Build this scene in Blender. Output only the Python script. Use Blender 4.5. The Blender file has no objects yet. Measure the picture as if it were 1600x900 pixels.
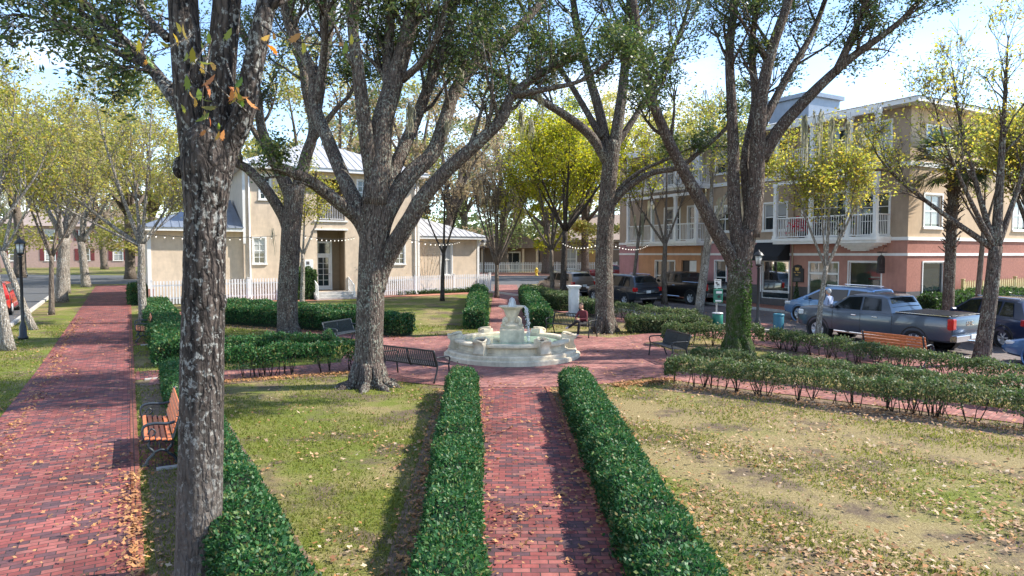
import bpy, bmesh, math, random
import numpy as np
from mathutils import Vector, Matrix, Euler
R = random.Random(7)
NR = np.random.default_rng(11)
rad = math.radians
scene = bpy.context.scene
COL = scene.collection

# ------------------------------------------------------------------ survey
# the photograph was taken 3.4 m above the near lawn with a 24 mm lens
FPX, HCAM = 1067.0, 3.4
PITCH = math.atan(54 / FPX)
cp, sp = math.cos(PITCH), math.sin(PITCH)
ANG = rad(29.3)
E1 = Vector((math.cos(ANG), math.sin(ANG), 0))
E2 = Vector((-math.sin(ANG), math.cos(ANG), 0))

def gz(y):                       # the square rises gently away from the camera
    if y < 20: return 0.0
    if y < 60: return .02 * (y - 20)
    return .8 + .004 * (y - 60)

def ray(u, v):
    x, y = (u - 800) / FPX, (450 - v) / FPX
    return (x, cp + y * sp, -sp + y * cp)

def G(u, v, h=0.0):              # ground point seen at a pixel of the photo
    d = ray(u, v)
    t = (HCAM - h) / (-d[2])
    if t * d[1] > 20:
        t = (HCAM - h + .4) / (.02 * d[1] - d[2])
        if t * d[1] > 60: t = (HCAM - h - .56) / (.004 * d[1] - d[2])
    return Vector((d[0] * t, d[1] * t, gz(d[1] * t) + h))

def PT(u, v, Y):
    d = ray(u, v); t = Y / d[1]
    return Vector((d[0] * t, Y, HCAM + d[2] * t))

def ground(x, y, h=0.0): return Vector((x, y, gz(y) + h))

# ------------------------------------------------------------------ objects
def link(o, parent=None):
    COL.objects.link(o)
    if parent is not None: o.parent = parent
    return o

def tag(o, label, cat, group=None):
    o['label'] = label; o['category'] = cat
    if group: o['group'] = group
    return o

def thing(name, label, cat, loc=(0, 0, 0), rotz=0.0, group=None):
    o = bpy.data.objects.new(name, None); o.empty_display_size = .2
    link(o); o.location = loc; o.rotation_euler = (0, 0, rotz)
    return tag(o, label, cat, group)

def copy_tree(o, parent=None):
    c = o.copy(); link(c)
    c.parent = parent
    for ch in list(o.children): copy_tree(ch, c)
    return c

def mesh_np(name, V, F, mat, parent=None, smooth=False, n=4):
    """fast mesh from numpy: V (k,3), F (m,n)"""
    me = bpy.data.meshes.new(name)
    V = np.asarray(V, dtype=np.float32); F = np.asarray(F, dtype=np.int32)
    me.vertices.add(len(V)); me.vertices.foreach_set('co', V.ravel())
    me.loops.add(F.size); me.loops.foreach_set('vertex_index', F.ravel())
    me.polygons.add(len(F))
    me.polygons.foreach_set('loop_start', np.arange(0, F.size, n, dtype=np.int32))
    if smooth: me.polygons.foreach_set('use_smooth', np.ones(len(F), dtype=bool))
    me.update(calc_edges=True)
    if mat: me.materials.append(mat)
    return link(bpy.data.objects.new(name, me), parent)

class MB:
    def __init__(s): s.v = []; s.f = []; s.sm = []; s.mi = []; s.uv = None; s.cur = 0
    def add(s, vs, fs, smooth=False):
        b = len(s.v); s.v += [tuple(p) for p in vs]
        for f in fs:
            s.f.append([i + b for i in f]); s.sm.append(smooth); s.mi.append(s.cur)
    def box(s, c, d, rz=0.0, M=None, bev=0.0):
        hx, hy, hz = d[0] / 2, d[1] / 2, d[2] / 2
        if bev > 0:
            bev = min(bev, hx * .9, hy * .9, hz * .9)
            pts = []; idx = {}
            fs = []
            def P(x, y, z): pts.append((x, y, z)); return len(pts) - 1
            for sx in (-1, 1):
                for sy in (-1, 1):
                    for sz in (-1, 1):
                        idx[(sx, sy, sz, 0)] = P(sx * hx, sy * (hy - bev), sz * (hz - bev))
                        idx[(sx, sy, sz, 1)] = P(sx * (hx - bev), sy * hy, sz * (hz - bev))
                        idx[(sx, sy, sz, 2)] = P(sx * (hx - bev), sy * (hy - bev), sz * hz)
            for sg in (-1, 1):
                fs.append([idx[(sg, a, b, 0)] for a, b in ((-1, -1), (1, -1), (1, 1), (-1, 1))][::sg])
                fs.append([idx[(a, sg, b, 1)] for a, b in ((-1, -1), (1, -1), (1, 1), (-1, 1))][::-sg])
                fs.append([idx[(a, b, sg, 2)] for a, b in ((-1, -1), (1, -1), (1, 1), (-1, 1))][::sg])
            for a in (-1, 1):
                for b in (-1, 1):
                    fs.append([idx[(a, b, -1, 0)], idx[(a, b, 1, 0)], idx[(a, b, 1, 1)], idx[(a, b, -1, 1)]])
                    fs.append([idx[(a, -1, b, 0)], idx[(a, 1, b, 0)], idx[(a, 1, b, 2)], idx[(a, -1, b, 2)]])
                    fs.append([idx[(-1, a, b, 1)], idx[(1, a, b, 1)], idx[(1, a, b, 2)], idx[(-1, a, b, 2)]])
            for k in [(x, y, z) for x in (-1, 1) for y in (-1, 1) for z in (-1, 1)]:
                fs.append([idx[k + (0,)], idx[k + (1,)], idx[k + (2,)]])
        else:
            pts = [(x, y, z) for z in (-hz, hz) for x, y in ((-hx, -hy), (hx, -hy), (hx, hy), (-hx, hy))]
            fs = [[3, 2, 1, 0], [4, 5, 6, 7], [0, 1, 5, 4], [1, 2, 6, 5], [2, 3, 7, 6], [3, 0, 4, 7]]
        m = M if M is not None else Matrix.Rotation(rz, 3, 'Z')
        c = Vector(c)
        s.add([m @ Vector(p) + c for p in pts], fs)
    def box2(s, a, b, bev=0.0):
        s.box([(a[i] + b[i]) / 2 for i in range(3)], [abs(b[i] - a[i]) for i in range(3)], bev=bev)
    def bar(s, p, q, w, h, bev=0.0):
        p, q = Vector(p), Vector(q); d = q - p
        z = Vector((0, 0, 1)); x = d.normalized()
        if abs(x.z) > .98: z = Vector((0, 1, 0))
        y = z.cross(x).normalized(); z2 = x.cross(y)
        m = Matrix((x, y, z2)).transposed()
        s.box((p + q) / 2, (d.length, w, h), M=m, bev=bev)
    def tube(s, pts, rr, n=8, smooth=True, cap=True, jit=0.0, rnd=None, flat=None):
        pts = [Vector(p) for p in pts]
        if not hasattr(rr, '__len__'): rr = [rr] * len(pts)
        vs = []; fs = []
        t = (pts[1] - pts[0]).normalized()
        a = Vector((0, 0, 1)) if abs(t.z) < .9 else Vector((1, 0, 0))
        u = t.cross(a).normalized()
        ph = [rnd.uniform(-1, 1) for _ in range(n)] if jit else None
        for i, p in enumerate(pts):
            if i == 0: t = pts[1] - pts[0]
            elif i == len(pts) - 1: t = pts[i] - pts[i - 1]
            else: t = pts[i + 1] - pts[i - 1]
            t = t.normalized() if t.length > 1e-9 else Vector((0, 0, 1))
            u = (u - t * u.dot(t))
            u = u.normalized() if u.length > 1e-6 else t.orthogonal().normalized()
            w = t.cross(u)
            for k in range(n):
                an = 2 * math.pi * k / n
                r = rr[i]
                if jit: r *= 1 + jit * (.6 * ph[k] + .4 * rnd.uniform(-1, 1))
                vs.append(p + u * (math.cos(an) * r) + w * (math.sin(an) * r * (flat or 1)))
        for i in range(len(pts) - 1):
            for k in range(n):
                k2 = (k + 1) % n
                fs.append([i * n + k, i * n + k2, (i + 1) * n + k2, (i + 1) * n + k])
        if cap:
            fs.append(list(range(n))[::-1]); fs.append([(len(pts) - 1) * n + k for k in range(n)])
        s.add(vs, fs, smooth)
    def lathe(s, prof, n=24, c=(0, 0, 0), smooth=True, sq=None, axis='Z', cap=True):
        vs = []; fs = []
        c = Vector(c)
        for r, z in prof:
            for k in range(n):
                an = 2 * math.pi * (k + (.5 if sq else 0)) / n
                rr = r / math.cos(math.pi / n) if sq else r
                if axis == 'Z': q = Vector((math.cos(an) * rr, math.sin(an) * rr, z))
                elif axis == 'Y': q = Vector((math.cos(an) * rr, z, math.sin(an) * rr))
                else: q = Vector((z, math.cos(an) * rr, math.sin(an) * rr))
                vs.append(q + c)
        for i in range(len(prof) - 1):
            for k in range(n):
                k2 = (k + 1) % n
                fs.append([i * n + k, i * n + k2, (i + 1) * n + k2, (i + 1) * n + k])
        if cap:
            fs.append(list(range(n))[::-1]); fs.append([(len(prof) - 1) * n + k for k in range(n)])
        s.add(vs, fs, smooth and not sq)
    def prism(s, poly, fn, o0, o1):
        """poly in (a,b); fn(a,b,o) -> xyz; extruded o0..o1"""
        n = len(poly)
        vs = [fn(a, b, o0) for a, b in poly] + [fn(a, b, o1) for a, b in poly]
        fs = [list(range(n))[::-1], list(range(n, 2 * n))]
        for k in range(n):
            k2 = (k + 1) % n
            fs.append([k, k2, n + k2, n + k])
        s.add(vs, fs)
    def sphere(s, c, r, n=10, m=6, sc=(1, 1, 1)):
        prof = []
        vs = []; fs = []
        for j in range(m + 1):
            th = math.pi * j / m
            for k in range(n):
                an = 2 * math.pi * k / n
                vs.append((c[0] + r * sc[0] * math.sin(th) * math.cos(an), c[1] + r * sc[1] * math.sin(th) * math.sin(an), c[2] + r * sc[2] * math.cos(th)))
        for j in range(m):
            for k in range(n):
                k2 = (k + 1) % n
                fs.append([j * n + k, (j + 1) * n + k, (j + 1) * n + k2, j * n + k2])
        s.add(vs, fs, True)
    def build(s, name, mat, parent=None, fix=True, sharp=None):
        me = bpy.data.meshes.new(name)
        me.from_pydata(s.v, [], s.f)
        me.polygons.foreach_set('use_smooth', s.sm)
        mats = mat if isinstance(mat, (list, tuple)) else [mat]
        for m in mats: me.materials.append(m)
        if len(mats) > 1: me.polygons.foreach_set('material_index', s.mi)
        if fix:
            bm = bmesh.new(); bm.from_mesh(me)
            bmesh.ops.recalc_face_normals(bm, faces=bm.faces)
            bm.to_mesh(me); bm.free()
        if sharp is not None:
            me.polygons.foreach_set('use_smooth', [True] * len(me.polygons))
            me.set_sharp_from_angle(angle=rad(sharp))
        me.update()
        return link(bpy.data.objects.new(name, me), parent)

def catmull(pts, per=5):
    P = [Vector(p) for p in pts]
    if len(P) < 3: 
        return [P[0].lerp(P[1], i / per) for i in range(per + 1)]
    out = []
    for i in range(len(P) - 1):
        p0 = P[i - 1] if i else P[0] * 2 - P[1]
        p1, p2 = P[i], P[i + 1]
        p3 = P[i + 2] if i + 2 < len(P) else P[-1] * 2 - P[-2]
        for k in range(per):
            t = k / per
            out.append(.5 * ((2 * p1) + (p2 - p0) * t + (2 * p0 - 5 * p1 + 4 * p2 - p3) * t * t + (3 * p1 - p0 - 3 * p2 + p3) * t ** 3))
    out.append(P[-1])
    return out

# ------------------------------------------------------------------ materials
def newmat(name):
    m = bpy.data.materials.new(name); m.use_nodes = True
    nt = m.node_tree; b = nt.nodes['Principled BSDF']
    return m, nt, b
def nd(nt, t, **kw):
    n = nt.nodes.new(t)
    for k, v in kw.items():
        if k in n.inputs: n.inputs[k].default_value = v
        else: setattr(n, k, v)
    return n
def c4(c): return (c[0], c[1], c[2], 1)
def ramp(nt, fac, stops, interp='LINEAR'):
    r = nd(nt, 'ShaderNodeValToRGB'); r.color_ramp.interpolation = interp
    el = r.color_ramp.elements
    while len(el) < len(stops): el.new(.5)
    for e, (p, c) in zip(el, stops): e.position = p; e.color = c4(c)
    if fac is not None: nt.links.new(fac, r.inputs[0])
    return r
def mixc(nt, fac, a, b, blend='MIX'):
    m = nd(nt, 'ShaderNodeMix', data_type='RGBA', blend_type=blend)
    for s, v in ((0, fac), (6, a), (7, b)):
        if hasattr(v, 'is_linked'): nt.links.new(v, m.inputs[s])
        elif isinstance(v, (int, float)): m.inputs[s].default_value = v
        else: m.inputs[s].default_value = c4(v)
    return m.outputs[2]
def coords(nt, kind='Object', scale=None):
    tc = nd(nt, 'ShaderNodeTexCoord')
    if scale is None: return tc.outputs[kind]
    mp = nd(nt, 'ShaderNodeMapping'); mp.inputs['Scale'].default_value = scale
    nt.links.new(tc.outputs[kind], mp.inputs[0]); return mp.outputs[0]
def noise(nt, vec, scale, detail=4, rough=.55, out='Fac'):
    n = nd(nt, 'ShaderNodeTexNoise', Scale=scale, Detail=detail, Roughness=rough)
    nt.links.new(vec, n.inputs['Vector']); return n.outputs[out]
def bump(nt, b, h, strength=.3, dist=.02):
    bp = nd(nt, 'ShaderNodeBump', Strength=strength, Distance=dist)
    nt.links.new(h, bp.inputs['Height']); nt.links.new(bp.outputs[0], b.inputs['Normal'])

def M(name, col, rough=.6, var=.15, scale=6.0, bmp=0.0, metal=0.0, spec=.5, coat=0.0, stain=0.0):
    m, nt, b = newmat(name)
    b.inputs['Roughness'].default_value = rough; b.inputs['Metallic'].default_value = metal
    b.inputs['Specular IOR Level'].default_value = spec
    b.inputs['Coat Weight'].default_value = coat; b.inputs['Coat Roughness'].default_value = .05
    v = coords(nt)
    f = noise(nt, v, scale, 5, .6)
    lo = [c * (1 - var) for c in col]; hi = [min(1, c * (1 + var)) for c in col]
    r = ramp(nt, f, [(.3, lo), (.7, hi)])
    out = r.outputs[0]
    if stain:
        f2 = noise(nt, coords(nt, 'Object', (1.5, 1.5, .35)), 1.6, 6, .65)
        r2 = ramp(nt, f2, [(.42, (1, 1, 1)), (.75, (1 - stain,) * 3)])
        out = mixc(nt, 1.0, out, r2.outputs[0], 'MULTIPLY')
    nt.links.new(out, b.inputs['Base Color'])
    if bmp: bump(nt, b, noise(nt, v, scale * 6, 4, .6), bmp, .01)
    return m

def leafmat(name, cols, trans=.4, rough=.45, spec=.4, bare=False):
    m, nt, b = newmat(name)
    g = nd(nt, 'ShaderNodeNewGeometry')
    k = len(cols)
    r = ramp(nt, g.outputs['Random Per Island'], [(i / max(1, k - 1) if k > 1 else 0, c) for i, c in enumerate(cols)])
    nt.links.new(r.outputs[0], b.inputs['Base Color'])
    b.inputs['Roughness'].default_value = rough
    b.inputs['Specular IOR Level'].default_value = spec
    tr = nd(nt, 'ShaderNodeBsdfTranslucent')
    hs = nd(nt, 'ShaderNodeHueSaturation', Saturation=1.1, Value=1.75)
    nt.links.new(r.outputs[0], hs.inputs['Color']); nt.links.new(hs.outputs[0], tr.inputs['Color'])
    mx = nd(nt, 'ShaderNodeMixShader'); mx.inputs[0].default_value = trans
    nt.links.new(b.outputs[0], mx.inputs[1]); nt.links.new(tr.outputs[0], mx.inputs[2])
    nt.links.new(mx.outputs[0], nt.nodes['Material Output'].inputs['Surface'])
    return m

def barkmat(name, dark, light, lichen=None, scale=1.0, moss=None, lich_amt=.55):
    m, nt, b = newmat(name)
    v = coords(nt, 'Object', (1, 1, .16))
    n1 = noise(nt, v, 22 * scale, 6, .62)
    vo = nd(nt, 'ShaderNodeTexVoronoi', Scale=17 * scale, feature='DISTANCE_TO_EDGE')
    wv = nd(nt, 'ShaderNodeVectorMath', operation='ADD'); nt.links.new(coords(nt, 'Object', (1, 1, .17)), wv.inputs[0])
    wn = nd(nt, 'ShaderNodeTexNoise', Scale=5.0, Detail=3); nt.links.new(coords(nt), wn.inputs['Vector'])
    ws = nd(nt, 'ShaderNodeVectorMath', operation='SCALE'); nt.links.new(wn.outputs['Color'], ws.inputs[0]); ws.inputs['Scale'].default_value = .09; nt.links.new(ws.outputs[0], wv.inputs[1])
    nt.links.new(wv.outputs[0], vo.inputs['Vector'])
    ad = nd(nt, 'ShaderNodeMath', operation='MULTIPLY_ADD'); nt.links.new(vo.outputs['Distance'], ad.inputs[0]); ad.inputs[1].default_value = 1.5; nt.links.new(n1, ad.inputs[2])
    r = ramp(nt, ad.outputs[0], [(.42, dark), (.62, [(a + c) / 2 for a, c in zip(dark, light)]), (.9, light)])
    out = r.outputs[0]
    big = noise(nt, coords(nt), 1.7, 3)
    out = mixc(nt, big, out, mixc(nt, 1.0, out, (.62, .6, .58), 'MULTIPLY'))
    if lichen:
        lv = coords(nt, 'Object', (1, 1, .75))
        l1 = noise(nt, lv, 21.0, 7, .66)
        l2 = noise(nt, coords(nt), 2.2, 2)
        a2 = nd(nt, 'ShaderNodeMath', operation='MULTIPLY_ADD'); nt.links.new(l2, a2.inputs[0]); a2.inputs[1].default_value = .28; nt.links.new(l1, a2.inputs[2])
        lr = ramp(nt, a2.outputs[0], [(lich_amt + .12, (0, 0, 0)), (lich_amt + .19, (1, 1, 1))])
        out = mixc(nt, lr.outputs[0], out, lichen)
    if moss:  # tint fading with height: real moss, and light painted on the lichen trunk
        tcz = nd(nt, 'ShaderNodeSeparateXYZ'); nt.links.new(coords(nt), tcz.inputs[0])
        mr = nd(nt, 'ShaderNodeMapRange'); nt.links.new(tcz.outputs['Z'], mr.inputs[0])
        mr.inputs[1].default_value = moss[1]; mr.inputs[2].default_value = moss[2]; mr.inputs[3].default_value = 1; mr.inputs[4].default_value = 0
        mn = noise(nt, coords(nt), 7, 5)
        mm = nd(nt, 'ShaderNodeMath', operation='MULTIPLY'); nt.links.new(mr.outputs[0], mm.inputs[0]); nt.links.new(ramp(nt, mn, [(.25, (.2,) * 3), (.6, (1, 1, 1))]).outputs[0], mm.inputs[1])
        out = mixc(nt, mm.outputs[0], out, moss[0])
    nt.links.new(out, b.inputs['Base Color'])
    b.inputs['Roughness'].default_value = .9; b.inputs['Specular IOR Level'].default_value = .2
    bump(nt, b, ad.outputs[0], 1.0, .06 / scale)
    return m

def brickmat(name, stops, bw=.2, bh=.1, mortar=.008, mcol=(.06, .045, .04), grime=.4, rough=.8, uv=True, bmp=.4, big=.6):
    m, nt, b = newmat(name)
    v = coords(nt, 'UV' if uv else 'Object')
    bt = nd(nt, 'ShaderNodeTexBrick'); bt.inputs['Scale'].default_value = 1.0
    bt.inputs['Color1'].default_value = (0, 0, 0, 1); bt.inputs['Color2'].default_value = (1, 1, 1, 1); bt.inputs['Mortar'].default_value = (.5, .5, .5, 1)
    bt.inputs['Mortar Size'].default_value = mortar; bt.inputs['Brick Width'].default_value = bw; bt.inputs['Row Height'].default_value = bh
    bt.inputs['Bias'].default_value = 0.0; bt.inputs['Mortar Smooth'].default_value = .2
    nt.links.new(v, bt.inputs['Vector'])
    r = ramp(nt, bt.outputs['Color'], stops, 'LINEAR')
    n1 = noise(nt, v, 1.1 * big, 5, .6); n2 = noise(nt, v, 9, 5, .65)
    out = mixc(nt, bt.outputs['Fac'], r.outputs[0], mcol)
    g = ramp(nt, n1, [(.3, (1 - grime,) * 3), (.68, (1.12, 1.1, 1.1))])
    out = mixc(nt, 1.0, out, g.outputs[0], 'MULTIPLY')
    g2 = ramp(nt, n2, [(.3, (.75, .75, .76)), (.7, (1.18, 1.15, 1.13))])
    out = mixc(nt, 1.0, out, g2.outputs[0], 'MULTIPLY')
    nt.links.new(out, b.inputs['Base Color']); b.inputs['Roughness'].default_value = rough
    b.inputs['Specular IOR Level'].default_value = .3
    h = nd(nt, 'ShaderNodeMath', operation='MULTIPLY_ADD'); nt.links.new(bt.outputs['Fac'], h.inputs[0]); h.inputs[1].default_value = -1; nt.links.new(n2, h.inputs[2])
    bump(nt, b, h.outputs[0], bmp, .008)
    return m

def glassmat(name, tint=(.02, .03, .035), rough=.04, spec=.9):
    m, nt, b = newmat(name)
    b.inputs['Base Color'].default_value = c4(tint); b.inputs['Roughness'].default_value = rough
    b.inputs['Specular IOR Level'].default_value = spec; b.inputs['IOR'].default_value = 1.5
    n = noise(nt, coords(nt), .8, 2)
    bump(nt, b, n, .05, .02)
    return m
def clearglass(name, refl=.12):
    m, nt, b = newmat(name)
    t = nd(nt, 'ShaderNodeBsdfTransparent'); t.inputs[0].default_value = (.82, .86, .86, 1)
    g = nd(nt, 'ShaderNodeBsdfGlossy'); g.inputs['Roughness'].default_value = .02
    fr = nd(nt, 'ShaderNodeFresnel'); fr.inputs[0].default_value = 1.6
    mx = nd(nt, 'ShaderNodeMixShader')
    nt.links.new(fr.outputs[0], mx.inputs[0]); nt.links.new(t.outputs[0], mx.inputs[1]); nt.links.new(g.outputs[0], mx.inputs[2])
    nt.links.new(mx.outputs[0], nt.nodes['Material Output'].inputs['Surface'])
    return m
def emitmat(name, col, st):
    m, nt, b = newmat(name)
    b.inputs['Base Color'].default_value = c4(col); b.inputs['Emission Color'].default_value = c4(col); b.inputs['Emission Strength'].default_value = st
    b.inputs['Roughness'].default_value = .3
    return m

MT = {}
MT['iron'] = M('black_iron', (.018, .019, .021), .42, .3, 20, .1)
MT['ironblue'] = M('blue_black_iron', (.025, .035, .045), .4, .3, 20, .1)
MT['slat'] = M('red_stained_slat', (.58, .17, .065), .5, .25, 14, .15)
MT['white'] = M('white_paint', (.78, .77, .75), .5, .06, 5, .05, stain=.12)
MT['fencewhite'] = M('picket_paint', (.72, .71, .72), .55, .08, 5, .05, stain=.2)
MT['concrete'] = M('concrete', (.45, .43, .40), .85, .15, 9, .2, stain=.3)
MT['stuccotan'] = M('tan_stucco', (.66, .53, .40), .85, .09, 3, .12, stain=.22)
MT['stuccowhite'] = M('pale_stucco', (.62, .55, .48), .85, .07, 3, .12, stain=.14)
MT['metalroof'] = M('pale_metal_roof', (.52, .52, .525), .42, .08, 2, .05, metal=.35, stain=.15)
MT['metalroofgrey'] = M('grey_metal_roof', (.20, .23, .28), .42, .1, 2, .05, metal=.3, stain=.2)
MT['glass'] = glassmat('window_glass')
MT['glasscar'] = glassmat('car_glass', (.008, .012, .014), .04, .45)
MT['clear'] = clearglass('shop_glass')
MT['dark'] = M('dark_interior', (.05, .04, .032), .8, .2, 4)
MT['blind'] = M('pale_blind', (.42, .42, .42), .7, .1, 3)
MT['rubber'] = M('tyre_rubber', (.015, .015, .016), .85, .2, 30, .2)
MT['alloy'] = M('wheel_alloy', (.62, .63, .65), .32, .08, 6, metal=.45)
MT['chrome'] = M('chrome_trim', (.75, .76, .78), .15, .05, 6, metal=1.0)
MT['redlens'] = M('red_lens', (.45, .012, .015), .12, .2, 20, coat=1)
MT['clearlens'] = M('clear_lens', (.65, .68, .70), .1, .1, 20, coat=1)
MT['plate'] = M('licence_plate', (.72, .73, .72), .4, .1, 30)
MT['blackplastic'] = M('black_plastic', (.02, .02, .021), .5, .2, 20)
MT['frost'] = M('frosted_lamp_glass', (.72, .72, .70), .3, .05, 6)
MT['bulb'] = emitmat('warm_bulb', (1.0, .92, .8), .5)
MT['green'] = M('green_powder_coat', (.012, .16, .105), .4, .1, 8, stain=.1)
MT['teal'] = M('teal_powder_coat', (.02, .13, .19), .4, .1, 8, stain=.1)
MT['yellow'] = M('hydrant_yellow', (.75, .52, .03), .45, .1, 8)
MT['soil'] = M('leaf_mould_soil', (.155, .105, .07), .95, .5, 7, .6)
# ================================================================== ground
def kind(o, k='structure'): o['kind'] = k; return o

def sheet(name, poly, off, mat, du=(1, 0), parent=None):
    """flat polygon laid on the sloping ground, uv in metres along du"""
    bm = bmesh.new()
    f = bm.faces.new([bm.verts.new((x, y, 0)) for x, y in poly])
    for yy in (20, 60):
        bmesh.ops.bisect_plane(bm, geom=bm.verts[:] + bm.edges[:] + bm.faces[:], plane_co=(0, yy, 0), plane_no=(0, 1, 0))
    uvl = bm.loops.layers.uv.new('UVMap')
    for fc in bm.faces:
        for l in fc.loops:
            x, y = l.vert.co.x, l.vert.co.y
            l[uvl].uv = (x * du[0] + y * du[1], -x * du[1] + y * du[0])
    for v in bm.verts: v.co.z = gz(v.co.y) + off
    bmesh.ops.recalc_face_normals(bm, faces=bm.faces)
    for fc in bm.faces:
        if fc.normal.z < 0: fc.normal_flip()
    me = bpy.data.meshes.new(name); bm.to_mesh(me); bm.free()
    me.materials.append(mat)
    return link(bpy.data.objects.new(name, me), parent)

def strip(a, b, w):          # polygon of a straight path of width w
    a, b = Vector(a).to_2d(), Vector(b).to_2d(); d = (b - a).normalized(); n = Vector((-d.y, d.x)) * w / 2
    return [tuple(a - n), tuple(b - n), tuple(b + n), tuple(a + n)]

def grassmat():
    m, nt, b = newmat('lawn_grass')
    v = coords(nt)
    n1 = noise(nt, v, .38, 5, .62); n2 = noise(nt, v, 2.3, 6, .65); n3 = noise(nt, v, 28, 4, .7)
    g = ramp(nt, n3, [(.3, (.075, .095, .018)), (.55, (.135, .16, .03)), (.75, (.21, .215, .055))])
    d = ramp(nt, n3, [(.3, (.14, .105, .05)), (.55, (.25, .20, .095)), (.75, (.42, .35, .21))])
    s = ramp(nt, n3, [(.3, (.075, .055, .043)), (.7, (.15, .11, .08))])
    sx = nd(nt, 'ShaderNodeSeparateXYZ'); nt.links.new(v, sx.inputs[0])
    mr = nd(nt, 'ShaderNodeMapRange'); nt.links.new(sx.outputs['X'], mr.inputs[0])
    mr.inputs[1].default_value = -3; mr.inputs[2].default_value = 4; mr.inputs[3].default_value = -.07; mr.inputs[4].default_value = .1
    a = nd(nt, 'ShaderNodeMath', operation='ADD'); nt.links.new(n1, a.inputs[0]); nt.links.new(mr.outputs[0], a.inputs[1])
    a2 = nd(nt, 'ShaderNodeMath', operation='MULTIPLY_ADD'); nt.links.new(n2, a2.inputs[0]); a2.inputs[1].default_value = .45; nt.links.new(a.outputs[0], a2.inputs[2])
    f1 = ramp(nt, a2.outputs[0], [(.62, (0, 0, 0)), (.80, (1, 1, 1))])
    out = mixc(nt, f1.outputs[0], g.outputs[0], d.outputs[0])
    n4 = noise(nt, v, .7, 6, .7)
    f2 = ramp(nt, n4, [(.50, (0, 0, 0)), (.60, (.9, .9, .9))])
    out = mixc(nt, f2.outputs[0], out, s.outputs[0])
    nt.links.new(out, b.inputs['Base Color'])
    b.inputs['Roughness'].default_value = .95; b.inputs['Specular IOR Level'].default_value = .15
    bump(nt, b, n3, .8, .03)
    return m
MT['lawn'] = grassmat()
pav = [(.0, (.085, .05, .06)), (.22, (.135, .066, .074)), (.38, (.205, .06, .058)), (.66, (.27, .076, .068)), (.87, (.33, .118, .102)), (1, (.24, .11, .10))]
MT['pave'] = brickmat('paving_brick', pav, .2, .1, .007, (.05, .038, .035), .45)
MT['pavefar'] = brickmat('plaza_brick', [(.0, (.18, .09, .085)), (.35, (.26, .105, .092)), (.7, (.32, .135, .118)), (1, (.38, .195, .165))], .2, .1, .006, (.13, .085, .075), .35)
MT['edge'] = brickmat('edging_brick', [(0, (.22, .07, .05)), (1, (.36, .13, .09))], .1, .2, .008, (.06, .045, .04), .4)
MT['road'] = brickmat('street_paver', [(0, (.13, .115, .11)), (1, (.2, .165, .155))], .24, .12, .006, (.10, .09, .085), .35)
MT['asphalt'] = M('asphalt', (.075, .078, .085), .85, .2, 30, .3)
MT['walkred'] = brickmat('pale_red_brick_walk', [(0, (.34, .14, .09)), (1, (.46, .21, .14))], .2, .1, .006, (.2, .12, .09), .3)

xs = [-500, -200, -100, -50, 0, 50, 100, 200, 500]
ys = [-80, -20, 0, 20, 40, 60, 120, 250, 600]
V = [(x, y, gz(y)) for y in ys for x in xs]
F = [(j * 9 + i, j * 9 + i + 1, (j + 1) * 9 + i + 1, (j + 1) * 9 + i) for j in range(8) for i in range(8)]
kind(mesh_np('ground', V, F, MT['lawn']))

FC = Vector((0.0, 22.4, gz(22.4)))                  # fountain centre
def line_pt(p, d, y): return (p[0] + d[0] / d[1] * (y - p[1]), y)
LP_R = (-5.92, 10.45)                               # right edge of the long walk
lpw = 2.35
n_ = (-E1.x * lpw, -E1.y * lpw)
p0 = line_pt(LP_R, E2, -2); p1 = line_pt(LP_R, E2, 57.5)
kind(sheet('brick_walk', [p0, p1, (p1[0] + n_[0], p1[1] + n_[1]), (p0[0] + n_[0], p0[1] + n_[1])], .008, MT['pave'], (E1.x, E1.y)))
q0 = line_pt((LP_R[0] + E1.x * .06, LP_R[1] + E1.y * .06), E2, -2); q1 = line_pt((LP_R[0] + E1.x * .06, LP_R[1] + E1.y * .06), E2, 40)
kind(sheet('brick_edging', strip(q0, q1, .12), .02, MT['edge'], (E2.x, E2.y)))
D1 = Vector((-.032, 1, 0)).normalized()
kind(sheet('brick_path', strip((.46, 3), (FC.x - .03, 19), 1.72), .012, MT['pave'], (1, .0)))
for sx, nm in ((-.92, 1), (.92, 2)):
    kind(sheet('path_edging', strip((.46 + sx, 3), (FC.x - .03 + sx, 17.2), .11), .034, MT['edge'], (0, 1)))
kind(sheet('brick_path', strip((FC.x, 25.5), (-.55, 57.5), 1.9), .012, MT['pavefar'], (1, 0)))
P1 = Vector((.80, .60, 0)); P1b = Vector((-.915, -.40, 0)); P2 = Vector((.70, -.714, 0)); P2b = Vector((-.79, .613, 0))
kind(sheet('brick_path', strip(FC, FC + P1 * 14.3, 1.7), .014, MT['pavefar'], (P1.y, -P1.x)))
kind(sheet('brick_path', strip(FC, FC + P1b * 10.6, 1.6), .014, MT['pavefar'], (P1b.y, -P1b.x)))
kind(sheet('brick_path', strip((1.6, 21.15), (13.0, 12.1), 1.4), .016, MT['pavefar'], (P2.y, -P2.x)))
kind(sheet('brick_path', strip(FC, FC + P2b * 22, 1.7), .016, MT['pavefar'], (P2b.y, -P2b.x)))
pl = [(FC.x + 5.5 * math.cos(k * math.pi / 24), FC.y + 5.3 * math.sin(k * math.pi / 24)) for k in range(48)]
kind(sheet('plaza', pl, .020, MT['pavefar'], (.9, .43)))
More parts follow.
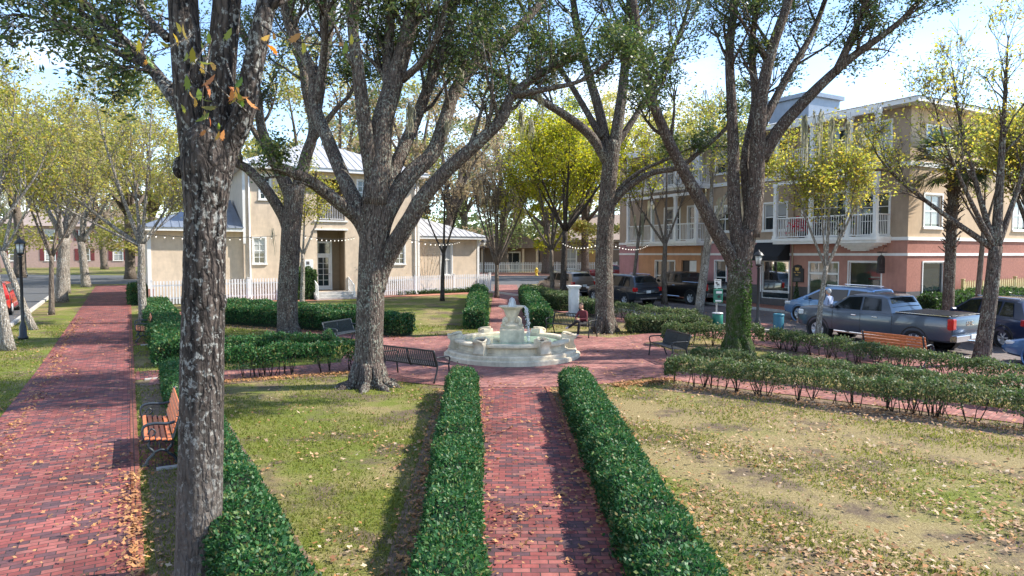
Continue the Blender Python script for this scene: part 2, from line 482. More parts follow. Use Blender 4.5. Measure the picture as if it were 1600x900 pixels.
# bench bays beside the long walk
for yb, ln in ((10.45, 2.3), (18.1, 1.5), (24.3, 1.9)):
    a = Vector(line_pt(LP_R, E2, yb)).to_3d() + E1 * .62
    kind(sheet('bench_bay', strip(a, a + E2 * ln, 1.25), .010, MT['pave'], (E2.x, E2.y)))
    b0 = Vector(line_pt(LP_R, E2, yb)).to_3d() + E1 * .35 - E2 * .08
    o = MB(); c = b0 + E1 * .4; o.box((c.x, c.y, gz(c.y) + .015), (.8, .1, .05), ANG); kind(o.build('bay_kerb', MT['concrete']))
# street on the park's east side: kerb line K0 along E2
K0 = Vector((13.0, 23.2, 0))
def KL(d, s): return K0 + E1 * d + E2 * s
def quadKL(d0, d1, s0, s1): return [tuple(KL(d0, s0).to_2d()), tuple(KL(d1, s0).to_2d()), tuple(KL(d1, s1).to_2d()), tuple(KL(d0, s1).to_2d())]
kind(sheet('street', quadKL(.15, 7.0, -30, 38.5), .006, MT['road'], (E2.x, E2.y)))
kind(sheet('sidewalk', quadKL(-3.0, -.02, -30, 17), .018, MT['pavefar'], (E1.x, E1.y)))
kind(sheet('sidewalk', quadKL(7.15, 9.2, -30, 30), .10, MT['walkred'], (E1.x, E1.y)))
def kerb(a, b, w=.16, h=.13, mat=None, name='kerb'):
    o = MB(); a, b = Vector(a), Vector(b)
    pts = [a]
    for yy in (20, 60):
        if (a.y - yy) * (b.y - yy) < 0: pts.append(a.lerp(b, (yy - a.y) / (b.y - a.y)))
    pts.append(b); pts[1:-1] = sorted(pts[1:-1], key=lambda p: (p - a).length)
    for p, q in zip(pts, pts[1:]):
        o.bar((p.x, p.y, gz(p.y) + h / 2 - .04), (q.x, q.y, gz(q.y) + h / 2 - .04), w, h + .08)
    return kind(o.build(name, mat or MT['concrete']))
kerb(KL(.07, -30), KL(.07, 36)); kerb(KL(7.08, -30), KL(7.08, 34))
# cross street at the back of the square, and its far pavement
kind(sheet('cross_street', [(-130, 59), (60, 58), (90, 60), (90, 74), (-24, 74), (-130, 97)], .008, MT['asphalt'], (1, 0)))
kind(sheet('far_sidewalk', [(-24, 74.3), (90, 74.3), (90, 86), (-24, 86)], .10, MT['walkred'], (1, 0)))
kerb((-24, 74.15, 0), (90, 74.15, 0), .2, .14)
# street west of the lawn strip
W0 = Vector((-22.9, 31.5, 0))
def WL(d, s): return W0 - E1 * d + E2 * s
kind(sheet('west_street', [tuple(WL(d, s).to_2d()) for d, s in ((.1, -28), (.1, 33), (8, 33), (8, -28))], .010, MT['asphalt'], (E2.x, E2.y)))
kerb(WL(.02, -28), WL(.02, 29))
# strip of red brick in front of the house
HA = Vector((-21.05, 39.58, 0))
kind(sheet('house_walk', [tuple((HA + E1 * s - E2 * d).to_2d()) for s, d in ((4, .35), (4, 1.9), (24, 1.7), (24, .35))], .017, MT['walkred'], (E1.x, E1.y)))
# ================================================================== plants
def leaf_arrays(C, L, W, rng, up=.3, lo=.65, hi=1.3, dirs=None):
    """rhombic leaves at centres C -> verts, faces"""
    C = np.asarray(C, dtype=np.float32); n = len(C)
    if dirs is None:
        u = rng.normal(size=(n, 3)); u[:, 2] *= .6
    else:
        u = np.asarray(dirs) + rng.normal(size=(n, 3)) * .55
    u /= np.linalg.norm(u, axis=1, keepdims=True) + 1e-9
    nn = rng.normal(size=(n, 3)); nn[:, 2] += up * 2
    w = np.cross(u, nn); w /= np.linalg.norm(w, axis=1, keepdims=True) + 1e-9
    s = rng.uniform(lo, hi, size=(n, 1))
    u = u * s * L / 2; w = w * s * W / 2
    V = np.empty((n, 4, 3), dtype=np.float32)
    V[:, 0] = C - u; V[:, 1] = C + w * 1 - u * .1; V[:, 2] = C + u; V[:, 3] = C - w - u * .1
    F = np.arange(n * 4, dtype=np.int32).reshape(n, 4)
    return V.reshape(-1, 3), F

def merge_np(parts):
    Vs, Fs, b = [], [], 0
    for V, F in parts:
        Vs.append(V); Fs.append(F + b); b += len(V)
    return np.concatenate(Vs), np.concatenate(Fs)

OAK = leafmat('oak_leaf', [(.024, .050, .015), (.038, .068, .020), (.06, .092, .026), (.10, .12, .035), (.032, .06, .025), (.14, .14, .045)], .42, .42, .45)
OAKY = leafmat('yellow_green_leaf', [(.20, .25, .03), (.30, .31, .04), (.38, .34, .045), (.16, .22, .03), (.42, .34, .05), (.26, .30, .04)], .55, .5)
YEL = leafmat('autumn_yellow_leaf', [(.26, .28, .05), (.38, .35, .07), (.18, .23, .045), (.44, .38, .10), (.38, .27, .06), (.14, .18, .04), (.30, .31, .08)], .55, .5)
BGY = leafmat('far_yellow_leaf', [(.28, .28, .07), (.36, .33, .09), (.20, .23, .06), (.42, .36, .11), (.25, .24, .10), (.38, .29, .12)], .5, .6)
BGG = leafmat('far_green_leaf', [(.08, .11, .045), (.12, .155, .06), (.17, .19, .07), (.09, .12, .05), (.22, .23, .09)], .45, .6)
BGO = leafmat('far_bare_leaf', [(.22, .17, .11), (.30, .23, .15), (.18, .16, .09), (.26, .19, .10), (.35, .27, .17)], .4, .7)
HEDGE = leafmat('hedge_leaf', [(.014, .055, .018), (.022, .085, .024), (.035, .115, .03), (.016, .065, .024), (.07, .17, .045), (.025, .095, .034), (.03, .10, .03), (.12, .20, .06), (.16, .12, .04)], .25, .48, .32)
HEDGE2 = leafmat('sparse_hedge_leaf', [(.035, .07, .022), (.055, .10, .03), (.085, .13, .045), (.12, .15, .06), (.18, .17, .09), (.045, .085, .034), (.15, .19, .10)], .3, .5, .3)
AUT = leafmat('turning_oak_leaf', [(.45, .12, .04), (.5, .27, .05), (.16, .20, .03), (.09, .17, .03), (.46, .17, .08), (.13, .2, .035), (.30, .28, .04)], .4, .45)
LITTER = leafmat('fallen_leaf', [(.24, .13, .06), (.38, .24, .13), (.48, .34, .2), (.19, .09, .045), (.42, .20, .07), (.30, .19, .12), (.52, .42, .30)], .1, .7, .3)
LITRED = leafmat('fallen_leaf_rust', [(.30, .13, .05), (.42, .22, .10), (.22, .10, .05), (.5, .27, .1), (.36, .18, .10)], .1, .7, .3)
BLADE = leafmat('grass_blade', [(.09, .12, .02), (.15, .18, .03), (.23, .23, .06), (.12, .14, .03), (.30, .26, .11)], .4, .6, .2)
MOSS = leafmat('spanish_moss', [(.26, .26, .19), (.34, .33, .25), (.20, .2, .14), (.40, .36, .27)], .45, .9, .1)
SHRUB = leafmat('shrub_leaf', [(.03, .07, .02), (.05, .10, .03), (.08, .13, .04)], .3, .4)
PALM = leafmat('palm_leaf', [(.03, .06, .02), (.05, .085, .03), (.08, .10, .045), (.11, .11, .06)], .3, .45)
BK1 = barkmat('dark_lichen_bark', (.010, .009, .009), (.12, .096, .083), (.31, .305, .28), 1.0, ((.15, .128, .11), .2, 2.4), .565)  # moss argument here pales the lower trunk, its light put into the bark
BK2 = barkmat('grey_brown_bark', (.035, .027, .023), (.20, .155, .13), (.27, .27, .22), 1.0, None, .56)
BK3 = barkmat('mossy_bark', (.035, .026, .022), (.17, .125, .105), (.28, .27, .23), 1.0, ((.035, .065, .012), 1.7, 2.9), .57)
BKP = barkmat('pale_smooth_bark', (.16, .135, .11), (.40, .36, .31), (.48, .46, .42), .8, None, .56)
BKM = barkmat('grey_twig_bark', (.10, .08, .065), (.28, .23, .19), None, 1.0)
BKD = barkmat('dark_twig_bark', (.03, .025, .022), (.13, .105, .09), None, 1.0)

class Tree:
    def __init__(s, seed, base):
        s.r = random.Random(seed); s.mb = MB(); s.anch = []; s.base = Vector(base); s.mossp = []; s.rmin = .004 + .00009 * max(0, s.base.y)
        s.tips = []
    def seg(s, pts, rr, n):
        s.mb.tube(pts, rr, n, True, True, .05 if n > 5 else 0, s.r)
    def rv(s):
        return Vector((s.r.gauss(0, 1), s.r.gauss(0, 1), s.r.gauss(0, 1))).normalized()
    def limb(s, pts, r0, r1, n=10, sub=8, start=.35, l1=2.2, up=.15, lv=2, per=5, flare=0):
        P = catmull(pts, per); m = len(P)
        rr = [r0 + (r1 - r0) * (i / (m - 1)) ** .85 for i in range(m)]
        if flare:
            for i in range(m):
                d = (P[i] - P[0]).length
                rr[i] *= 1 + flare * math.exp(-d / .28)
        s.seg(P, rr, n)
        for _ in range(sub):
            t = start + (1 - start) * (s.r.random() ** .8); f = t * (m - 1); i = min(m - 2, int(f))
            p = P[i].lerp(P[i + 1], f - i); d = (P[i + 1] - P[i]).normalized()
            s.branch(p, d, l1 * s.r.uniform(.55, 1.25) * (1.15 - .5 * t), max(.012, rr[i] * .42), lv, up)
        s.tips.append((P[-1], (P[-1] - P[-2]).normalized()))
        s.mossp += P[m // 2:]
        return P
    def branch(s, p, d, ln, r, lv, up):
        q = s.rv(); q = (q - d * q.dot(d))
        dd = (d * .75 + q.normalized() * s.r.uniform(.5, 1.1) + Vector((0, 0, up * 2))).normalized()
        k = 4 if lv > 1 else 3
        P = [p]; c = dd
        for i in range(k):
            c = (c + s.rv() * .28 + Vector((0, 0, up * .5))).normalized(); P.append(P[-1] + c * (ln / k))
        s.seg(P, [max(s.rmin, r * (1 - .8 * i / k)) for i in range(k + 1)], 5 if lv > 1 else 3)
        if lv <= 0:
            s.anch += [(P[i], ln) for i in range(1, k + 1)]; return
        s.anch += [(P[-1], ln * .5)]
        nb = 4 if lv > 1 else 4
        for j in range(nb):
            t = s.r.uniform(.3, 1); f = t * k; i = min(k - 1, int(f))
            s.branch(P[i].lerp(P[i + 1], f - i), (P[i + 1] - P[i]).normalized(), ln * s.r.uniform(.38, .6), r * .45, lv - 1, up)
    def leaves(s, per, L, W, spread, rng, up=.3, keep=1.0, zmin=-1e9):
        A = [a for a in s.anch if s.r.random() < keep and a[0].z > zmin]
        if not A: return None
        C = np.array([a[0][:] for a in A], dtype=np.float32); n = len(C)
        C = np.repeat(C, per, axis=0) + rng.normal(size=(n * per, 3)).astype(np.float32) * spread
        return leaf_arrays(C, L, W, rng, up)
    def finish(s, name, label, cat, bark, leafsets=(), group=None, moss=(), crown='crown'):
        o = thing(name, label, cat, s.base, 0, group)
        b = s.base
        s.mb.v = [(x - b.x, y - b.y, z - b.z) for x, y, z in s.mb.v]
        s.mb.build('trunk', bark, o, fix=False)
        for arr, mat, nm in leafsets:
            if arr is None: continue
            mesh_np(nm, arr[0] - np.array(b[:], dtype=np.float32), arr[1], mat, o, n=arr[1].shape[1])
        for mv, mf in moss: mesh_np('hanging_moss', mv - np.array(b[:], dtype=np.float32), mf, MOSS, o)
        return o

def moss_arrays(spots, rng):
    """hanging clumps of ribbons: spots = (point, length, spread, count)"""
    out = []; small = []
    for p, ln, sprd, cnt in spots:           # a wide spot is several separate clumps
        k = max(1, int(sprd / .09))
        for _ in range(k):
            q = Vector(p) + Vector((rng.normal() * sprd, rng.normal() * sprd, rng.normal() * sprd * .5)) * (k > 1)
            small.append((q, ln * rng.uniform(.6, 1.1), .035, max(7, cnt // k)))
    for p, ln, sprd, cnt in small:
        Vs = []
        for _ in range(cnt):
            o = np.array(p[:]) + rng.normal(size=3) * np.array([sprd, sprd, .05])
            L = ln * rng.uniform(.35, 1.1); w = rng.uniform(.008, .022); a = rng.uniform(0, math.pi)
            dx = np.array([math.cos(a) * w, math.sin(a) * w, 0]); k = 4
            pts = []
            c = o.copy()
            for i in range(k + 1):
                ww = 1 - .75 * i / k
                pts.append((c - dx * ww, c + dx * ww))
                c = c + np.array([rng.normal() * .025, rng.normal() * .025, -L / k])
            for i in range(k): Vs.append([pts[i][0], pts[i][1], pts[i + 1][1], pts[i + 1][0]])
        V = np.array(Vs, dtype=np.float32).reshape(-1, 3)
        out.append((V, np.arange(len(V), dtype=np.int32).reshape(-1, 4)))
    return out

def lobed_leaves(C, r, rng):
    shape = [(.35, 0), (.62, .45), (.42, .75), (.85, 1.2), (.5, 1.45), (1.15, 1.571), (.5, 1.69), (.85, 1.95), (.42, 2.4), (.62, 2.7), (.35, 3.14), (.5, 3.9), (.95, 4.712), (.5, 5.5)]
    n = len(C); k = len(shape); V = np.empty((n, k, 3), dtype=np.float32)
    nn = rng.normal(size=(n, 3)) * .6 + np.array([0, -1, .3]); nn /= np.linalg.norm(nn, axis=1, keepdims=True)
    up = rng.normal(size=(n, 3)) * .5 + np.array([0, 0, -1]); up -= nn * (up * nn).sum(1, keepdims=True); up /= np.linalg.norm(up, axis=1, keepdims=True)
    sd = np.cross(up, nn); s = rng.uniform(.65, 1.2, (n, 1)) * r
    for i, (q, a) in enumerate(shape):
        V[:, i] = C + (up * math.sin(a) * q + sd * math.cos(a) * q * .8) * s + nn * (q * q * .25 * s)
    return V.reshape(-1, 3), np.arange(n * k, dtype=np.int32).reshape(n, k)

rng = NR
# ---- the five big trees --------------------------------------------------
def px(*a): return [PT(*q) for q in a]
# T1: foreground trunk with pale lichen
b = ground(-3.27, 7.0, -.08); T = Tree(101, b)
Y = 7.0
tr = [b, PT(311, 850, Y), PT(314, 700, Y), PT(316, 560, Y), PT(319, 430, Y), PT(321, 330, Y), PT(324, 262, Y), PT(326, 222, Y + .02), PT(329, 190, Y + .04), PT(331, 168, Y + .05)]
P = catmull(tr, 8); m = len(P)
def rw(v):                                   # trunk half width in px -> m
    return v / 2 / FPX * Y
wd = [84, 69, 67, 65, 62, 62, 78, 76, 46, 12]
def wat(i):
    f = i / 8; k = min(len(wd) - 2, int(f)); return rw(wd[k] + (wd[k + 1] - wd[k]) * (f - k))
T.mb.tube(P, [wat(i) for i in range(m)], 22, True, True, .035, T.r)
T.limb([PT(319, 345, Y), PT(308, 245, Y), PT(297, 150, Y), PT(287, 20, Y), PT(280, -120, Y), PT(268, -330, Y + .4)], .165, .125, 16, 6, .6, 1.7)
T.limb([PT(325, 345, Y), PT(337, 250, Y + .03), PT(343, 150, Y + .08), PT(353, 20, Y + .1), PT(364, -130, Y), PT(376, -330, Y - .3)], .165, .115, 16, 6, .6, 1.7)
T.limb([PT(330, 320, Y - .03), PT(352, 240, Y), PT(378, 185, Y), PT(394, 110, Y), PT(413, 20, Y), PT(428, -90, Y + .2), PT(450, -260, Y + .6)], .135, .075, 12, 6, .6, 1.6)
T.limb([PT(300, 190, Y), PT(268, 148, Y + .3), PT(235, 105, Y + .8), PT(190, 60, Y + 1.3), PT(150, 20, Y + 1.6), PT(90, -30, Y + 2)], .085, .04, 9, 7, .4, .9, .05)
T.limb([PT(235, 105, Y + .8), PT(170, 75, Y + 1.2), PT(110, 42, Y + 1.5), PT(60, 28, Y + 1.9), PT(20, 22, Y + 2.2)], .045, .016, 8, 14, .2, .8, 0)
T.limb([PT(205, 80, Y + 1.1), PT(160, 42, Y + 1.5), PT(110, 10, Y + 1.8), PT(60, -20, Y + 2.2)], .035, .015, 6, 12, .2, .7, 0)
T.limb([PT(285, 150, Y + .2), PT(250, 118, Y + .5), PT(212, 106, Y + .8), PT(150, 98, Y + 1.2)], .028, .01, 6, 5, .3, .5, 0)
T.limb([PT(262, 60, Y + .3), PT(225, 20, Y + .8), PT(212, -40, Y + 1)], .05, .03, 7, 5, .3, .8)
T.limb([PT(420, 10, Y), PT(520, -40, Y + .6), PT(640, -70, Y + 1)], .05, .02, 7, 9, .3, .9, 0)
T.mb.tube(catmull([PT(386, 175, Y - .2), PT(345, 140, Y - .5), PT(330, 118, Y - .6), PT(300, 95, Y - .7)], 4), [.014, .009, .008, .008, .008, .007, .007, .007, .006, .006, .005, .005, .004], 5)
for (u, v) in ((284, 262), (340, 470), (312, 235), (336, 250)):
    T.mb.sphere(PT(u, v, Y - .02), .10, 8, 6, (1, .8, 1.2))
lv = T.leaves(7, .085, .034, .13, rng, .2, .42)
bigs = []
for (u, v, k, sp_) in ((310, 165, 5, .05), (320, 185, 4, .05), (325, 200, 4, .06), (370, 150, 5, .05), (380, 165, 3, .04), (330, 110, 4, .07), (300, 125, 3, .08), (240, 80, 3, .1), (280, 70, 4, .1), (360, 135, 3, .06), (430, 60, 3, .08), (470, 70, 2, .06), (540, 72, 3, .05), (330, 60, 4, .1)):
    bigs += [np.array(PT(u, v, Y - .65)[:]) + rng.normal(size=3) * sp_ for _ in range(k)]
big = lobed_leaves(np.array(bigs), .075, rng)
for tw in (((330, 60, -.2), (320, 120, -.6), (316, 165, -.66), (322, 205, -.66)), ((352, 95, -.1), (365, 130, -.6), (380, 168, -.66)), ((300, 55, -.2), (268, 72, -.6), (238, 82, -.66)), ((410, 40, -.1), (450, 62, -.6), (545, 74, -.66)), ((330, 60, -.2), (296, 110, -.6), (300, 130, -.66))):
    T.mb.tube(catmull([PT(u, v, Y + d) for u, v, d in tw], 4), [.009] * 4 + [.006] * 4 + [.004] * (4 * len(tw) - 11), 5)
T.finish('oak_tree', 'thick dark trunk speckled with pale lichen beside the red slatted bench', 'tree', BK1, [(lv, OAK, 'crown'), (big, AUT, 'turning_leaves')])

def root_flare(T, base, r, n=7, ln=1.0):
    for k in range(n):
        a = k / n * 2 * math.pi + T.r.uniform(-.3, .3); L = ln * T.r.uniform(.6, 1.2)
        d = Vector((math.cos(a), math.sin(a), 0))
        T.mb.tube(catmull([base + Vector((0, 0, r * 1.5)) + d * r * .55, base + d * (r * 1.05) + Vector((0, 0, .16)), base + d * (r + L * .5) + Vector((0, 0, .02)), base + d * (r + L) - Vector((0, 0, .1))], 4),
                  [r * .42] * 4 + [r * .30] * 4 + [r * .17] * 4 + [.03], 7, True, True, .1, T.r)

# T2: big multi-limbed oak in front of the house
Y = 17.4; b = ground(-3.68, Y, -.05); T = Tree(102, b)
T.limb([b, PT(577, 540, Y), PT(580, 450, Y), PT(583, 370, Y), PT(588, 300, Y)], .365, .335, 20, 0, flare=.45)
root_flare(T, b, .42, 8, .85)
T.limb(px((588, 320, Y), (592, 250, Y), (598, 190, Y), (618, 120, Y + .3), (640, 40, Y + .5), (652, -60, Y + .7), (655, -190, Y + 1)), .36, .12, 14, 14, .4, 2.4)
T.limb(px((586, 300, Y), (572, 215, Y - .3), (562, 130, Y - .5), (552, 50, Y - .6), (548, -60, Y - .8), (540, -170, Y - 1)), .22, .09, 12, 11, .4, 2.2)
T.limb(px((596, 230, Y), (607, 160, Y), (606, 90, Y + .5), (612, 10, Y + .7), (620, -90, Y + 1)), .2, .09, 10, 10, .4, 2.2)
T.limb(px((582, 392, Y), (562, 346, Y), (530, 318, Y - .4), (495, 290, Y - .8), (462, 272, Y - 1.2), (436, 262, Y - 1.6)), .21, .12, 12, 4, .4, 1.0)
T.limb(px((582, 378, Y), (562, 330, Y), (540, 285, Y + .2), (515, 225, Y + .6), (492, 165, Y + 1), (488, 110, Y + 1.2), (455, 50, Y + 1.6), (438, -20, Y + 1.8), (420, -120, Y + 2)), .24, .09, 12, 13, .45, 2.3)
T.limb(px((492, 165, Y + 1), (505, 95, Y + 1), (508, 20, Y + .8), (512, -80, Y + .6)), .13, .07, 9, 9, .3, 2.0)
T.limb(px((586, 392, Y), (603, 335, Y), (640, 275, Y + .3), (676, 240, Y + .6), (695, 190, Y + .9), (712, 140, Y + 1.2), (748, 95, Y + 1.6), (790, 60, Y + 2), (840, 10, Y + 2.4), (880, -60, Y + 3)), .28, .09, 12, 14, .45, 2.4)
T.limb(px((586, 452, Y), (602, 408, Y), (640, 345, Y - .2), (660, 310, Y - .3), (700, 265, Y - .4), (745, 225, Y - .5), (785, 185, Y - .5), (800, 150, Y - .4), (850, 112, Y - .2), (910, 85, Y)), .27, .08, 12, 12, .5, 2.0)
T.limb(px((589, 345, Y), (606, 290, Y + .2), (640, 210, Y + .8), (668, 140, Y + 1.2), (700, 60, Y + 1.6), (715, -40, Y + 2), (740, -150, Y + 2.4)), .22, .08, 10, 12, .4, 2.3)
T.limb(px((628, 125, Y + .3), (660, 95, Y), (690, 40, Y - .4), (700, -30, Y - .8)), .11, .06, 8, 8, .3, 1.8)
T.limb(px((650, 30, Y + .5), (690, 12, Y + .2), (760, -10, Y), (840, -50, Y)), .08, .04, 7, 9, .3, 1.8)
T.limb(px((800, 150, Y - .4), (850, 140, Y - .8), (910, 125, Y - 1), (960, 90, Y - 1.2)), .09, .03, 7, 10, .2, 1.6, 0)
lv = T.leaves(15, .105, .045, .15, rng, .2, .6, 5.4)
ms = moss_arrays([(PT(640, 165, Y), .9, .12, 50), (PT(700, 190, Y + .6), .7, .1, 25), (PT(830, 190, Y), .7, .12, 26), (PT(745, 215, Y - .5), .4, .1, 18), (PT(720, 110, Y + 1), .6, .15, 30), (PT(560, 420, Y - .5), .05, .05, 2), (PT(865, 110, Y), .6, .15, 20), (PT(815, 175, Y), 1.0, .1, 30), (PT(845, 150, Y - .2), .8, .1, 22)], rng)
T.finish('oak_tree', 'broad grey oak with spreading low limbs and flared roots beside the black bench', 'tree', BK2, [(lv, OAK, 'crown')], None, ms)

# T3: oak between the hedges before the white fence
Y = 27.0; b = ground(-8.9, Y, -.05); T = Tree(103, b)
T.limb([b, PT(449, 470, Y), PT(452, 410, Y), PT(456, 345, Y), PT(462, 290, Y)], .40, .36, 18, 0, flare=.25)
root_flare(T, b, .38, 6, .5)
T.limb(px((454, 380, Y), (443, 340, Y), (415, 295, Y - .3), (388, 265, Y - .5), (365, 250, Y - .8), (352, 215, Y - 1), (335, 160, Y - 1), (318, 90, Y - 1)), .25, .1, 11, 9, .45, 2.4)
T.limb(px((456, 335, Y), (450, 295, Y), (430, 250, Y), (410, 205, Y), (402, 150, Y), (396, 90, Y + .3), (372, 30, Y + .5), (360, -60, Y + .5)), .27, .1, 11, 10, .45, 2.5)
T.limb(px((452, 312, Y), (440, 285, Y), (418, 240, Y + .3), (390, 195, Y + .6), (360, 160, Y + 1), (335, 130, Y + 1.3)), .17, .07, 9, 8, .45, 2)
T.limb(px((464, 300, Y), (478, 245, Y), (490, 200, Y), (478, 140, Y), (470, 80, Y), (455, 10, Y), (450, -80, Y)), .27, .1, 11, 11, .45, 2.5)
T.limb(px((488, 215, Y), (500, 150, Y + .4), (510, 90, Y + .6), (520, 20, Y + 1), (528, -80, Y + 1)), .19, .09, 9, 10, .4, 2.3)
T.limb(px((485, 225, Y), (510, 190, Y - .3), (530, 165, Y - .5), (545, 150, Y - .6), (560, 120, Y - .6)), .13, .06, 8, 8, .4, 1.6)
lv = T.leaves(14, .13, .055, .19, rng, .2, .6, 6.3)
ms = moss_arrays([(PT(425, 360, Y), 1.3, .04, 10), (PT(395, 250, Y), .8, .15, 15), (PT(500, 200, Y), .5, .2, 12)], rng)
T.finish('oak_tree', 'dark oak standing between two clipped hedges before the white picket fence', 'tree', BK2, [(lv, OAK, 'crown')], None, ms)

# T4: oak by the person's bench
Y = 28.0; b = ground(3.82, Y, -.05); T = Tree(104, b)
T.limb([b, PT(944, 460, Y), PT(944, 400, Y), PT(948, 320, Y), PT(954, 250, Y), PT(957, 220, Y)], .40, .31, 18, 0, flare=.2)
root_flare(T, b, .44, 6, .4)
T.limb(px((955, 260, Y), (966, 190, Y), (974, 130, Y + .3), (980, 60, Y + .5), (985, -20, Y + .8), (990, -110, Y + 1)), .28, .1, 10, 12, .4, 2.8)
T.limb(px((950, 255, Y), (925, 215, Y - .3), (890, 185, Y - .6), (850, 160, Y - 1), (800, 130, Y - 1.3), (745, 100, Y - 1.5), (700, 95, Y - 1.5)), .24, .06, 10, 13, .35, 2.5)
T.limb(px((950, 250, Y), (938, 180, Y + .4), (918, 110, Y + .8), (902, 40, Y + 1), (890, -40, Y + 1), (880, -130, Y + 1)), .24, .09, 10, 12, .4, 2.8)
T.limb(px((946, 350, Y), (958, 318, Y), (985, 290, Y - .2), (1020, 270, Y - .5), (1060, 262, Y - .8), (1090, 240, Y - 1), (1135, 200, Y - 1.2), (1150, 170, Y - 1.2)), .17, .06, 9, 3, .5, 1.3)
T.limb(px((947, 338, Y), (957, 310, Y), (978, 285, Y), (1005, 265, Y), (1040, 250, Y), (1080, 232, Y), (1140, 228, Y)), .11, .04, 8, 3, .5, 1.2)
T.limb(px((958, 235, Y), (1000, 170, Y + .5), (1040, 100, Y + 1), (1070, 30, Y + 1.2), (1090, -60, Y + 1.5)), .16, .06, 8, 11, .35, 2.6)
T.limb(px((940, 215, Y), (890, 130, Y + 1), (840, 60, Y + 1.4), (800, -20, Y + 1.8)), .16, .06, 8, 11, .35, 2.6)
lv = T.leaves(15, .135, .058, .2, rng, .2, .6, 6.9)
ms = moss_arrays([(PT(860, 170, Y - .8), .8, .3, 24), (PT(905, 190, Y), .5, .2, 12)], rng)
T.finish('oak_tree', 'straight brown oak behind the bench where a person sits', 'tree', BK2, [(lv, OAK, 'crown')], None, ms)

# T5: moss-footed oak by the street
Y = 22.4; b = ground(7.45, Y, -.05); T = Tree(105, b)
T.limb([b, PT(1152, 500, Y), PT(1153, 450, Y), PT(1158, 405, Y), PT(1166, 360, Y)], .37, .34, 20, 0, flare=.25)
root_flare(T, b, .42, 7, .4)
T.limb(px((1155, 455, Y), (1146, 410, Y), (1122, 368, Y - .2), (1095, 315, Y - .4), (1065, 262, Y - .6), (1038, 205, Y - .8), (1017, 150, Y - 1), (1000, 80, Y - 1), (990, 0, Y - 1), (975, -100, Y - 1)), .28, .09, 12, 13, .5, 2.3)
T.limb(px((1155, 400, Y), (1147, 320, Y + .1), (1146, 240, Y + .2), (1143, 160, Y + .3), (1140, 80, Y + .5), (1148, 0, Y + .6), (1150, -110, Y + .8)), .24, .1, 12, 12, .5, 2.4)
T.limb(px((1172, 370, Y), (1180, 300, Y - .1), (1184, 220, Y - .2), (1190, 150, Y - .3), (1205, 80, Y - .3), (1232, 0, Y - .3), (1255, -90, Y - .3)), .31, .11, 13, 12, .5, 2.4)
T.limb(px((1172, 330, Y + .2), (1165, 250, Y + .4), (1180, 160, Y + .9), (1175, 70, Y + 1.2), (1190, -40, Y + 1.5)), .2, .09, 10, 11, .45, 2.4)
T.limb(px((1188, 250, Y), (1215, 205, Y - .2), (1250, 165, Y - .4), (1290, 125, Y - .6), (1330, 90, Y - .8), (1372, 60, Y - 1), (1410, 30, Y - 1.2), (1445, -10, Y - 1.4)), .24, .06, 11, 12, .45, 2.0)
T.limb(px((1305, 115, Y - .7), (1330, 60, Y - .9), (1350, 10, Y - 1.1), (1368, -60, Y - 1.3)), .14, .07, 8, 9, .35, 1.8)
T.limb(px((1188, 200, Y), (1230, 120, Y + .5), (1270, 50, Y + .9), (1300, -30, Y + 1.3)), .16, .07, 9, 11, .4, 2.2)
lv = T.leaves(14, .11, .048, .17, rng, .2, .6, 5.9)
ms = moss_arrays([(PT(1258, 182, Y - .4), 1.5, .1, 34), (PT(1300, 186, Y - .5), 1.1, .12, 30), (PT(1325, 190, Y - .5), 1.2, .1, 30), (PT(1345, 200, Y - .6), .9, .1, 22), (PT(1275, 175, Y - .4), .8, .2, 24), (PT(1120, 140, Y), .6, .2, 14)], rng)
ivy = []
for _ in range(5200):
    t = rng.uniform(0, 1); a = rng.uniform(0, 2 * math.pi); z = rng.uniform(.15, 3.2) ** 1.0
    if rng.random() > (1.15 - z / 3.2): continue
    rr_ = .365 + .012 * rng.normal() + .06 * math.exp(-z / .28)
    ivy.append((b.x + .01 * z + math.cos(a) * rr_, b.y + math.sin(a) * rr_, b.z + z))
ivy = leaf_arrays(np.array(ivy), .07, .05, rng, .1)
T.finish('oak_tree', 'large oak with green moss on its foot near the dog waste post', 'tree', BK3, [(lv, OAK, 'crown'), (ivy, leafmat('trunk_moss', [(.03, .07, .012), (.05, .10, .02), (.08, .13, .03)], .2, .8, .2), 'trunk_moss')], None, ms)

# ---- smaller trees -------------------------------------------------------
def small_tree(label, base, seed, r, fork, limbs, bark, mat, L, W, per, spread, keep=.9, l1=1.2, sub=7, name='street_tree', cat='tree', group=None, moss=None, up=.2, lean=None, start=.3, lv=2, zmin=-9, n=7):
    b = Vector(base); T = Tree(seed, b - Vector((0, 0, .05)))
    top = b + Vector(fork)
    mid = b.lerp(top, .5) + Vector((T.r.uniform(-.05, .05), 0, 0)) + (Vector(lean) if lean else Vector())
    T.limb([b - Vector((0, 0, .05)), mid, top], r, r * .75, 10, 0, flare=.25)
    for d, rf in limbs:
        d = Vector(d); e = top + d
        k1 = top + Vector((d.x * .42, d.y * .42, d.z * .33)); k2 = top + Vector((d.x * .8, d.y * .8, d.z * .7))
        T.limb([top - Vector((0, 0, .12)), k1, k2, e], r * rf, .014, n, int(sub * 1.7), start, l1, up, lv, 4)
    lvs = T.leaves(max(3, int(per * .95)), L * .78, W * .74, spread * .6, rng, .2, keep * .66, zmin) if mat else None
    return T.finish(name, label, cat, bark, [(lvs, mat, 'crown')] if mat else [], group, moss_arrays(moss, rng) if moss else ())

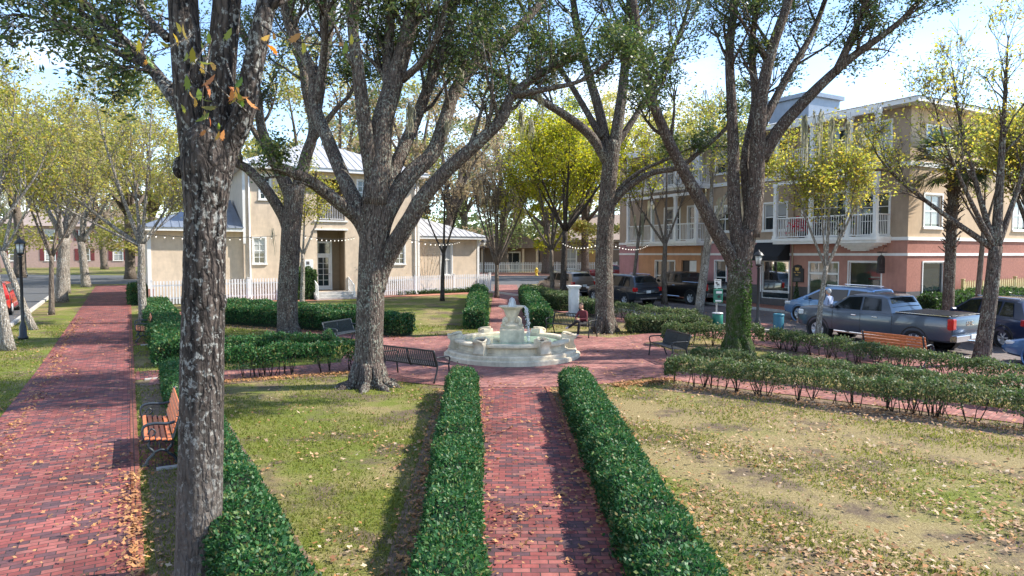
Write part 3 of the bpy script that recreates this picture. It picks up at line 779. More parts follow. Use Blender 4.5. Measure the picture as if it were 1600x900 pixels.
def fan(rnd, n, h, w, zj=.25, ph=0):
    out = []
    for k in range(n):
        a = ph + k / n * 2 * math.pi + rnd.uniform(-.35, .35); s = w * rnd.uniform(.55, 1.1)
        out.append(((math.cos(a) * s, math.sin(a) * s, h * rnd.uniform(1 - zj, 1 + zj * .4)), rnd.uniform(.42, .62)))
    out.append(((rnd.uniform(-.3, .3), rnd.uniform(-.3, .3), h * 1.1), .6))
    return out
rt = random.Random(5)
# yellow crape myrtle by the end-on bench: three stems drawn from the photo
small_tree('yellow-leaved crape myrtle with forked pale trunk behind the dark end-on bench', ground(-16.9, 31.2), 201, .19, (.0, 0, 3.6), [((-5.6, .6, 4.6), .55), ((-2.6, 1, 7.2), .6), ((.8, -.3, 6.6), .5), ((2.2, 1, 4.8), .4), ((-3.6, -1.4, 2.4), .38), ((-1.2, 1.5, 5.6), .5), ((1.2, .5, 1.7), .25)], BKP, YEL, .15, .09, 6, .36, .4, 2.1, 10, 'crape_myrtle', n=7, zmin=4.5)
# the row on the lawn strip
small_tree('grey tilted trunk beside the black lamp post on the lawn strip', ground(-17.35, 23.4), 202, .2, (-.6, 0, 3.9), [((-2.6, .6, 4.6), .6), ((.6, .8, 5.2), .6), ((1.9, .4, 3.0), .4), ((-.6, -.8, 4.4), .5)], BKP, YEL, .15, .09, 6, .3, .45, 1.7, 8, moss=[(Vector((-17.3, 23.3, 5.4)), 1.0, .4, 30)])
small_tree('thin leaning trunk just beyond the black lamp post', ground(-20.25, 28.8), 203, .15, (-1.35, .2, 3.3), [((-1.8, .4, 3.6), .6), ((.4, .8, 4.6), .6), ((1.6, .2, 3.4), .45)], BKP, YEL, .18, .11, 6, .35, .5, 1.8, 7)
small_tree('slender straight trunk on the lawn strip before the kerb', ground(-23.4, 34.6), 204, .14, (.1, 0, 3.0), [((-2, .6, 4.6), .6), ((.5, .8, 5.6), .6), ((1.9, .2, 4.0), .5), ((-.4, -1, 4.2), .5)], BKM, BGY, .22, .13, 6, .4, .55, 2.0, 8)
small_tree('thick pale trunk with dark foot on the lawn strip', ground(-27.8, 42.0), 205, .36, (.3, 0, 3.9), [((-2.6, .6, 5.2), .55), ((.5, .8, 7.6), .6), ((2.4, .2, 5.4), .5), ((-.4, -1, 6.4), .5)], BKP, BGY, .26, .16, 6, .5, .6, 2.6, 9)
small_tree('forked pale trunk beyond the thick one on the lawn strip', ground(-31.6, 48.4), 206, .24, (.2, 0, 4.2), [((-2.6, .6, 5.6), .6), ((.8, .8, 7.2), .6), ((2.6, .2, 5.0), .5)], BKP, BGY, .28, .17, 6, .5, .6, 2.6, 9)
small_tree('last pale trunk on the lawn strip beside the cross street', ground(-34.2, 54.8), 207, .36, (-.3, 0, 3.6), [((-3.4, .6, 6.2), .55), ((.8, .8, 8.2), .6), ((3.2, .2, 6.0), .55), ((1, -1, 7), .5)], BKP, BGY, .3, .18, 6, .55, .6, 3.0, 9, moss=[(ground(-33.5, 54, 8), 2, .8, 30)])
# centre
small_tree('small bare tree before the white fence of the house', ground(-4.35, 42.5), 208, .14, (.1, 0, 3.0), [((-1.6, .5, 4.0), .5), ((1.4, .5, 5.2), .5), ((.1, .2, 5.6), .65), ((1.1, -.5, 3.4), .4)], BKD, BGO, .14, .08, 3, .25, .3, 1.1, 7, up=.35)
small_tree('vase-shaped grey crape myrtle with hanging moss at the end of the centre path', ground(-1.0, 44.6), 209, .16, (0, 0, 2.2), fan(rt, 8, 6.4, 2.6, .2), BKM, BGO, .15, .09, 4, .35, .4, 1.5, 8, 'crape_myrtle', up=.35, moss=[(ground(-1.5, 44.6, 6.2), 1.8, 1.1, 70), (ground(.1, 44, 7.2), 1.6, .8, 50)])
small_tree('yellow-green tree beside the brown car at the end of the path', ground(2.55, 42.6), 210, .16, (-.1, 0, 3.2), fan(rt, 6, 6.2, 2.8, .25), BKM, OAKY, .2, .12, 7, .42, .6, 1.9, 9, zmin=4.2)
small_tree('dark-trunked yellow-green tree behind the white pedestal', ground(3.05, 41.2), 211, .21, (.15, 0, 4.4), fan(rt, 6, 6.4, 3.2, .25, .5), BKD, OAKY, .2, .12, 7, .45, .6, 2.0, 9, zmin=4.2)
small_tree('thin mossy tree beside the black car behind the straight oak', ground(7.0, 40.0), 212, .12, (.4, 0, 4.0), [((-.6, .4, 3.2), .6), ((1.3, .5, 4.6), .6), ((.5, .6, 5.6), .5)], BKM, OAKY, .2, .12, 5, .35, .5, 1.4, 7, moss=[(ground(7.3, 40, 5.2), 2.2, .2, 40), (ground(8, 40, 5.8), 1.6, .3, 30)])
small_tree('bare grey tree before the orange shop wall', ground(9.0, 40.2), 213, .17, (0, 0, 3.6), [((-2.2, .5, 3.8), .5), ((-1.2, .3, 5.2), .5), ((1.4, .4, 4.0), .5), ((.2, .6, 5.8), .6)], BKM, BGO, .1, .06, 2, .2, .15, 1.5, 8, up=.25)
small_tree('leaning yellow-leaved street tree before the black pickup', ground(8.95, 32.8), 214, .22, (.55, 0, 4.6), [((-1.8, .4, 3.4), .5), ((1.9, .5, 4.0), .55), ((.3, .8, 5.4), .6), ((2.4, -.3, 2.2), .35)], BKP, YEL, .16, .10, 6, .38, .6, 1.7, 9, zmin=4.4, moss=[(ground(9.6, 32.5, 6.0), 1.4, .5, 30)])
small_tree('slim young tree with autumn leaves before the grey pickup', ground(10.6, 23.6), 215, .10, (.25, 0, 2.9), [((-1.3, .3, 4.0), .55), ((1.6, .3, 3.8), .55), ((.3, .4, 4.6), .65), ((-.4, -.3, 3.0), .4), ((.9, -.2, 3.0), .4)], BKP, YEL, .125, .08, 7, .28, .75, 1.15, 8, moss=[(ground(10.9, 23.6, 6.6), 1.2, .7, 90)], zmin=4.7)
small_tree('tall forked tree with yellow leaves beside the navy car', ground(14.15, 20.5), 216, .24, (.35, 0, 3.6), [((-3.6, .4, 3.0), .45), ((.5, .5, 6.4), .7), ((1.4, .6, 3.4), .5), ((-1.2, .5, 5.6), .45), ((-2.3, -.5, 4.2), .4)], BK2, YEL, .12, .08, 6, .3, .36, 1.6, 9, zmin=4.0, moss=[(Vector((15.6, 20.4, 8.6)), 1.3, .08, 14), (Vector((13.2, 20.4, 9.8)), 1.0, .05, 12)])
small_tree('second yellow-leaved tree growing behind the navy car', ground(19.1, 25.0), 217, .2, (.1, 0, 3.6), fan(rt, 7, 3.6, 2.1, .3), BK2, YEL, .15, .09, 9, .36, .95, 1.7, 9, zmin=3.9)
small_tree('thin trunk beside the palm along the salmon wall', ground(20.6, 30.2), 218, .13, (.2, 0, 4.2), [((-1.2, .3, 2.4), .5), ((1.0, .4, 3.2), .6), ((.2, .3, 3.6), .5)], BKM, YEL, .16, .10, 5, .3, .5, 1.3, 6)
small_tree('slender pale tree beside the house steps', ground(-12.0, 38.9), 219, .14, (.1, 0, 3.0), [((-1, .3, 3.0), .5), ((1.2, .3, 3.4), .6), ((.1, .4, 4.4), .5)], BKP, YEL, .17, .11, 7, .36, .6, 1.3, 7, zmin=4.6)

# ---- hedges ----------------------------------------------------------------
def hedge(label, a, b, w, h, L, dens, mat=None, z0=.0, stems=0, group='clipped hedges along the brick paths', seed=1, rnd=.10):
    rg = np.random.default_rng(seed); r_ = random.Random(seed)
    a = Vector((a[0], a[1], 0)); b = Vector((b[0], b[1], 0)); d = b - a; ln = d.length; dx = d / ln; dn = Vector((-dx.y, dx.x, 0))
    o = thing('hedge', label, 'hedge', (a.x, a.y, gz(a.y)), 0, group)
    def place(s, t, z):
        p = a + dx * s + dn * t
        return (p.x - a.x, p.y - a.y, gz(p.y) - gz(a.y) + z)
    # lumpy profile
    ks = max(3, int(ln / .35)); hw = [w / 2 * (1 + r_.uniform(-.15, .13)) for _ in range(ks + 1)]; hh = [h * (1 + r_.uniform(-rnd, rnd)) for _ in range(ks + 1)]
    def prof(s):
        f = np.clip(s / ln * ks, 0, ks - 1e-4); i = f.astype(int); t = f - i
        A, B = np.array(hw), np.array(hh)
        return A[i] * (1 - t) + A[i + 1] * t, B[i] * (1 - t) + B[i + 1] * t
    if not stems:                             # solid core, coloured dark for the shade among the leaves
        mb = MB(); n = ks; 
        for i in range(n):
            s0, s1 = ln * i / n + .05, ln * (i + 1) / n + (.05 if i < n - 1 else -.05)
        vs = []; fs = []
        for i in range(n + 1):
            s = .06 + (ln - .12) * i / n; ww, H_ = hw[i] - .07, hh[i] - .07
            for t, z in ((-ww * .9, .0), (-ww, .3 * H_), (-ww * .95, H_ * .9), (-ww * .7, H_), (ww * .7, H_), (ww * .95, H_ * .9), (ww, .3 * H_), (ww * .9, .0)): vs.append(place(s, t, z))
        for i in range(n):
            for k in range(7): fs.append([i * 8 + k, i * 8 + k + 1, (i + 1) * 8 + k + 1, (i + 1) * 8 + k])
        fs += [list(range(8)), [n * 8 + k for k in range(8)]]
        mb.add(vs, fs); mb.build('shade_core', MT['hedgeshade'], o)
    N = int(dens * ln * (w + 2 * (h - z0)))
    s = rg.uniform(0, ln, N); W_, H_ = prof(s)
    H_ = H_ + .025 * np.sin(s * 7.3 + seed) + .02 * np.sin(s * 13.1 + seed * 3); W_ = W_ + .02 * np.sin(s * 8.7 + seed * 2)
    q = rg.uniform(0, 1, N); ft = w / (w + 2 * (h - z0))
    top = q < ft
    t = np.where(top, rg.uniform(-1, 1, N) * W_, np.where(rg.random(N) < .5, -1, 1) * (W_ + rg.normal(0, .025, N)))
    z = np.where(top, H_ + rg.normal(0, .03, N), z0 + (H_ - z0) * rg.uniform(0, 1, N) ** .8)
    spr = rg.random(N) < .07; t = np.where(spr & ~top, t * 1.12, t); z = np.where(spr & top, z + rg.uniform(.02, .09, N), z)
    if stems:
        t = t * rg.uniform(.55, 1.05, N); z = z0 + (z - z0) * 1
        keep = (np.sin(s * 2.1 + seed) + np.sin(s * 5.3 + seed * 2) * .7 + rg.normal(0, .9, N) + (z - z0) / (h - z0) * 2.4) > .2
        s, t, z = s[keep], t[keep], z[keep]
    nE = int(dens * w * h * 2); se = np.where(rg.random(nE) < .5, 0, ln) + rg.normal(0, .03, nE)
    s = np.concatenate([s, se]); t = np.concatenate([t, rg.uniform(-w / 2, w / 2, nE)]); z = np.concatenate([z, rg.uniform(z0, h, nE)])
    top_all = z > h * .86; sh = np.clip(z / h, 0, 1) > .82; t = np.where(sh, t * .95, t); z = z - np.where(top_all, (np.abs(t) / (w / 2)).clip(0, 1.1) ** 4 * .09, 0)
    C = np.stack([dx.x * s + dn.x * t, dx.y * s + dn.y * t, z], 1)
    yy = a.y + C[:, 1]; zz = np.where(yy < 20, 0, np.where(yy < 60, .02 * (yy - 20), .8)); C[:, 2] += zz - gz(a.y)
    dirs = np.stack([dn.x * t / w * 1.2, dn.y * t / w * 1.2, np.full(len(s), .55)], 1)
    V, F = leaf_arrays(C, L, L * .55, rg, .35, .6, 1.3, dirs)
    mesh_np('foliage', V, F, mat or HEDGE, o)
    if stems:
        for i in range(int(ln * stems)):
            s = r_.uniform(.05, ln - .05); t0 = r_.uniform(-.15, .15) * w; mb = MB()
            for k in range(r_.randint(1, 3)):
                e = (s + r_.uniform(-.18, .18), t0 + r_.uniform(-.4, .4) * w, h * r_.uniform(.7, .95))
                mb.tube([place(s, t0, -.03), place((s + e[0]) / 2 + r_.uniform(-.08, .08), (t0 + e[1]) / 2 + r_.uniform(-.05, .05), h * .4), place(*e)], [.014, .010, .005], 4)
            mb.build('stem', BKD, o, fix=False)
    return o
m_, nt_, b_ = newmat('hedge_core_shade'); b_.inputs['Base Color'].default_value = (.012, .03, .01, 1); b_.inputs['Roughness'].default_value = .9
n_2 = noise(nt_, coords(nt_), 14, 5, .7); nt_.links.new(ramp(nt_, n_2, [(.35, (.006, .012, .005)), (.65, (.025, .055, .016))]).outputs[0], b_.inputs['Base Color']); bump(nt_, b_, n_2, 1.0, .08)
MT['hedgeshade'] = m_
soil = lambda a, b, w: kind(sheet('soil_bed', strip(a, b, w), .006, MT['soil'], (1, 0)))
# centre path, near pair
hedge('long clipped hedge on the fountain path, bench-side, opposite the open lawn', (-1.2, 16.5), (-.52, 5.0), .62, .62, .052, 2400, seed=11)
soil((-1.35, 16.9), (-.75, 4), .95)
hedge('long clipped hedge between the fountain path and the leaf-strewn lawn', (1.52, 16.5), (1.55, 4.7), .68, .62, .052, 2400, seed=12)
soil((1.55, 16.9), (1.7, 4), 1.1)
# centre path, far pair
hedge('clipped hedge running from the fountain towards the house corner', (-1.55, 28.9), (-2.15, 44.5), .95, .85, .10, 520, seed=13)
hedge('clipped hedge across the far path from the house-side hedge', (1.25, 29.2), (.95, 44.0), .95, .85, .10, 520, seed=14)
# long walk
h0 = Vector((-2.76, 7.0)); E22 = E2.to_2d()
def hl(y, off=0): return (h0.x - (y - 7.0) * .561 + off, y)
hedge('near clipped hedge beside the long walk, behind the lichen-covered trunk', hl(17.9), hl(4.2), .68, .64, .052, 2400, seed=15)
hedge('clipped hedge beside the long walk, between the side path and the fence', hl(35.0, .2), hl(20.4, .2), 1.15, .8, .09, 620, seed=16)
soil(hl(18.0, -.1), hl(3.5, -.1), 1.5)
# west side rows
hedge('front hedge with bare stems beside the broad oak', (-8.6, 18.0), (-4.45, 19.85), .85, .80, .085, 900, None, .30, 5, seed=17)
soil((-8.7, 17.75), (-4.6, 19.5), 1.3)
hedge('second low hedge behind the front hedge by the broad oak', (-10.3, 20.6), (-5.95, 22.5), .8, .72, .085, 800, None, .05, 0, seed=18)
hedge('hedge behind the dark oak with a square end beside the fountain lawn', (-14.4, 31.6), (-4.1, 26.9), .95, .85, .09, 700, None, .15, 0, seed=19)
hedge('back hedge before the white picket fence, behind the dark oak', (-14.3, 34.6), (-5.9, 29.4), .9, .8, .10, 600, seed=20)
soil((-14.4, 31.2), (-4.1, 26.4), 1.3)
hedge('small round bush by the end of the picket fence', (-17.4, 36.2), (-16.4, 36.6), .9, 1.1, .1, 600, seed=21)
# east side rows
hedge('front sparse hedge with bare stems before the leaf-strewn lawn', (4.15, 17.7), (11.6, 11.9), .78, .68, .07, 1350, HEDGE2, .27, 6, seed=22)
soil((4.1, 17.35), (11.6, 11.5), 1.2)
hedge('second sparse hedge below the moss-footed oak', (5.3, 19.7), (12.3, 13.9), .78, .62, .07, 1250, HEDGE2, .12, 4, seed=23)
hedge('sparse hedge behind the moss-footed oak and the dark bench', (5.5, 24.6), (8.9, 24.3), .75, .72, .08, 950, HEDGE2, .22, 6, seed=24)
hedge('sparse stemmed hedge between the street benches and the lawn', (9.2, 23.9), (12.9, 15.3), .72, .66, .07, 1200, HEDGE2, .28, 6, seed=25)
soil((5.5, 24.3), (8.9, 24.0), 1.0); soil((9.05, 23.7), (12.75, 15.1), 1.1)
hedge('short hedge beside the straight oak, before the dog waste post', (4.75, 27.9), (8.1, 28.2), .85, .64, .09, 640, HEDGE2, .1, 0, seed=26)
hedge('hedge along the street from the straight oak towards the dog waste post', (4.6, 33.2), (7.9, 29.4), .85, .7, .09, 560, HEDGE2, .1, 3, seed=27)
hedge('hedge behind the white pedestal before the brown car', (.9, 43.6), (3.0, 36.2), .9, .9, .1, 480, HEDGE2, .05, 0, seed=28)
hedge('short hedge behind the seated person by the black car', (3.3, 35.0), (4.4, 33.4), .9, .8, .1, 480, HEDGE2, .05, 0, seed=29)
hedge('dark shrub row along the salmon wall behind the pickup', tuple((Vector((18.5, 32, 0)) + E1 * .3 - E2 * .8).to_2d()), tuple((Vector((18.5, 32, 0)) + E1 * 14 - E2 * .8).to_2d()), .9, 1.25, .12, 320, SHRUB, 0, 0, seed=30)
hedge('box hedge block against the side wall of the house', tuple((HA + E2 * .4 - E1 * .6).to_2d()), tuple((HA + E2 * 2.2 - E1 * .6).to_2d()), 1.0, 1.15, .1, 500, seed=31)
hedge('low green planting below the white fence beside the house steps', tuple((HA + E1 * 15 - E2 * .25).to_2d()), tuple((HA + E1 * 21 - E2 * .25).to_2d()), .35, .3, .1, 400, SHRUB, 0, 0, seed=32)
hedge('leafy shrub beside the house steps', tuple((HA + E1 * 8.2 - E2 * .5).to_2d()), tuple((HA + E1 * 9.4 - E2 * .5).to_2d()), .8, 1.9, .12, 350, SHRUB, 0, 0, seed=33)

# ---- lawn blades and leaf litter ----------------------------------------------
def inpath(X, Y_):
    """true where a brick surface lies"""
    pr = lambda a, d: ((X - a[0]) * (-d[1]) + (Y_ - a[1]) * d[0])
    r_ = np.hypot(X - FC.x, Y_ - FC.y) < 5.35
    c = np.abs(X - (.46 + (Y_ - 3) * (-.0306))) < .95
    e = (X - LP_R[0]) * E1.x + (Y_ - LP_R[1]) * E1.y
    lw = (e < .1) & (e > -2.35)
    def al(d, w, ln):
        s = (X - FC.x) * d.x + (Y_ - FC.y) * d.y; t = -(X - FC.x) * d.y + (Y_ - FC.y) * d.x
        return (s > 0) & (s < ln) & (np.abs(t) < w / 2)
    k = (X - K0.x) * E1.x + (Y_ - K0.y) * E1.y
    return r_ | (c & (Y_ < 60)) | lw | al(P1, 1.7, 15) | al(P1b, 1.6, 11) | (np.abs((X - 1.6) * .623 + (Y_ - 21.15) * .782) < .7) & (X > 1.6) & (X < 13) | al(P2b, 1.7, 22) | (k > -3.0)
def nzv(X, Y_, f, s):
    return np.sin(X * f + s) * np.cos(Y_ * f * 1.3 + s * 2) + .6 * np.sin(X * f * 2.3 + Y_ * f * 1.7 + s)
N = 260000
Yb = 6.2 + (rng.random(N) ** 1.7) * 24; Xb = (rng.random(N) * 2 - 1) * (Yb * .80 + .5)
k_ = ~inpath(Xb, Yb) & (nzv(Xb, Yb, 1.1, 2.0) + rng.normal(0, .5, N) > -.35 + .5 * (Xb > 1.5))
Xb, Yb = Xb[k_], Yb[k_]; n = len(Xb)
zb = np.where(Yb < 20, 0, .02 * (Yb - 20))
hb = rng.uniform(.018, .045, n) * (1 + Yb / 40); wb = .004 + .0006 * Yb; an = rng.uniform(0, 2 * math.pi, n)
Vb = np.empty((n, 3, 3), dtype=np.float32)
dxb, dyb = np.cos(an) * wb, np.sin(an) * wb
Vb[:, 0] = np.stack([Xb - dxb, Yb - dyb, zb - .003], 1); Vb[:, 1] = np.stack([Xb + dxb, Yb + dyb, zb - .003], 1)
Vb[:, 2] = np.stack([Xb + rng.normal(0, .02, n), Yb + rng.normal(0, .02, n), zb + hb], 1)
g_ = mesh_np('lawn_grass_blades', Vb.reshape(-1, 3), np.arange(n * 3, dtype=np.int32).reshape(n, 3), BLADE, None, False, 3)
kind(g_, 'stuff'); tag(g_, 'short green and straw-coloured grass growing across the lawns', 'grass')

def litter(name, label, N, mat, region, size, seed, pos=None):
    rg = np.random.default_rng(seed)
    Yl = 6.2 + (rg.random(N) ** 1.5) * 30; Xl = (rg.random(N) * 2 - 1) * (Yl * .8 + .5)
    if pos is not None: Xl, Yl = pos
    k = region(Xl, Yl, rg); Xl, Yl = Xl[k], Yl[k]; n = len(Xl)
    zl = np.where(Yl < 20, 0, .02 * (Yl - 20)) + rg.uniform(.03, .055, n)
    # six-point lobed leaves, gently cupped
    a0 = rg.uniform(0, 2 * math.pi, n); s = size * rg.uniform(.55, 1.35, n) / 2
    tilt = rg.normal(0, .32, (n, 2)); shape = [(1.0, 0), (.45, .5), (.62, 1.15), (.28, 1.9), (.6, 2.6), (.5, 3.4), (.3, 4.1), (.62, 4.9), (.42, 5.7)]
    Vv = np.empty((n, len(shape), 3), dtype=np.float32)
    for i, (rr_, aa) in enumerate(shape):
        x = np.cos(a0 + aa) * rr_ * s; y = np.sin(a0 + aa) * rr_ * s
        Vv[:, i] = np.stack([Xl + x, Yl + y, zl + np.clip(x * tilt[:, 0] + y * tilt[:, 1], -.02, .05) + .18 * rr_ * s * rg.uniform(-.3, 1, n)], 1)
    o = mesh_np(name, Vv.reshape(-1, 3), np.arange(n * len(shape), dtype=np.int32).reshape(n, len(shape)), mat, None, False, len(shape))
    kind(o, 'stuff'); return tag(o, label, 'leaves')
litter('fallen_leaves', 'dry tan leaves scattered over the lawns', 76000, LITTER,
       lambda X, Y_, rg: ~inpath(X, Y_) & (rg.random(len(X)) < np.where(X > 1.2, .62, .17) * np.clip(.55 + .5 * nzv(X, Y_, .9, 1.0), .12, 1.3)), .088, 3)
def drift(N, seed):
    rg = np.random.default_rng(seed); X, Y_ = [], []
    lines = [((-.86, 17), (-.36, 4.6)), ((1.06, 17), (1.32, 4.6)), ((-1.75, 17), (-1.05, 4.6)), ((2.05, 17), (2.1, 4.6)), (tuple(LP_R), (-2.2, 3.8)), ((-8.1, 10.5), (-21, 33)), ((-8.4, 17.4), (-4.6, 19.2)), ((4.1, 17.2), (11.6, 11.4)), ((-14.4, 30.8), (-4.1, 26.2)), ((2.6, 17.3), (4.4, 18.2))]
    for a, b in lines:
        t = rg.random(N // len(lines)); o = rg.exponential(.11, len(t)) * np.where(rg.random(len(t)) < .6, 1, -1)
        dx, dy = b[0] - a[0], b[1] - a[1]; l = math.hypot(dx, dy); X.append(a[0] + dx * t - dy / l * o); Y_.append(a[1] + dy * t + dx / l * o)
    return np.concatenate(X), np.concatenate(Y_)
litter('fallen_leaves', 'brown leaves drifted along the path edges and hedge feet', 9000, LITRED, lambda X, Y_, rg: np.ones(len(X), dtype=bool), .085, 9, drift(9000, 21))
litter('fallen_leaves', 'rust-brown leaves scattered over the red brick paths', 22000, LITRED,
       lambda X, Y_, rg: inpath(X, Y_) & (rg.random(len(X)) < np.clip(.45 + .6 * nzv(X, Y_, 1.2, 4.0), .08, 1)), .09, 4)
# ================================================================== buildings
MT['blindglass'] = M('blind_behind_glass', (.34, .35, .36), .12, .06, 2, spec=.8)
class Face:
    """builds boxes on a wall plane: s along the wall, z up, o outwards"""
    def __init__(s, O, d, n): s.O, s.d, s.n = Vector(O), Vector(d), Vector(n)
    def p(s, a, z, o): return s.O + s.d * a + s.n * o + Vector((0, 0, z))
    def box(s, mb, a0, a1, z0, z1, o0, o1):
        vs = [s.p(a, z, o) for o in (o0, o1) for a, z in ((a0, z0), (a1, z0), (a1, z1), (a0, z1))]
        mb.add(vs, [[3, 2, 1, 0], [4, 5, 6, 7], [0, 1, 5, 4], [1, 2, 6, 5], [2, 3, 7, 6], [3, 0, 4, 7]])
    def wall(s, mb, a0, a1, z0, z1, holes=(), depth=.22, o=0.0):
        A = sorted({a0, a1, *[h for q in holes for h in q[:2]]}); Z = sorted({z0, z1, *[h for q in holes for h in q[2:4]]})
        A = [a for a in A if a0 - 1e-6 <= a <= a1 + 1e-6]; Z = [z for z in Z if z0 - 1e-6 <= z <= z1 + 1e-6]
        for i in range(len(A) - 1):
            for j in range(len(Z) - 1):
                ca, cz = (A[i] + A[i + 1]) / 2, (Z[j] + Z[j + 1]) / 2
                if any(q[0] < ca < q[1] and q[2] < cz < q[3] for q in holes): continue
                mb.add([s.p(A[i], Z[j], o), s.p(A[i + 1], Z[j], o), s.p(A[i + 1], Z[j + 1], o), s.p(A[i], Z[j + 1], o)], [[0, 1, 2, 3]])
        for q in holes:
            b0, b1, y0, y1 = max(q[0], a0), min(q[1], a1), max(q[2], z0), min(q[3], z1)
            if b0 >= b1 or y0 >= y1: continue
            for (a, b) in (((b0, y0), (b1, y0)), ((b1, y0), (b1, y1)), ((b1, y1), (b0, y1)), ((b0, y1), (b0, y0))):
                mb.add([s.p(*a, o), s.p(*b, o), s.p(*b, o - depth), s.p(*a, o - depth)], [[0, 1, 2, 3]])
    def quad(s, mb, a0, a1, z0, z1, o):
        mb.add([s.p(a0, z0, o), s.p(a1, z0, o), s.p(a1, z1, o), s.p(a0, z1, o)], [[0, 1, 2, 3]])
    def window(s, par, a0, a1, z0, z1, nx=2, nz=2, fw=.08, trim=.1, name='window', glass=None, dep=.1, sash=True, frame=None, sill=True):
        mb = MB()
        if trim:
            s.box(mb, a0 - trim, a0, z0 - trim, z1 + trim, .003, .035); s.box(mb, a1, a1 + trim, z0 - trim, z1 + trim, .003, .035)
            s.box(mb, a0, a1, z1, z1 + trim, .003, .037)
            if sill: s.box(mb, a0 - trim - .03, a1 + trim + .03, z0 - trim - .002, z0 - .001, .004, .08)
        f = fw * .55; e = .002
        s.box(mb, a0 + e, a0 + f, z0 + e, z1 - e, -dep, -dep + .06); s.box(mb, a1 - f, a1 - e, z0 + e, z1 - e, -dep, -dep + .06)
        s.box(mb, a0 + f, a1 - f, z0 + e, z0 + f, -dep, -dep + .06); s.box(mb, a0 + f, a1 - f, z1 - f, z1 - e, -dep, -dep + .06)
        for i in range(1, nx):
            a = a0 + (a1 - a0) * i / nx; s.box(mb, a - f * .35, a + f * .35, z0 + f, z1 - f, -dep + .004, -dep + .04)
        for j in range(1, nz):
            z = z0 + (z1 - z0) * j / nz; g = f * (.7 if sash and j * 2 == nz else .35)
            s.box(mb, a0 + f, a1 - f, z - g, z + g, -dep + .006, -dep + .046)
        w = mb.build(name, frame or MT['white'], par)
        g = MB(); s.quad(g, a0 + f * .5, a1 - f * .5, z0 + f * .5, z1 - f * .5, -dep + .012); g.build('pane', glass or MT['glass'], w)
        if glass is None and name == 'window' and z1 - z0 > 1.2:          # a roller blind drawn part way
            k = R.choice((0, .3, .45, .6, .9))
            if k: b = MB(); s.quad(b, a0 + f, a1 - f, z1 - (z1 - z0) * k, z1 - f, -dep + .015); b.build('roller_blind', MT['blindglass'], w)
        return w

def railing(mb, fc, a0, a1, z0, z1, o, step=.13):
    fc.box(mb, a0, a1, z1 - .06, z1, o - .03, o + .03); fc.box(mb, a0, a1, z0 + .06, z0 + .1, o - .02, o + .02)
    n = max(2, int(abs(a1 - a0) / step))
    for i in range(n + 1):
        a = a0 + (a1 - a0) * i / n; fc.box(mb, a - .012, a + .012, z0 + .1, z1 - .06, o - .012, o + .012)
def railside(mb, fc, a, o0, o1, z0, z1, step=.13):
    fc.box(mb, a - .03, a + .03, z1 - .06, z1, o0, o1); fc.box(mb, a - .02, a + .02, z0 + .06, z0 + .1, o0, o1)
    n = max(2, int(abs(o1 - o0) / step))
    for i in range(n + 1):
        o = o0 + (o1 - o0) * i / n; fc.box(mb, a - .012, a + .012, z0 + .1, z1 - .06, o - .012, o + .012)

def hip_roof(mb, x0, x1, y0, y1, z, zr, t=.0, ridge=None, rib=.45, over=0.0):
    """hip roof with standing seams; ridge = (rx0, ry, rx1)"""
    if ridge is None:
        w = (y1 - y0) / 2; ridge = (x0 + w, (y0 + y1) / 2, x1 - w)
    a, b, c, d = Vector((x0, y0, z)), Vector((x1, y0, z)), Vector((x1, y1, z)), Vector((x0, y1, z))
    r0, r1 = Vector((ridge[0], ridge[1], zr)), Vector((ridge[2], ridge[1], zr))
    mb.add([a, b, c, d, r0, r1], [[0, 1, 5, 4], [1, 2, 5], [2, 3, 4, 5], [3, 0, 4]])
    # seams
    def seams(p, q, tops):
        L = (q - p).length; n = int(L / rib)
        for i in range(1, n):
            f = i / n; e = p.lerp(q, f)
            # go up-slope: intersect with polygon p,q,tops
            if len(tops) == 2:
                u, v = tops; fu = (u - p).dot((q - p).normalized()) / L; fv = (v - p).dot((q - p).normalized()) / L
                if f < fu: k = f / max(fu, 1e-3); top = p.lerp(u, k)
                elif f > fv: k = (1 - f) / max(1 - fv, 1e-3); top = q.lerp(v, k)
                else: top = u.lerp(v, (f - fu) / max(fv - fu, 1e-4))
            else:
                u = tops[0]; fu = (u - p).dot((q - p).normalized()) / L
                top = p.lerp(u, f / fu) if f < fu else q.lerp(u, (1 - f) / (1 - fu))
            if (top - e).length > .3: mb.bar(e + Vector((0, 0, .01)), top + Vector((0, 0, .01)), .03, .05)
    seams(a, b, (r0, r1)); seams(d, a, (r0,)); seams(b, c, (r1,))

# ------------------------------------------------ salmon corner shop building
salmon = brickmat('scored_salmon_stucco', [(0, (.45, .23, .17)), (1, (.51, .27, .205))], .62, .31, .006, (.36, .16, .12), .22, .85, False, .15, .3)
MT['salmon'] = M('salmon_stucco', (.43, .215, .165), .85, .08, 3, .1, stain=.24)
MT['pink'] = M('pink_stucco', (.47, .235, .24), .85, .08, 3, .1, stain=.24)
MT['orange'] = M('orange_stucco', (.54, .28, .15), .85, .08, 3, .1, stain=.24)
MT['tanshade'] = M('shaded_tan_stucco', (.40, .30, .215), .85, .07, 3, .1, stain=.24)  # tan stucco with the street face's shade mixed into its colour
MT['tanlit'] = M('lit_tan_stucco', (.52, .38, .25), .85, .07, 3, .1, stain=.12)  # same tan stucco, the light on the other face put into its colour
MT['slate'] = M('dark_base_render', (.10, .09, .088), .8, .2, 6, .1)
MT['awning'] = M('black_awning_canvas', (.010, .012, .016), .8, .2, 12, .1)
MT['grey'] = M('grey_plaster', (.36, .37, .36), .8, .1, 4)
MT['gold'] = M('gold_lettering', (.72, .47, .13), .4, .1, 12)
MT['pic'] = M('picture_print', (.25, .24, .2), .6, .8, 5)
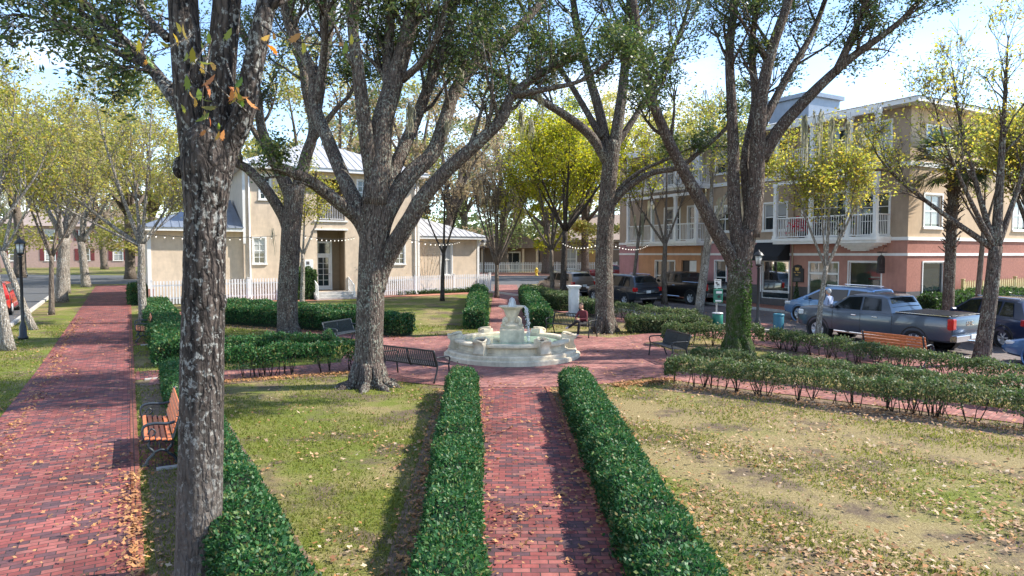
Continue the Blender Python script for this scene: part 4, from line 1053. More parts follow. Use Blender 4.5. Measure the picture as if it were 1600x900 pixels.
MT['redcloth'] = M('red_display_cloth', (.35, .02, .03), .8, .3, 10)
C0 = Vector((18.5, 32.0, 0))
B = thing('shop_building', 'three-storey salmon and tan corner building with white balconies and shopfronts', 'building', C0, ANG)
ES, WS = 27.0, 21.5        # lengths of the two street faces
fw_ = Face((0, 0, 0), (0, 1, 0), (-1, 0, 0)); fe = Face((0, 0, 0), (1, 0, 0), (0, -1, 0))
zb_, zl_, z2_, z3_, zt = 1.6, 3.35, 4.1, 7.7, 10.25
hw_ = [(1.25, 2.95, 1.66, 2.98), (3.5, 5.35, .35, 2.98), (6.56, 8.42, .85, 2.98), (11.1, 12.0, .9, 2.95), (13.6, 15.0, .45, 2.95), (15.6, 17.5, .9, 2.9)]
def wallpart(name, fc, a0, a1, z0, z1, mat, holes=(), o=0.0, depth=.22):
    mb = MB(); fc.wall(mb, a0, a1, z0, z1, holes, depth, o); return mb.build(name, mat, B, fix=False)
for a0, a1, mm, mu in ((0, 6.3, 'salmon', 'salmon'), (6.3, 13.1, 'pink', 'pink'), (13.1, 19.3, 'orange', 'orange'), (19.3, WS, 'pink', 'pink')):
    wallpart('ground_floor_wall', fw_, a0, a1, zb_, zl_, MT[mm], hw_); wallpart('base_course', fw_, a0, a1, -.6, zb_, MT['slate'], hw_)
    wallpart('frieze_wall', fw_, a0, a1, zl_, z2_, MT[mu])
up = [(.95, 2.45, 4.3, 6.35), (3.2, 5.7, 4.3, 6.5), (6.78, 8.3, 4.72, 6.2), (13.2, 14.4, 4.3, 6.4), (15.2, 16.6, 4.3, 6.4), (10.6, 12, 4.75, 6.25)]
up3 = [(.95, 2.45, 7.9, 9.7), (3.2, 5.7, 7.9, 9.7), (6.78, 8.3, 8.3, 9.7), (13.2, 14.4, 7.9, 9.6), (15.2, 16.6, 7.9, 9.6), (10.6, 12, 8.3, 9.6)]
wallpart('upper_wall', fw_, 0, WS, z2_, zt, MT['tanshade'], up + up3)
he = [(1.28, 3.1, 1.15, 2.98), (1.27, 2.72, 4.66, 6.2), (1.3, 3.15, 8.1, 9.4), (9.5, 11, 4.66, 6.2), (9.5, 11, 8.1, 9.4), (16, 17.5, 4.66, 6.2), (16, 17.5, 8.1, 9.4)]
wallpart('ground_floor_wall', fe, 0, ES, zb_, z2_, salmon, he); wallpart('base_course', fe, 0, ES, -.6, zb_, MT['slate'], he)
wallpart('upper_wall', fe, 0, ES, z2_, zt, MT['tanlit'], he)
bk = MB(); fb = Face((0, WS, 0), (1, 0, 0), (0, 1, 0)); fb.wall(bk, 0, 13, -.6, zt); Face((ES, 0, 0), (0, 1, 0), (1, 0, 0)).wall(bk, 0, 13, -.6, zt)
Face((13, 13, 0), (0, 1, 0), (1, 0, 0)).wall(bk, 0, WS - 13, -.6, zt); Face((13, 13, 0), (1, 0, 0), (0, 1, 0)).wall(bk, 0, ES - 13, -.6, zt); bk.build('rear_wall', MT['tanshade'], B, fix=False)
mb = MB()
for zz, h, o in ((zl_, .13, .05), (z2_, .16, .07), (z3_ - .1, .22, .07)):
    fw_.box(mb, -o, WS, zz - h / 2, zz + h / 2, .002, o); fe.box(mb, .0, ES, zz - h / 2, zz + h / 2, .002, o - .002)
mb.build('string_course', MT['white'], B)
# shopfront rooms and glazing
for (a0, a1, z0, z1) in (hw_[0], hw_[1], hw_[2]):
    mb = MB(); D = -1.7
    fw_.quad(mb, a0 - .6, a1 + .6, z0 - .3, z1 + .2, D); 
    for (aa) in (a0 - .6, a1 + .6): mb.add([fw_.p(aa, z0 - .3, -.24), fw_.p(aa, z0 - .3, D), fw_.p(aa, z1 + .2, D), fw_.p(aa, z1 + .2, -.24)], [[0, 1, 2, 3]])
    mb.add([fw_.p(a0 - .6, z0 - .1, -.24), fw_.p(a1 + .6, z0 - .1, -.24), fw_.p(a1 + .6, z0 - .1, D), fw_.p(a0 - .6, z0 - .1, D)], [[0, 1, 2, 3]])
    mb.add([fw_.p(a0 - .6, z1 + .2, -.24), fw_.p(a1 + .6, z1 + .2, -.24), fw_.p(a1 + .6, z1 + .2, D), fw_.p(a0 - .6, z1 + .2, D)], [[0, 1, 2, 3]])
    mb.build('shop_interior', MT['grey'], B, fix=False)
    mb = MB()
    fw_.box(mb, a0 + .35, a0 + .8, z0 + .9, z0 + 1.5, D + .01, D + .05); mb.build('picture_frame', MT['blackplastic'], B)
    mb = MB(); fw_.box(mb, a0 + .45, a0 + .7, z0 + 1.0, z0 + 1.4, D + .05, D + .06); mb.build('picture', MT['blind'], B)
    mb = MB(); fw_.box(mb, a0 + .2, a0 + 1.0, z0 - .1, z0 + .45, -1.2, -.6); mb.build('display_table', MT['blackplastic'], B)
    mb = MB(); fw_.box(mb, a0 + .18, a0 + 1.02, z0 + .451, z0 + .5, -1.22, -.58); mb.build('display_cloth', MT['redcloth'], B)
fw_.window(B, 1.25, 2.95, 1.66, 2.98, 1, 1, .09, .06, 'shop_window', MT['clear'])
fw_.window(B, 6.56, 8.42, 1.25, 2.98, 1, 1, .09, .06, 'shop_window', MT['clear'], sill=False)
fw_.window(B, 6.56, 8.42, .85, 1.23, 1, 1, .07, 0, 'shop_window_panel', MT['glass'])
mb = MB(); fw_.box(mb, 3.5, 5.35, 2.3, 2.4, -.1, -.02); fw_.box(mb, 3.5, 3.58, .35, 2.98, -.12, -.02); fw_.box(mb, 5.27, 5.35, .35, 2.98, -.12, -.02); fw_.box(mb, 4.37, 4.47, .35, 2.3, -.12, -.02); fw_.box(mb, 3.58, 5.27, 2.9, 2.98, -.1, -.02)
dr = mb.build('shop_door', MT['white'], B)
mb = MB(); fw_.quad(mb, 3.58, 5.27, .37, 2.9, -.08); mb.build('door_glass', MT['clear'], dr)
mb = MB(); fw_.box(mb, 4.30, 4.33, 1.0, 1.5, -.01, .03); mb.build('door_handle', MT['chrome'], dr)
fw_.window(B, 11.1, 12.0, .9, 2.95, 1, 2, .08, .06, 'shop_window'); fw_.window(B, 15.6, 17.5, .9, 2.9, 2, 2, .08, .06, 'shop_window')
mb = MB(); fw_.box(mb, 13.62, 14.3, .45, 2.93, -.15, -.08); mb.build('white_door', MT['white'], B)
mb = MB(); fw_.box(mb, 14.32, 14.98, .45, 2.93, -.2, -.14); mb.build('dark_door', MT['blackplastic'], B)
fe.window(B, 1.28, 3.1, 1.15, 2.98, 1, 1, .09, .06, 'shop_window', MT['glass'])
for h in up:
    fw_.window(B, *h, 2, 2 if h[2] > 4.5 else 3, .09, .1, 'window' if h[2] > 4.5 else 'balcony_door')
for h in up3: fw_.window(B, *h, 2, 2, .09, .1)
for h in he[1:]: fe.window(B, *h, 2, 2, .09, .1)
for a in (6.3, 13.1):
    mb = MB(); q0 = fw_.p(a, zt - .05, .06); q1 = fw_.p(a, .5, .06); mb.tube([q0, q1], .05, 8); mb.build('downpipe', MT['tanshade'], B)
for a in (2.1, 5.9):
    mb = MB(); fw_.box(mb, a - .07, a + .07, 5.9, 6.2, .003, .12); mb.build('wall_lamp', MT['blackplastic'], B)
# black awning over the pink shopfront
mb = MB(); a0, a1, zlo, zhi, pr = 6.5, 8.75, 3.0, 4.02, 1.0
V_ = [fw_.p(a0, zhi, .01), fw_.p(a1, zhi, .01), fw_.p(a0, zlo + .22, pr), fw_.p(a1, zlo + .22, pr), fw_.p(a0, zlo, pr), fw_.p(a1, zlo, pr), fw_.p(a0, zlo, .01), fw_.p(a1, zlo, .01)]
mb.add(V_, [[0, 1, 3, 2], [2, 3, 5, 4], [0, 2, 4, 6], [1, 7, 5, 3], [4, 5, 7, 6]]); mb.build('awning', MT['awning'], B)
# balconies: deck, columns, rails on two storeys
def balcony(a0, a1, zf, zc, dep, cols, corner=False):
    mb = MB(); fw_.box(mb, a0, a1, zf - .16, zf, .003, dep); fw_.box(mb, a0 + .05, a1 - .05, zf - .30, zf - .161, .003, dep - .08)
    d = mb.build('balcony_deck', MT['white'], B)
    for a in cols:
        mb = MB()
        fw_.box(mb, a - .09, a + .09, zf + .003, zc - .2, dep - .24, dep - .06)
        fw_.box(mb, a - .12, a + .12, zc - .32, zc - .199, dep - .27, dep - .03); fw_.box(mb, a - .12, a + .12, zf + .002, zf + .16, dep - .27, dep - .03)
        mb.build('balcony_column', MT['white'], d)
    mb = MB(); fw_.box(mb, a0 + .02, a1 - .02, zc - .2, zc - .02, dep - .26, dep - .04); mb.build('balcony_beam', MT['white'], d)
    mb = MB()
    cs = sorted(cols)
    for p, q in zip(cs, cs[1:]): railing(mb, fw_, p + .1, q - .1, zf, zf + 1.1, dep - .14)
    railside(mb, fw_, cs[0], .02, dep - .26, zf, zf + 1.1); railside(mb, fw_, cs[-1], .02, dep - .26, zf, zf + 1.1)
    mb.build('balcony_railing', MT['white'], d)
balcony(.75, 6.75, 4.2, 7.25, 1.25, (.9, 2.3, 4.4, 6.6)); balcony(.75, 6.75, 7.75, 10.2, 1.25, (.9, 2.3, 4.4, 6.6))
balcony(12.4, 19.3, 4.2, 7.25, 1.25, (12.55, 14.4, 16.6, 19.15)); balcony(12.4, 19.3, 7.75, 10.2, 1.25, (12.55, 14.4, 16.6, 19.15))
# stepped bracket below the corner balcony
mb = MB()
for k in range(5): fw_.box(mb, 1.0 + k * .22, 2.9 - k * .05, 3.895 - (k + 1) * .075, 3.895 - k * .075 - .004, .003, 1.0 - k * .18)
mb.build('balcony_bracket', MT['white'], B)
# eaves and roof
mb = MB(); ov = .75
mb.box2((-ov, -ov, zt), (ES + ov, 13 + ov, zt + .22)); mb.build('eaves', MT['white'], B)
mb = MB(); mb.box2((-ov + .01, 13 + ov + .01, zt), (13 + ov, WS + ov, zt + .219)); mb.build('eaves', MT['white'], B)
mb = MB(); hip_roof(mb, -ov - .05, ES + ov, -ov - .05, 13 + ov, zt + .23, zt + 1.75, rib=.5); mb.build('roof', MT['metalroof'], B)
mb = MB(); hip_roof(mb, -ov - .03, 13 + ov, 5, WS + ov + .03, zt + .226, zt + 1.7, ridge=(5.5, 12, 7), rib=.5); mb.build('roof', MT['metalroof'], B)
mb = MB(); mb.box2((5.2, 9.5, zt + .5), (8.2, 12.5, zt + 2.9)); mb.box2((5.0, 9.3, zt + 2.901), (8.4, 12.7, zt + 3.15)); mb.build('roof_tower', MT['metalroofgrey'], B)
# things on the wall and on the balconies
def wall_to_world(a, z, o): 
    p = fw_.p(a, z, o); return C0 + E1 * p.x + E2 * p.y + Vector((0, 0, p.z))
def FW(o_, dn): pass
sg = thing('shop_sign', 'black arched wall sign with gilded crest and lines of gold lettering beside the shop door', 'sign', wall_to_world(5.95, 2.3, .02), ANG)
mb = MB(); arch = [(-.38, -.46), (.38, -.46), (.38, .28)] + [(.38 - .12 + .0, .30), (.24, .40)] + [(.24 * math.cos(t), .40 + .1 * math.sin(t)) for t in (.5, 1.57, 2.64)] + [(-.24, .40), (-.26, .30), (-.38, .28)]
mb.prism(arch, lambda a, b, o: (-o, -a, b), 0, .06); mb.build('sign_board', MT['blackplastic'], sg)
mb = MB()
for x in (-.12, -.04, .04, .12): mb.tube([(-.068, x * .5, .16), (-.068, x, .34)], [.03, .014], 6)
mb.sphere((-.065, 0, .25), .07, 10, 6, (.3, 1.2, 1)); mb.build('gold_crest', MT['gold'], sg)
def text(par, s, size, loc, rot, mat, name='lettering', ext=.004, align='CENTER'):
    cu = bpy.data.curves.new(name, 'FONT'); cu.body = s; cu.size = size; cu.extrude = ext; cu.align_x = align; cu.align_y = 'CENTER'; cu.resolution_u = 2
    t = bpy.data.objects.new(name, cu); COL.objects.link(t)
    dg = bpy.context.evaluated_depsgraph_get(); me = bpy.data.meshes.new_from_object(t.evaluated_get(dg))
    bpy.data.objects.remove(t); me.materials.clear(); me.materials.append(mat)
    o = bpy.data.objects.new(name, me); link(o, par); o.location = loc; o.rotation_euler = rot; return o
W_ROT = (rad(90), 0, rad(-90))          # reads on a face whose normal is local -x
# the photo's lettering is too small to read: two lines of gold strokes of the same length
mb = MB()
for z, wds in ((.05, (.16, .22)), (-.09, (.2,))):
    tot = sum(wds) + .05 * (len(wds) - 1); y = tot / 2
    for w in wds:
        k = int(w / .035)
        for i in range(k):
            hh = .075 if i == 0 else .05
            mb.box((-.066, y - .035 * i - .017, z - .01 + hh / 2), (.008, .014, hh))
            if i % 2 == 0: mb.box((-.066, y - .035 * i - .028, z + .03), (.008, .02, .012))
            else: mb.box((-.066, y - .035 * i - .028, z - .004), (.008, .02, .012))
        y -= w + .05
mb.build('gold_lettering', MT['gold'], sg)
mb = MB(); mb.box((-.063, 0, -.31), (.008, .42, .2)); mb.build('sign_panel', MT['grey2'] if 'grey2' in MT else MT['slate'], sg)
hs = thing('hanging_sign', 'black round-topped sign hanging from a bracket at the salmon corner', 'sign', wall_to_world(.98, 2.9, .45), ANG)
mb = MB(); arch = [(-.27, -.45), (.27, -.45), (.27, .2)] + [(.27 * math.cos(t), .2 + .22 * math.sin(t)) for t in (.5, 1.0, 1.57, 2.14, 2.64)] + [(-.27, .2)]
mb.prism(arch, lambda a, b, o: (a, o, b), -.03, .03); mb.build('sign_board', MT['blackplastic'], hs)
mb = MB(); mb.bar((.44, 0, .56), (-.32, 0, .56), .03, .04); mb.tube([(-.0, 0, .41), (0, 0, .55)], .01, 5); mb.tube(catmull([(.44, 0, .85), (.2, 0, .8), (.1, 0, .6)], 4), .012, 5); mb.build('bracket', MT['iron'], hs)
mb = MB(); mb.box((-.02, -.034, .12), (.05, .006, .2)); mb.box((0, -.034, -.2), (.4, .006, .02)); mb.box((0, -.034, -.32), (.4, .006, .02)); mb.build('sign_mark', MT['slate'], hs)

# red cushion / flowers on the corner balcony
tp = thing('potted_plant', 'bunch of red leaves behind the corner balcony rail', 'plant', wall_to_world(5.2, 4.2, .75), ANG)
mb = MB(); mb.lathe([(.14, 0), (.2, .35), (.22, .36), (.18, .36)], 14); mb.build('pot', MT['slate'], tp)
q = NR.normal(size=(420, 3)) * np.array([.2, .3, .18]) + np.array([0, 0, .72]); V_, F_ = leaf_arrays(q, .16, .09, NR); mesh_np('leaves', V_, F_, leafmat('red_plant_leaf', [(.4, .02, .04), (.6, .05, .08), (.3, .02, .04)], .3), tp)
tp = thing('potted_plant', 'dark green potted plant on the corner balcony', 'plant', wall_to_world(2.7, 4.2, .8), ANG)
mb = MB(); mb.lathe([(.14, 0), (.2, .35), (.22, .36), (.18, .36)], 14); mb.build('pot', MT['slate'], tp)
q = NR.normal(size=(300, 3)) * np.array([.16, .22, .2]) + np.array([0, 0, .7]); V_, F_ = leaf_arrays(q, .14, .07, NR); mesh_np('leaves', V_, F_, SHRUB, tp)
tp = thing('potted_topiary', 'narrow conical topiary in a pot beside the shop door', 'plant', wall_to_world(5.75, .28, .35), ANG)
mb = MB(); mb.lathe([(.15, 0), (.2, .3), (.22, .31), (.18, .31)], 14); mb.build('pot', MT['slate'], tp)
zq = NR.uniform(.3, 1.6, 700); aq = NR.uniform(0, 6.28, 700); rq = .22 * (1 - (zq - .3) / 1.4) * (.75 + .35 * np.sin(zq * 14) ** 2)
V_, F_ = leaf_arrays(np.stack([np.cos(aq) * rq, np.sin(aq) * rq, zq], 1), .08, .05, NR); mesh_np('leaves', V_, F_, SHRUB, tp)

# ------------------------------------------------ tan house behind the fence
HB = thing('house', 'two-storey tan stucco house with pale metal hip roofs and a recessed porch', 'house', HA, ANG)
ff = Face((0, 0, 0), (1, 0, 0), (0, -1, 0)); fl = Face((0, 0, 0), (0, -1, 0), (-1, 0, 0))
def hp(name, mbf, mat): 
    mb = MB(); mbf(mb); return mb.build(name, mat, HB, fix=False)
g0 = -.3
x1, x2, x3 = 5.15, 16.6, 21.6
wingl = [(2.2, 2.75, 1.5, 3.9)]
hp('wing_wall', lambda mb: ff.wall(mb, 0, x1, .35, 4.75, wingl), MT['stuccotan'])
hp('wing_wall', lambda mb: Face((0, 8.5, 0), (0, -1, 0), (-1, 0, 0)).wall(mb, 0, 8.5, 1.35, 4.75), MT['stuccowhite'])
hp('brick_plinth', lambda mb: (Face((0, 8.5, 0), (0, -1, 0), (-1, 0, 0)).wall(mb, 0, 8.55, g0, 1.35, (), .1, .05), Face((0, 0, 0), (1, 0, 0), (0, -1, 0)).wall(mb, -.05, .3, g0, 1.35, (), .1, .05)), MT['salmon'])
fm = Face((0, -.3, 0), (1, 0, 0), (0, -1, 0))
porch = (9.6, 11.42, .95, 4.9); balc = (9.6, 11.42, 5.55, 8.2)
mid = [porch, balc, (5.72, 6.4, 2.78, 4.35), (6.15, 6.75, 6.75, 8.2), (14.82, 15.5, 2.7, 4.12), (12.3, 12.95, 6.7, 8.2)]
hp('main_wall', lambda mb: fm.wall(mb, x1, x2, .35, 8.6, mid, .25), MT['stuccotan'])
hp('main_side_wall', lambda mb: (Face((x1, 9, 0), (0, -1, 0), (-1, 0, 0)).wall(mb, 0, 9.3, .3, 8.6), Face((x2, -.3, 0), (0, 1, 0), (1, 0, 0)).wall(mb, 0, 9.3, .3, 8.6), Face((x1, 9, 0), (1, 0, 0), (0, 1, 0)).wall(mb, 0, x2 - x1, .3, 8.6)), MT['stuccowhite'])
fr_ = Face((0, .5, 0), (1, 0, 0), (0, -1, 0))
hp('wing_wall', lambda mb: (fr_.wall(mb, x2, x3, .35, 4.45, [(18.6, 19.4, 1.85, 4.05)]), Face((x3, .5, 0), (0, 1, 0), (1, 0, 0)).wall(mb, 0, 7.5, .3, 4.45), Face((x2, 8, 0), (1, 0, 0), (0, 1, 0)).wall(mb, 0, x3 - x2, .3, 4.45)), MT['stuccotan'])
# corner boards
mb = MB(); ff.box(mb, -.06, .14, .6, 4.74, .003, .03); fm.box(mb, x1 - .02, x1 + .13, 4.0, 8.55, .003, .03); fm.box(mb, x2 - .13, x2 + .02, .6, 8.55, .003, .03); fr_.box(mb, x3 - .14, x3 + .03, .6, 4.44, .003, .03); mb.build('corner_board', MT['white'], HB)
for h, n in (((2.2, 2.75, 1.5, 3.9), ff), (mid[2], fm), (mid[3], fm), (mid[4], fm), (mid[5], fm), ((18.6, 19.4, 1.85, 4.05), fr_)):
    n.window(HB, *h, 2, 4 if h[3] - h[2] < 1.7 else 2, .09, .09, glass=MT['blind'] if h[0] in (18.6,) else None, dep=.08)
# recessed porch and balcony
def recess(h, dp):
    mb = MB(); a0, a1, z0, z1 = h
    fm.wall(mb, a0, a1, z0, z1, (), .1, -dp)
    for a in (a0, a1): mb.add([fm.p(a, z0, -.25), fm.p(a, z0, -dp), fm.p(a, z1, -dp), fm.p(a, z1, -.25)], [[0, 1, 2, 3]])
    for z in (z0, z1): mb.add([fm.p(a0, z, -.25), fm.p(a1, z, -.25), fm.p(a1, z, -dp), fm.p(a0, z, -dp)], [[0, 1, 2, 3]])
    return mb.build('porch_recess', MT['porch'], HB, fix=False)
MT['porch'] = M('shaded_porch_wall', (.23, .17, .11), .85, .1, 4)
recess(porch, 1.5); recess(balc, 1.6)
fp = Face((0, -.3 + 1.5, 0), (1, 0, 0), (0, -1, 0))
mb = MB(); fp.box(mb, 9.75, 9.87, .96, 4.2, .004, .1); fp.box(mb, 10.78, 10.9, .96, 4.2, .004, .1); fp.box(mb, 9.87, 10.78, 4.08, 4.2, .004, .1); fp.box(mb, 9.87, 10.78, 3.25, 3.4, .004, .1)
fp.box(mb, 9.88, 9.98, .98, 3.25, .02, .07); fp.box(mb, 10.67, 10.77, .98, 3.25, .02, .07); fp.box(mb, 9.98, 10.67, .98, 1.25, .02, .07); fp.box(mb, 9.98, 10.67, 3.12, 3.25, .02, .07); fp.box(mb, 10.31, 10.34, 1.25, 3.12, .022, .06)
for k in range(1, 5): fp.box(mb, 9.98, 10.67, 1.25 + k * .374 - .012, 1.25 + k * .374 + .012, .024, .062)
dr = mb.build('front_door', MT['white'], HB)
mb = MB(); fp.quad(mb, 9.98, 10.67, 1.25, 3.12, .035); fp.quad(mb, 9.87, 10.78, 3.4, 4.08, .03); mb.build('door_glass', MT['glass'], dr)
mb = MB(); mb.sphere(fp.p(10.72, 2.05, .11), .035, 8, 6); mb.build('door_handle', MT['chrome'], dr)
mb = MB(); railing(mb, fm, 9.62, 11.4, 5.55, 6.65, -.06, .11); mb.build('balcony_railing', MT['fencewhite'], HB)
mb = MB(); fm.box(mb, 9.4, 11.6, 4.9, 5.0, .003, .08); fm.box(mb, 9.4, 11.6, 5.44, 5.54, .003, .08); mb.build('balcony_band', MT['white'], HB)
for a, y0 in ((x2 - .3, -.36), (x1 + .35, -.36)):        # rain pipes
    mb = MB(); mb.tube([(a, y0, 8.5), (a, y0, .8), (a, y0 - .2, .6)], .045, 8); mb.build('downpipe', MT['white'], HB)
# steps with rails
mb = MB()
for k in range(3): mb.box2((9.2, -.3 - 1.35 + k * .3, .1), (11.9, -.305, .42 + .175 * (k + 1) - (.02 if k == 2 else 0)))
mb.build('steps', MT['concrete'], HB)
for a in (9.3, 11.6):
    mb = MB(); p, q = Vector((a, -.32, 1.85)), Vector((a, -1.6, 1.35)); mb.bar(p, q, .05, .06); mb.bar((a, -.32, 1.1), (a, -1.6, .6), .04, .04)
    mb.box((a, -1.62, .95), (.06, .06, .95)); mb.box((a, -.34, 1.4), (.05, .05, .95))
    for k in range(1, 9): f = k / 9; y = -.32 - 1.28 * f; mb.box((a, y, 1.48 - .5 * f), (.02, .02, .74))
    mb.build('stair_rail', MT['white'], HB)
# roofs
def eave(x0, x1_, y0, y1, z, h=.2): 
    mb = MB(); mb.box2((x0, y0, z), (x1_, y1, z + h)); mb.build('eaves', MT['white'], HB)
eave(-.45, x1 - .002, -.45, 8.9, 4.72); eave(x1 - .5, x2 + .5, -.85, 9.5, 8.6, .22); eave(x2 + .03, x3 + .45, .02, 8.4, 4.42)
mb = MB(); hip_roof(mb, -.5, 10.8, -.5, 8.95, 4.93, 6.95, ridge=(4.2, 4.2, 5.0), rib=.42)
mb.v = [(min(x, x1 - .003), y, z) for x, y, z in mb.v]; mb.build('roof', MT['metalroofgrey'], HB)
mb = MB(); hip_roof(mb, x1 - .55, x2 + .55, -.9, 9.55, 8.83, 11.0, rib=.45); mb.build('roof', MT['metalroof'], HB)
mb = MB(); hip_roof(mb, 11, x3 + .5, -.03, 8.45, 4.63, 6.35, ridge=(16.2, 4.2, 17.4), rib=.42)
mb.v = [(max(x, x2 + .003), y, z) for x, y, z in mb.v]; mb.build('roof', MT['metalroof'], HB)
# notice board by the porch
nb = thing('notice_board', 'white notice board with a dark emblem on the wall beside the porch', 'sign', HA + E1 * 9.0 + E2 * -.36 + Vector((0, 0, 2.55)), ANG)
mb = MB(); mb.box((0, 0, 0), (.62, .05, .9), bev=.01); mb.build('board', MT['white'], nb)
mb = MB(); mb.box((-.03, -.03, .24), (.2, .008, .2)); mb.build('emblem', MT['slate'], nb)
mb = MB()
for k, w in enumerate((.3, .22, .36, .34, .36, .3)): mb.box((0, -.03, .05 - k * .07), (w, .008, .018))
mb.build('text_lines', MT['blind'], nb)
# twiggy shrubs on the house wall
for s_, lab in ((17.2, 'bare fan of crape myrtle stems against the tan house wing'), (15.2, 'short bunch of bare stems below the small house window')):
    T = Tree(int(s_ * 10), HA + E1 * s_ - E2 * .05 + Vector((0, 0, .45)))
    hh = 3.4 if s_ > 16 else 1.7
    for k in range(8):
        dx = (k - 3.5) / 3.5 * (1.3 if s_ > 16 else .5)
        b = T.base + E1 * dx * .12
        T.limb([b, b + E1 * dx * .4 + Vector((0, 0, hh * .5)), b + E1 * dx + Vector((0, 0, hh))], .03, .008, 5, 3, .4, .5, .3, 0, 3)
    lv = T.leaves(2, .08, .05, .1, rng, .2, .4)
    T.finish('bare_shrub', lab, 'shrub', BKP, [(lv, BGO, 'crown')])

# ------------------------------------------------ picket fences
def picket(label, a, b, h, step, mat, w=.085, group='picket fences', pointed=False, rails=(.25, .8), back=.05, low=0):
    a = Vector((a[0], a[1], 0)); b = Vector((b[0], b[1], 0)); d = (b - a).normalized(); L = (b - a).length
    ang = math.atan2(d.y, d.x); o = thing('picket_fence', label, 'fence', (a.x, a.y, gz(a.y)), ang, group)
    zz = lambda s: gz(a.y + d.y * s) - gz(a.y)
    mb = MB(); n = int(L / step); r_ = random.Random(int(L * 100))
    for i in range(n + 1):
        s = L * i / n; z0 = zz(s) + .05; hh = h + r_.uniform(-.012, .012)
        if pointed:
            mb.prism([(s - w / 2, z0), (s + w / 2, z0), (s + w / 2, z0 + hh - .12), (s, z0 + hh), (s - w / 2, z0 + hh - .12)], lambda x, z, q: (x, q, z), -.012, .012)
        else: mb.box((s, 0, z0 + hh / 2), (w, .024, hh))
    mb.build('pickets', mat, o)
    mb = MB()
    for f in rails: mb.bar((0, .045, zz(0) + h * f + .05), (L, .045, zz(L) + h * f + .05), .04, .09)
    mb.build('rails', mat, o)
    m = max(1, int(L / 2.4))
    for i in range(m + 1):
        s = L * i / m; p = MB(); p.box((s, .02, zz(s) + (h + .08) / 2), (.12, .12, h + .1)); p.box((s, .02, zz(s) + h + .109), (.16, .16, .04)); p.build('post', mat, o)
    return o
fa = lambda s, off=.75: tuple((HA + E1 * s - E2 * off).to_2d())
picket('white picket fence before the shaded wing of the house', fa(.1, .4), fa(8.0, .4), 1.36, .16, MT['fencewhite'])
picket('white picket fence before the sunny wing beside the house steps', fa(13.3, .45), fa(22.2, .15), 1.25, .15, MT['fencewhite'])
picket('distant grey-white picket fence across the back street', (-4.5, 88), (13.5, 88), 1.3, .22, MT['fencewhite'], .12)
wf = M('yellowed_picket_wood', (.52, .42, .20), .8, .2, 8, .1)
picket('yellowish pointed picket fence along the salmon wall', tuple((C0 + E1 * 4.0 - E2 * .45).to_2d()), tuple((C0 + E1 * 19 - E2 * .45).to_2d()), 1.75, .2, wf, .11, 'picket fences', True)

# ------------------------------------------------ far buildings
MT['redbrick'] = brickmat('far_red_brick', [(0, (.20, .085, .06)), (1, (.30, .13, .09))], .25, .08, .008, (.22, .17, .14), .3, .9, False, .1, .2)
MT['tileroof'] = M('brown_shingle_roof', (.27, .215, .19), .9, .2, 3, .2, stain=.2)
MT['ochre'] = M('ochre_panel', (.42, .24, .10), .8, .15, 4)
b_ = thing('brick_hall', 'long low red-brick hall with brown shingle roof across the back street', 'building', (4, 98, gz(98)), 0)
f0 = Face((0, 0, 0), (1, 0, 0), (0, -1, 0)); L0 = 40
ops = [(3.5, 5.2, .3, 3), (7, 9.2, .4, 3), (11.5, 13, .3, 3), (16, 18, .8, 2.8), (21, 23, .8, 2.8), (27, 29, .8, 2.8)]
mb = MB(); f0.wall(mb, 0, L0, -.5, 4.1, ops); Face((0, 14, 0), (0, -1, 0), (-1, 0, 0)).wall(mb, 0, 14, -.5, 4.1); mb.build('wall', MT['redbrick'], b_, fix=False)
for h in ops[:1] + ops[3:]: f0.window(b_, *h, 2, 2, .12, .12)
for h in ops[1:3]:
    mb = MB(); f0.box(mb, h[0], h[1], h[2], h[3], -.2, -.1); mb.build('ochre_door', MT['ochre'], b_)
mb = MB(); f0.box(mb, -.0, L0, 4.1, 4.4, .003, .3); f0.box(mb, 0, L0, 2.95, 3.08, .003, .04); mb.build('fascia', MT['blind'], b_)
mb = MB(); hip_roof(mb, -1, L0 + 1, -1, 15, 4.4, 8.4, rib=99); mb.build('roof', MT['tileroof'], b_)
b_ = thing('porch_pavilion', 'small gabled porch with pale posts at the end of the centre path', 'building', (-4.5, 93, gz(93)), rad(8))
mb = MB(); f0.wall(mb, 0, 8, -.5, 3.2, [(2.6, 5.6, 0, 2.6)]); Face((8, 0, 0), (0, 1, 0), (1, 0, 0)).wall(mb, 0, 8, -.5, 3.2); Face((0, 8, 0), (0, -1, 0), (-1, 0, 0)).wall(mb, 0, 8, -.5, 3.2); mb.build('wall', MT['redbrick'], b_, fix=False)
f0.window(b_, 2.6, 5.6, 0, 2.6, 3, 1, .12, .12)
for x in (.3, 2.2, 5.8, 7.7):
    mb = MB(); mb.box((x, -1.8, 1.5), (.28, .28, 3.2)); mb.build('post', MT['stuccotan'], b_)
mb = MB(); mb.prism([(-.8, 3.2), (8.8, 3.2), (4, 5.9)], lambda a, z, o: (a, o, z), -2.4, 9); mb.build('roof', MT['tileroof'], b_)
b_ = thing('pink_house', 'far pink house with dark red shutters beyond the lawn strip', 'house', (-86, 112, gz(112)), rad(24))
ops = [(3, 4.4, 1.2, 3.2), (8, 9.4, 1.2, 3.2), (13, 14.4, 1.2, 3.2), (18, 19.4, 1.2, 3.2), (3, 4.4, 4.6, 6.3), (8, 9.4, 4.6, 6.3), (13, 14.4, 4.6, 6.3), (18, 19.4, 4.6, 6.3)]
pinkf = M('far_pink_render', (.44, .30, .265), .85, .1, 3)
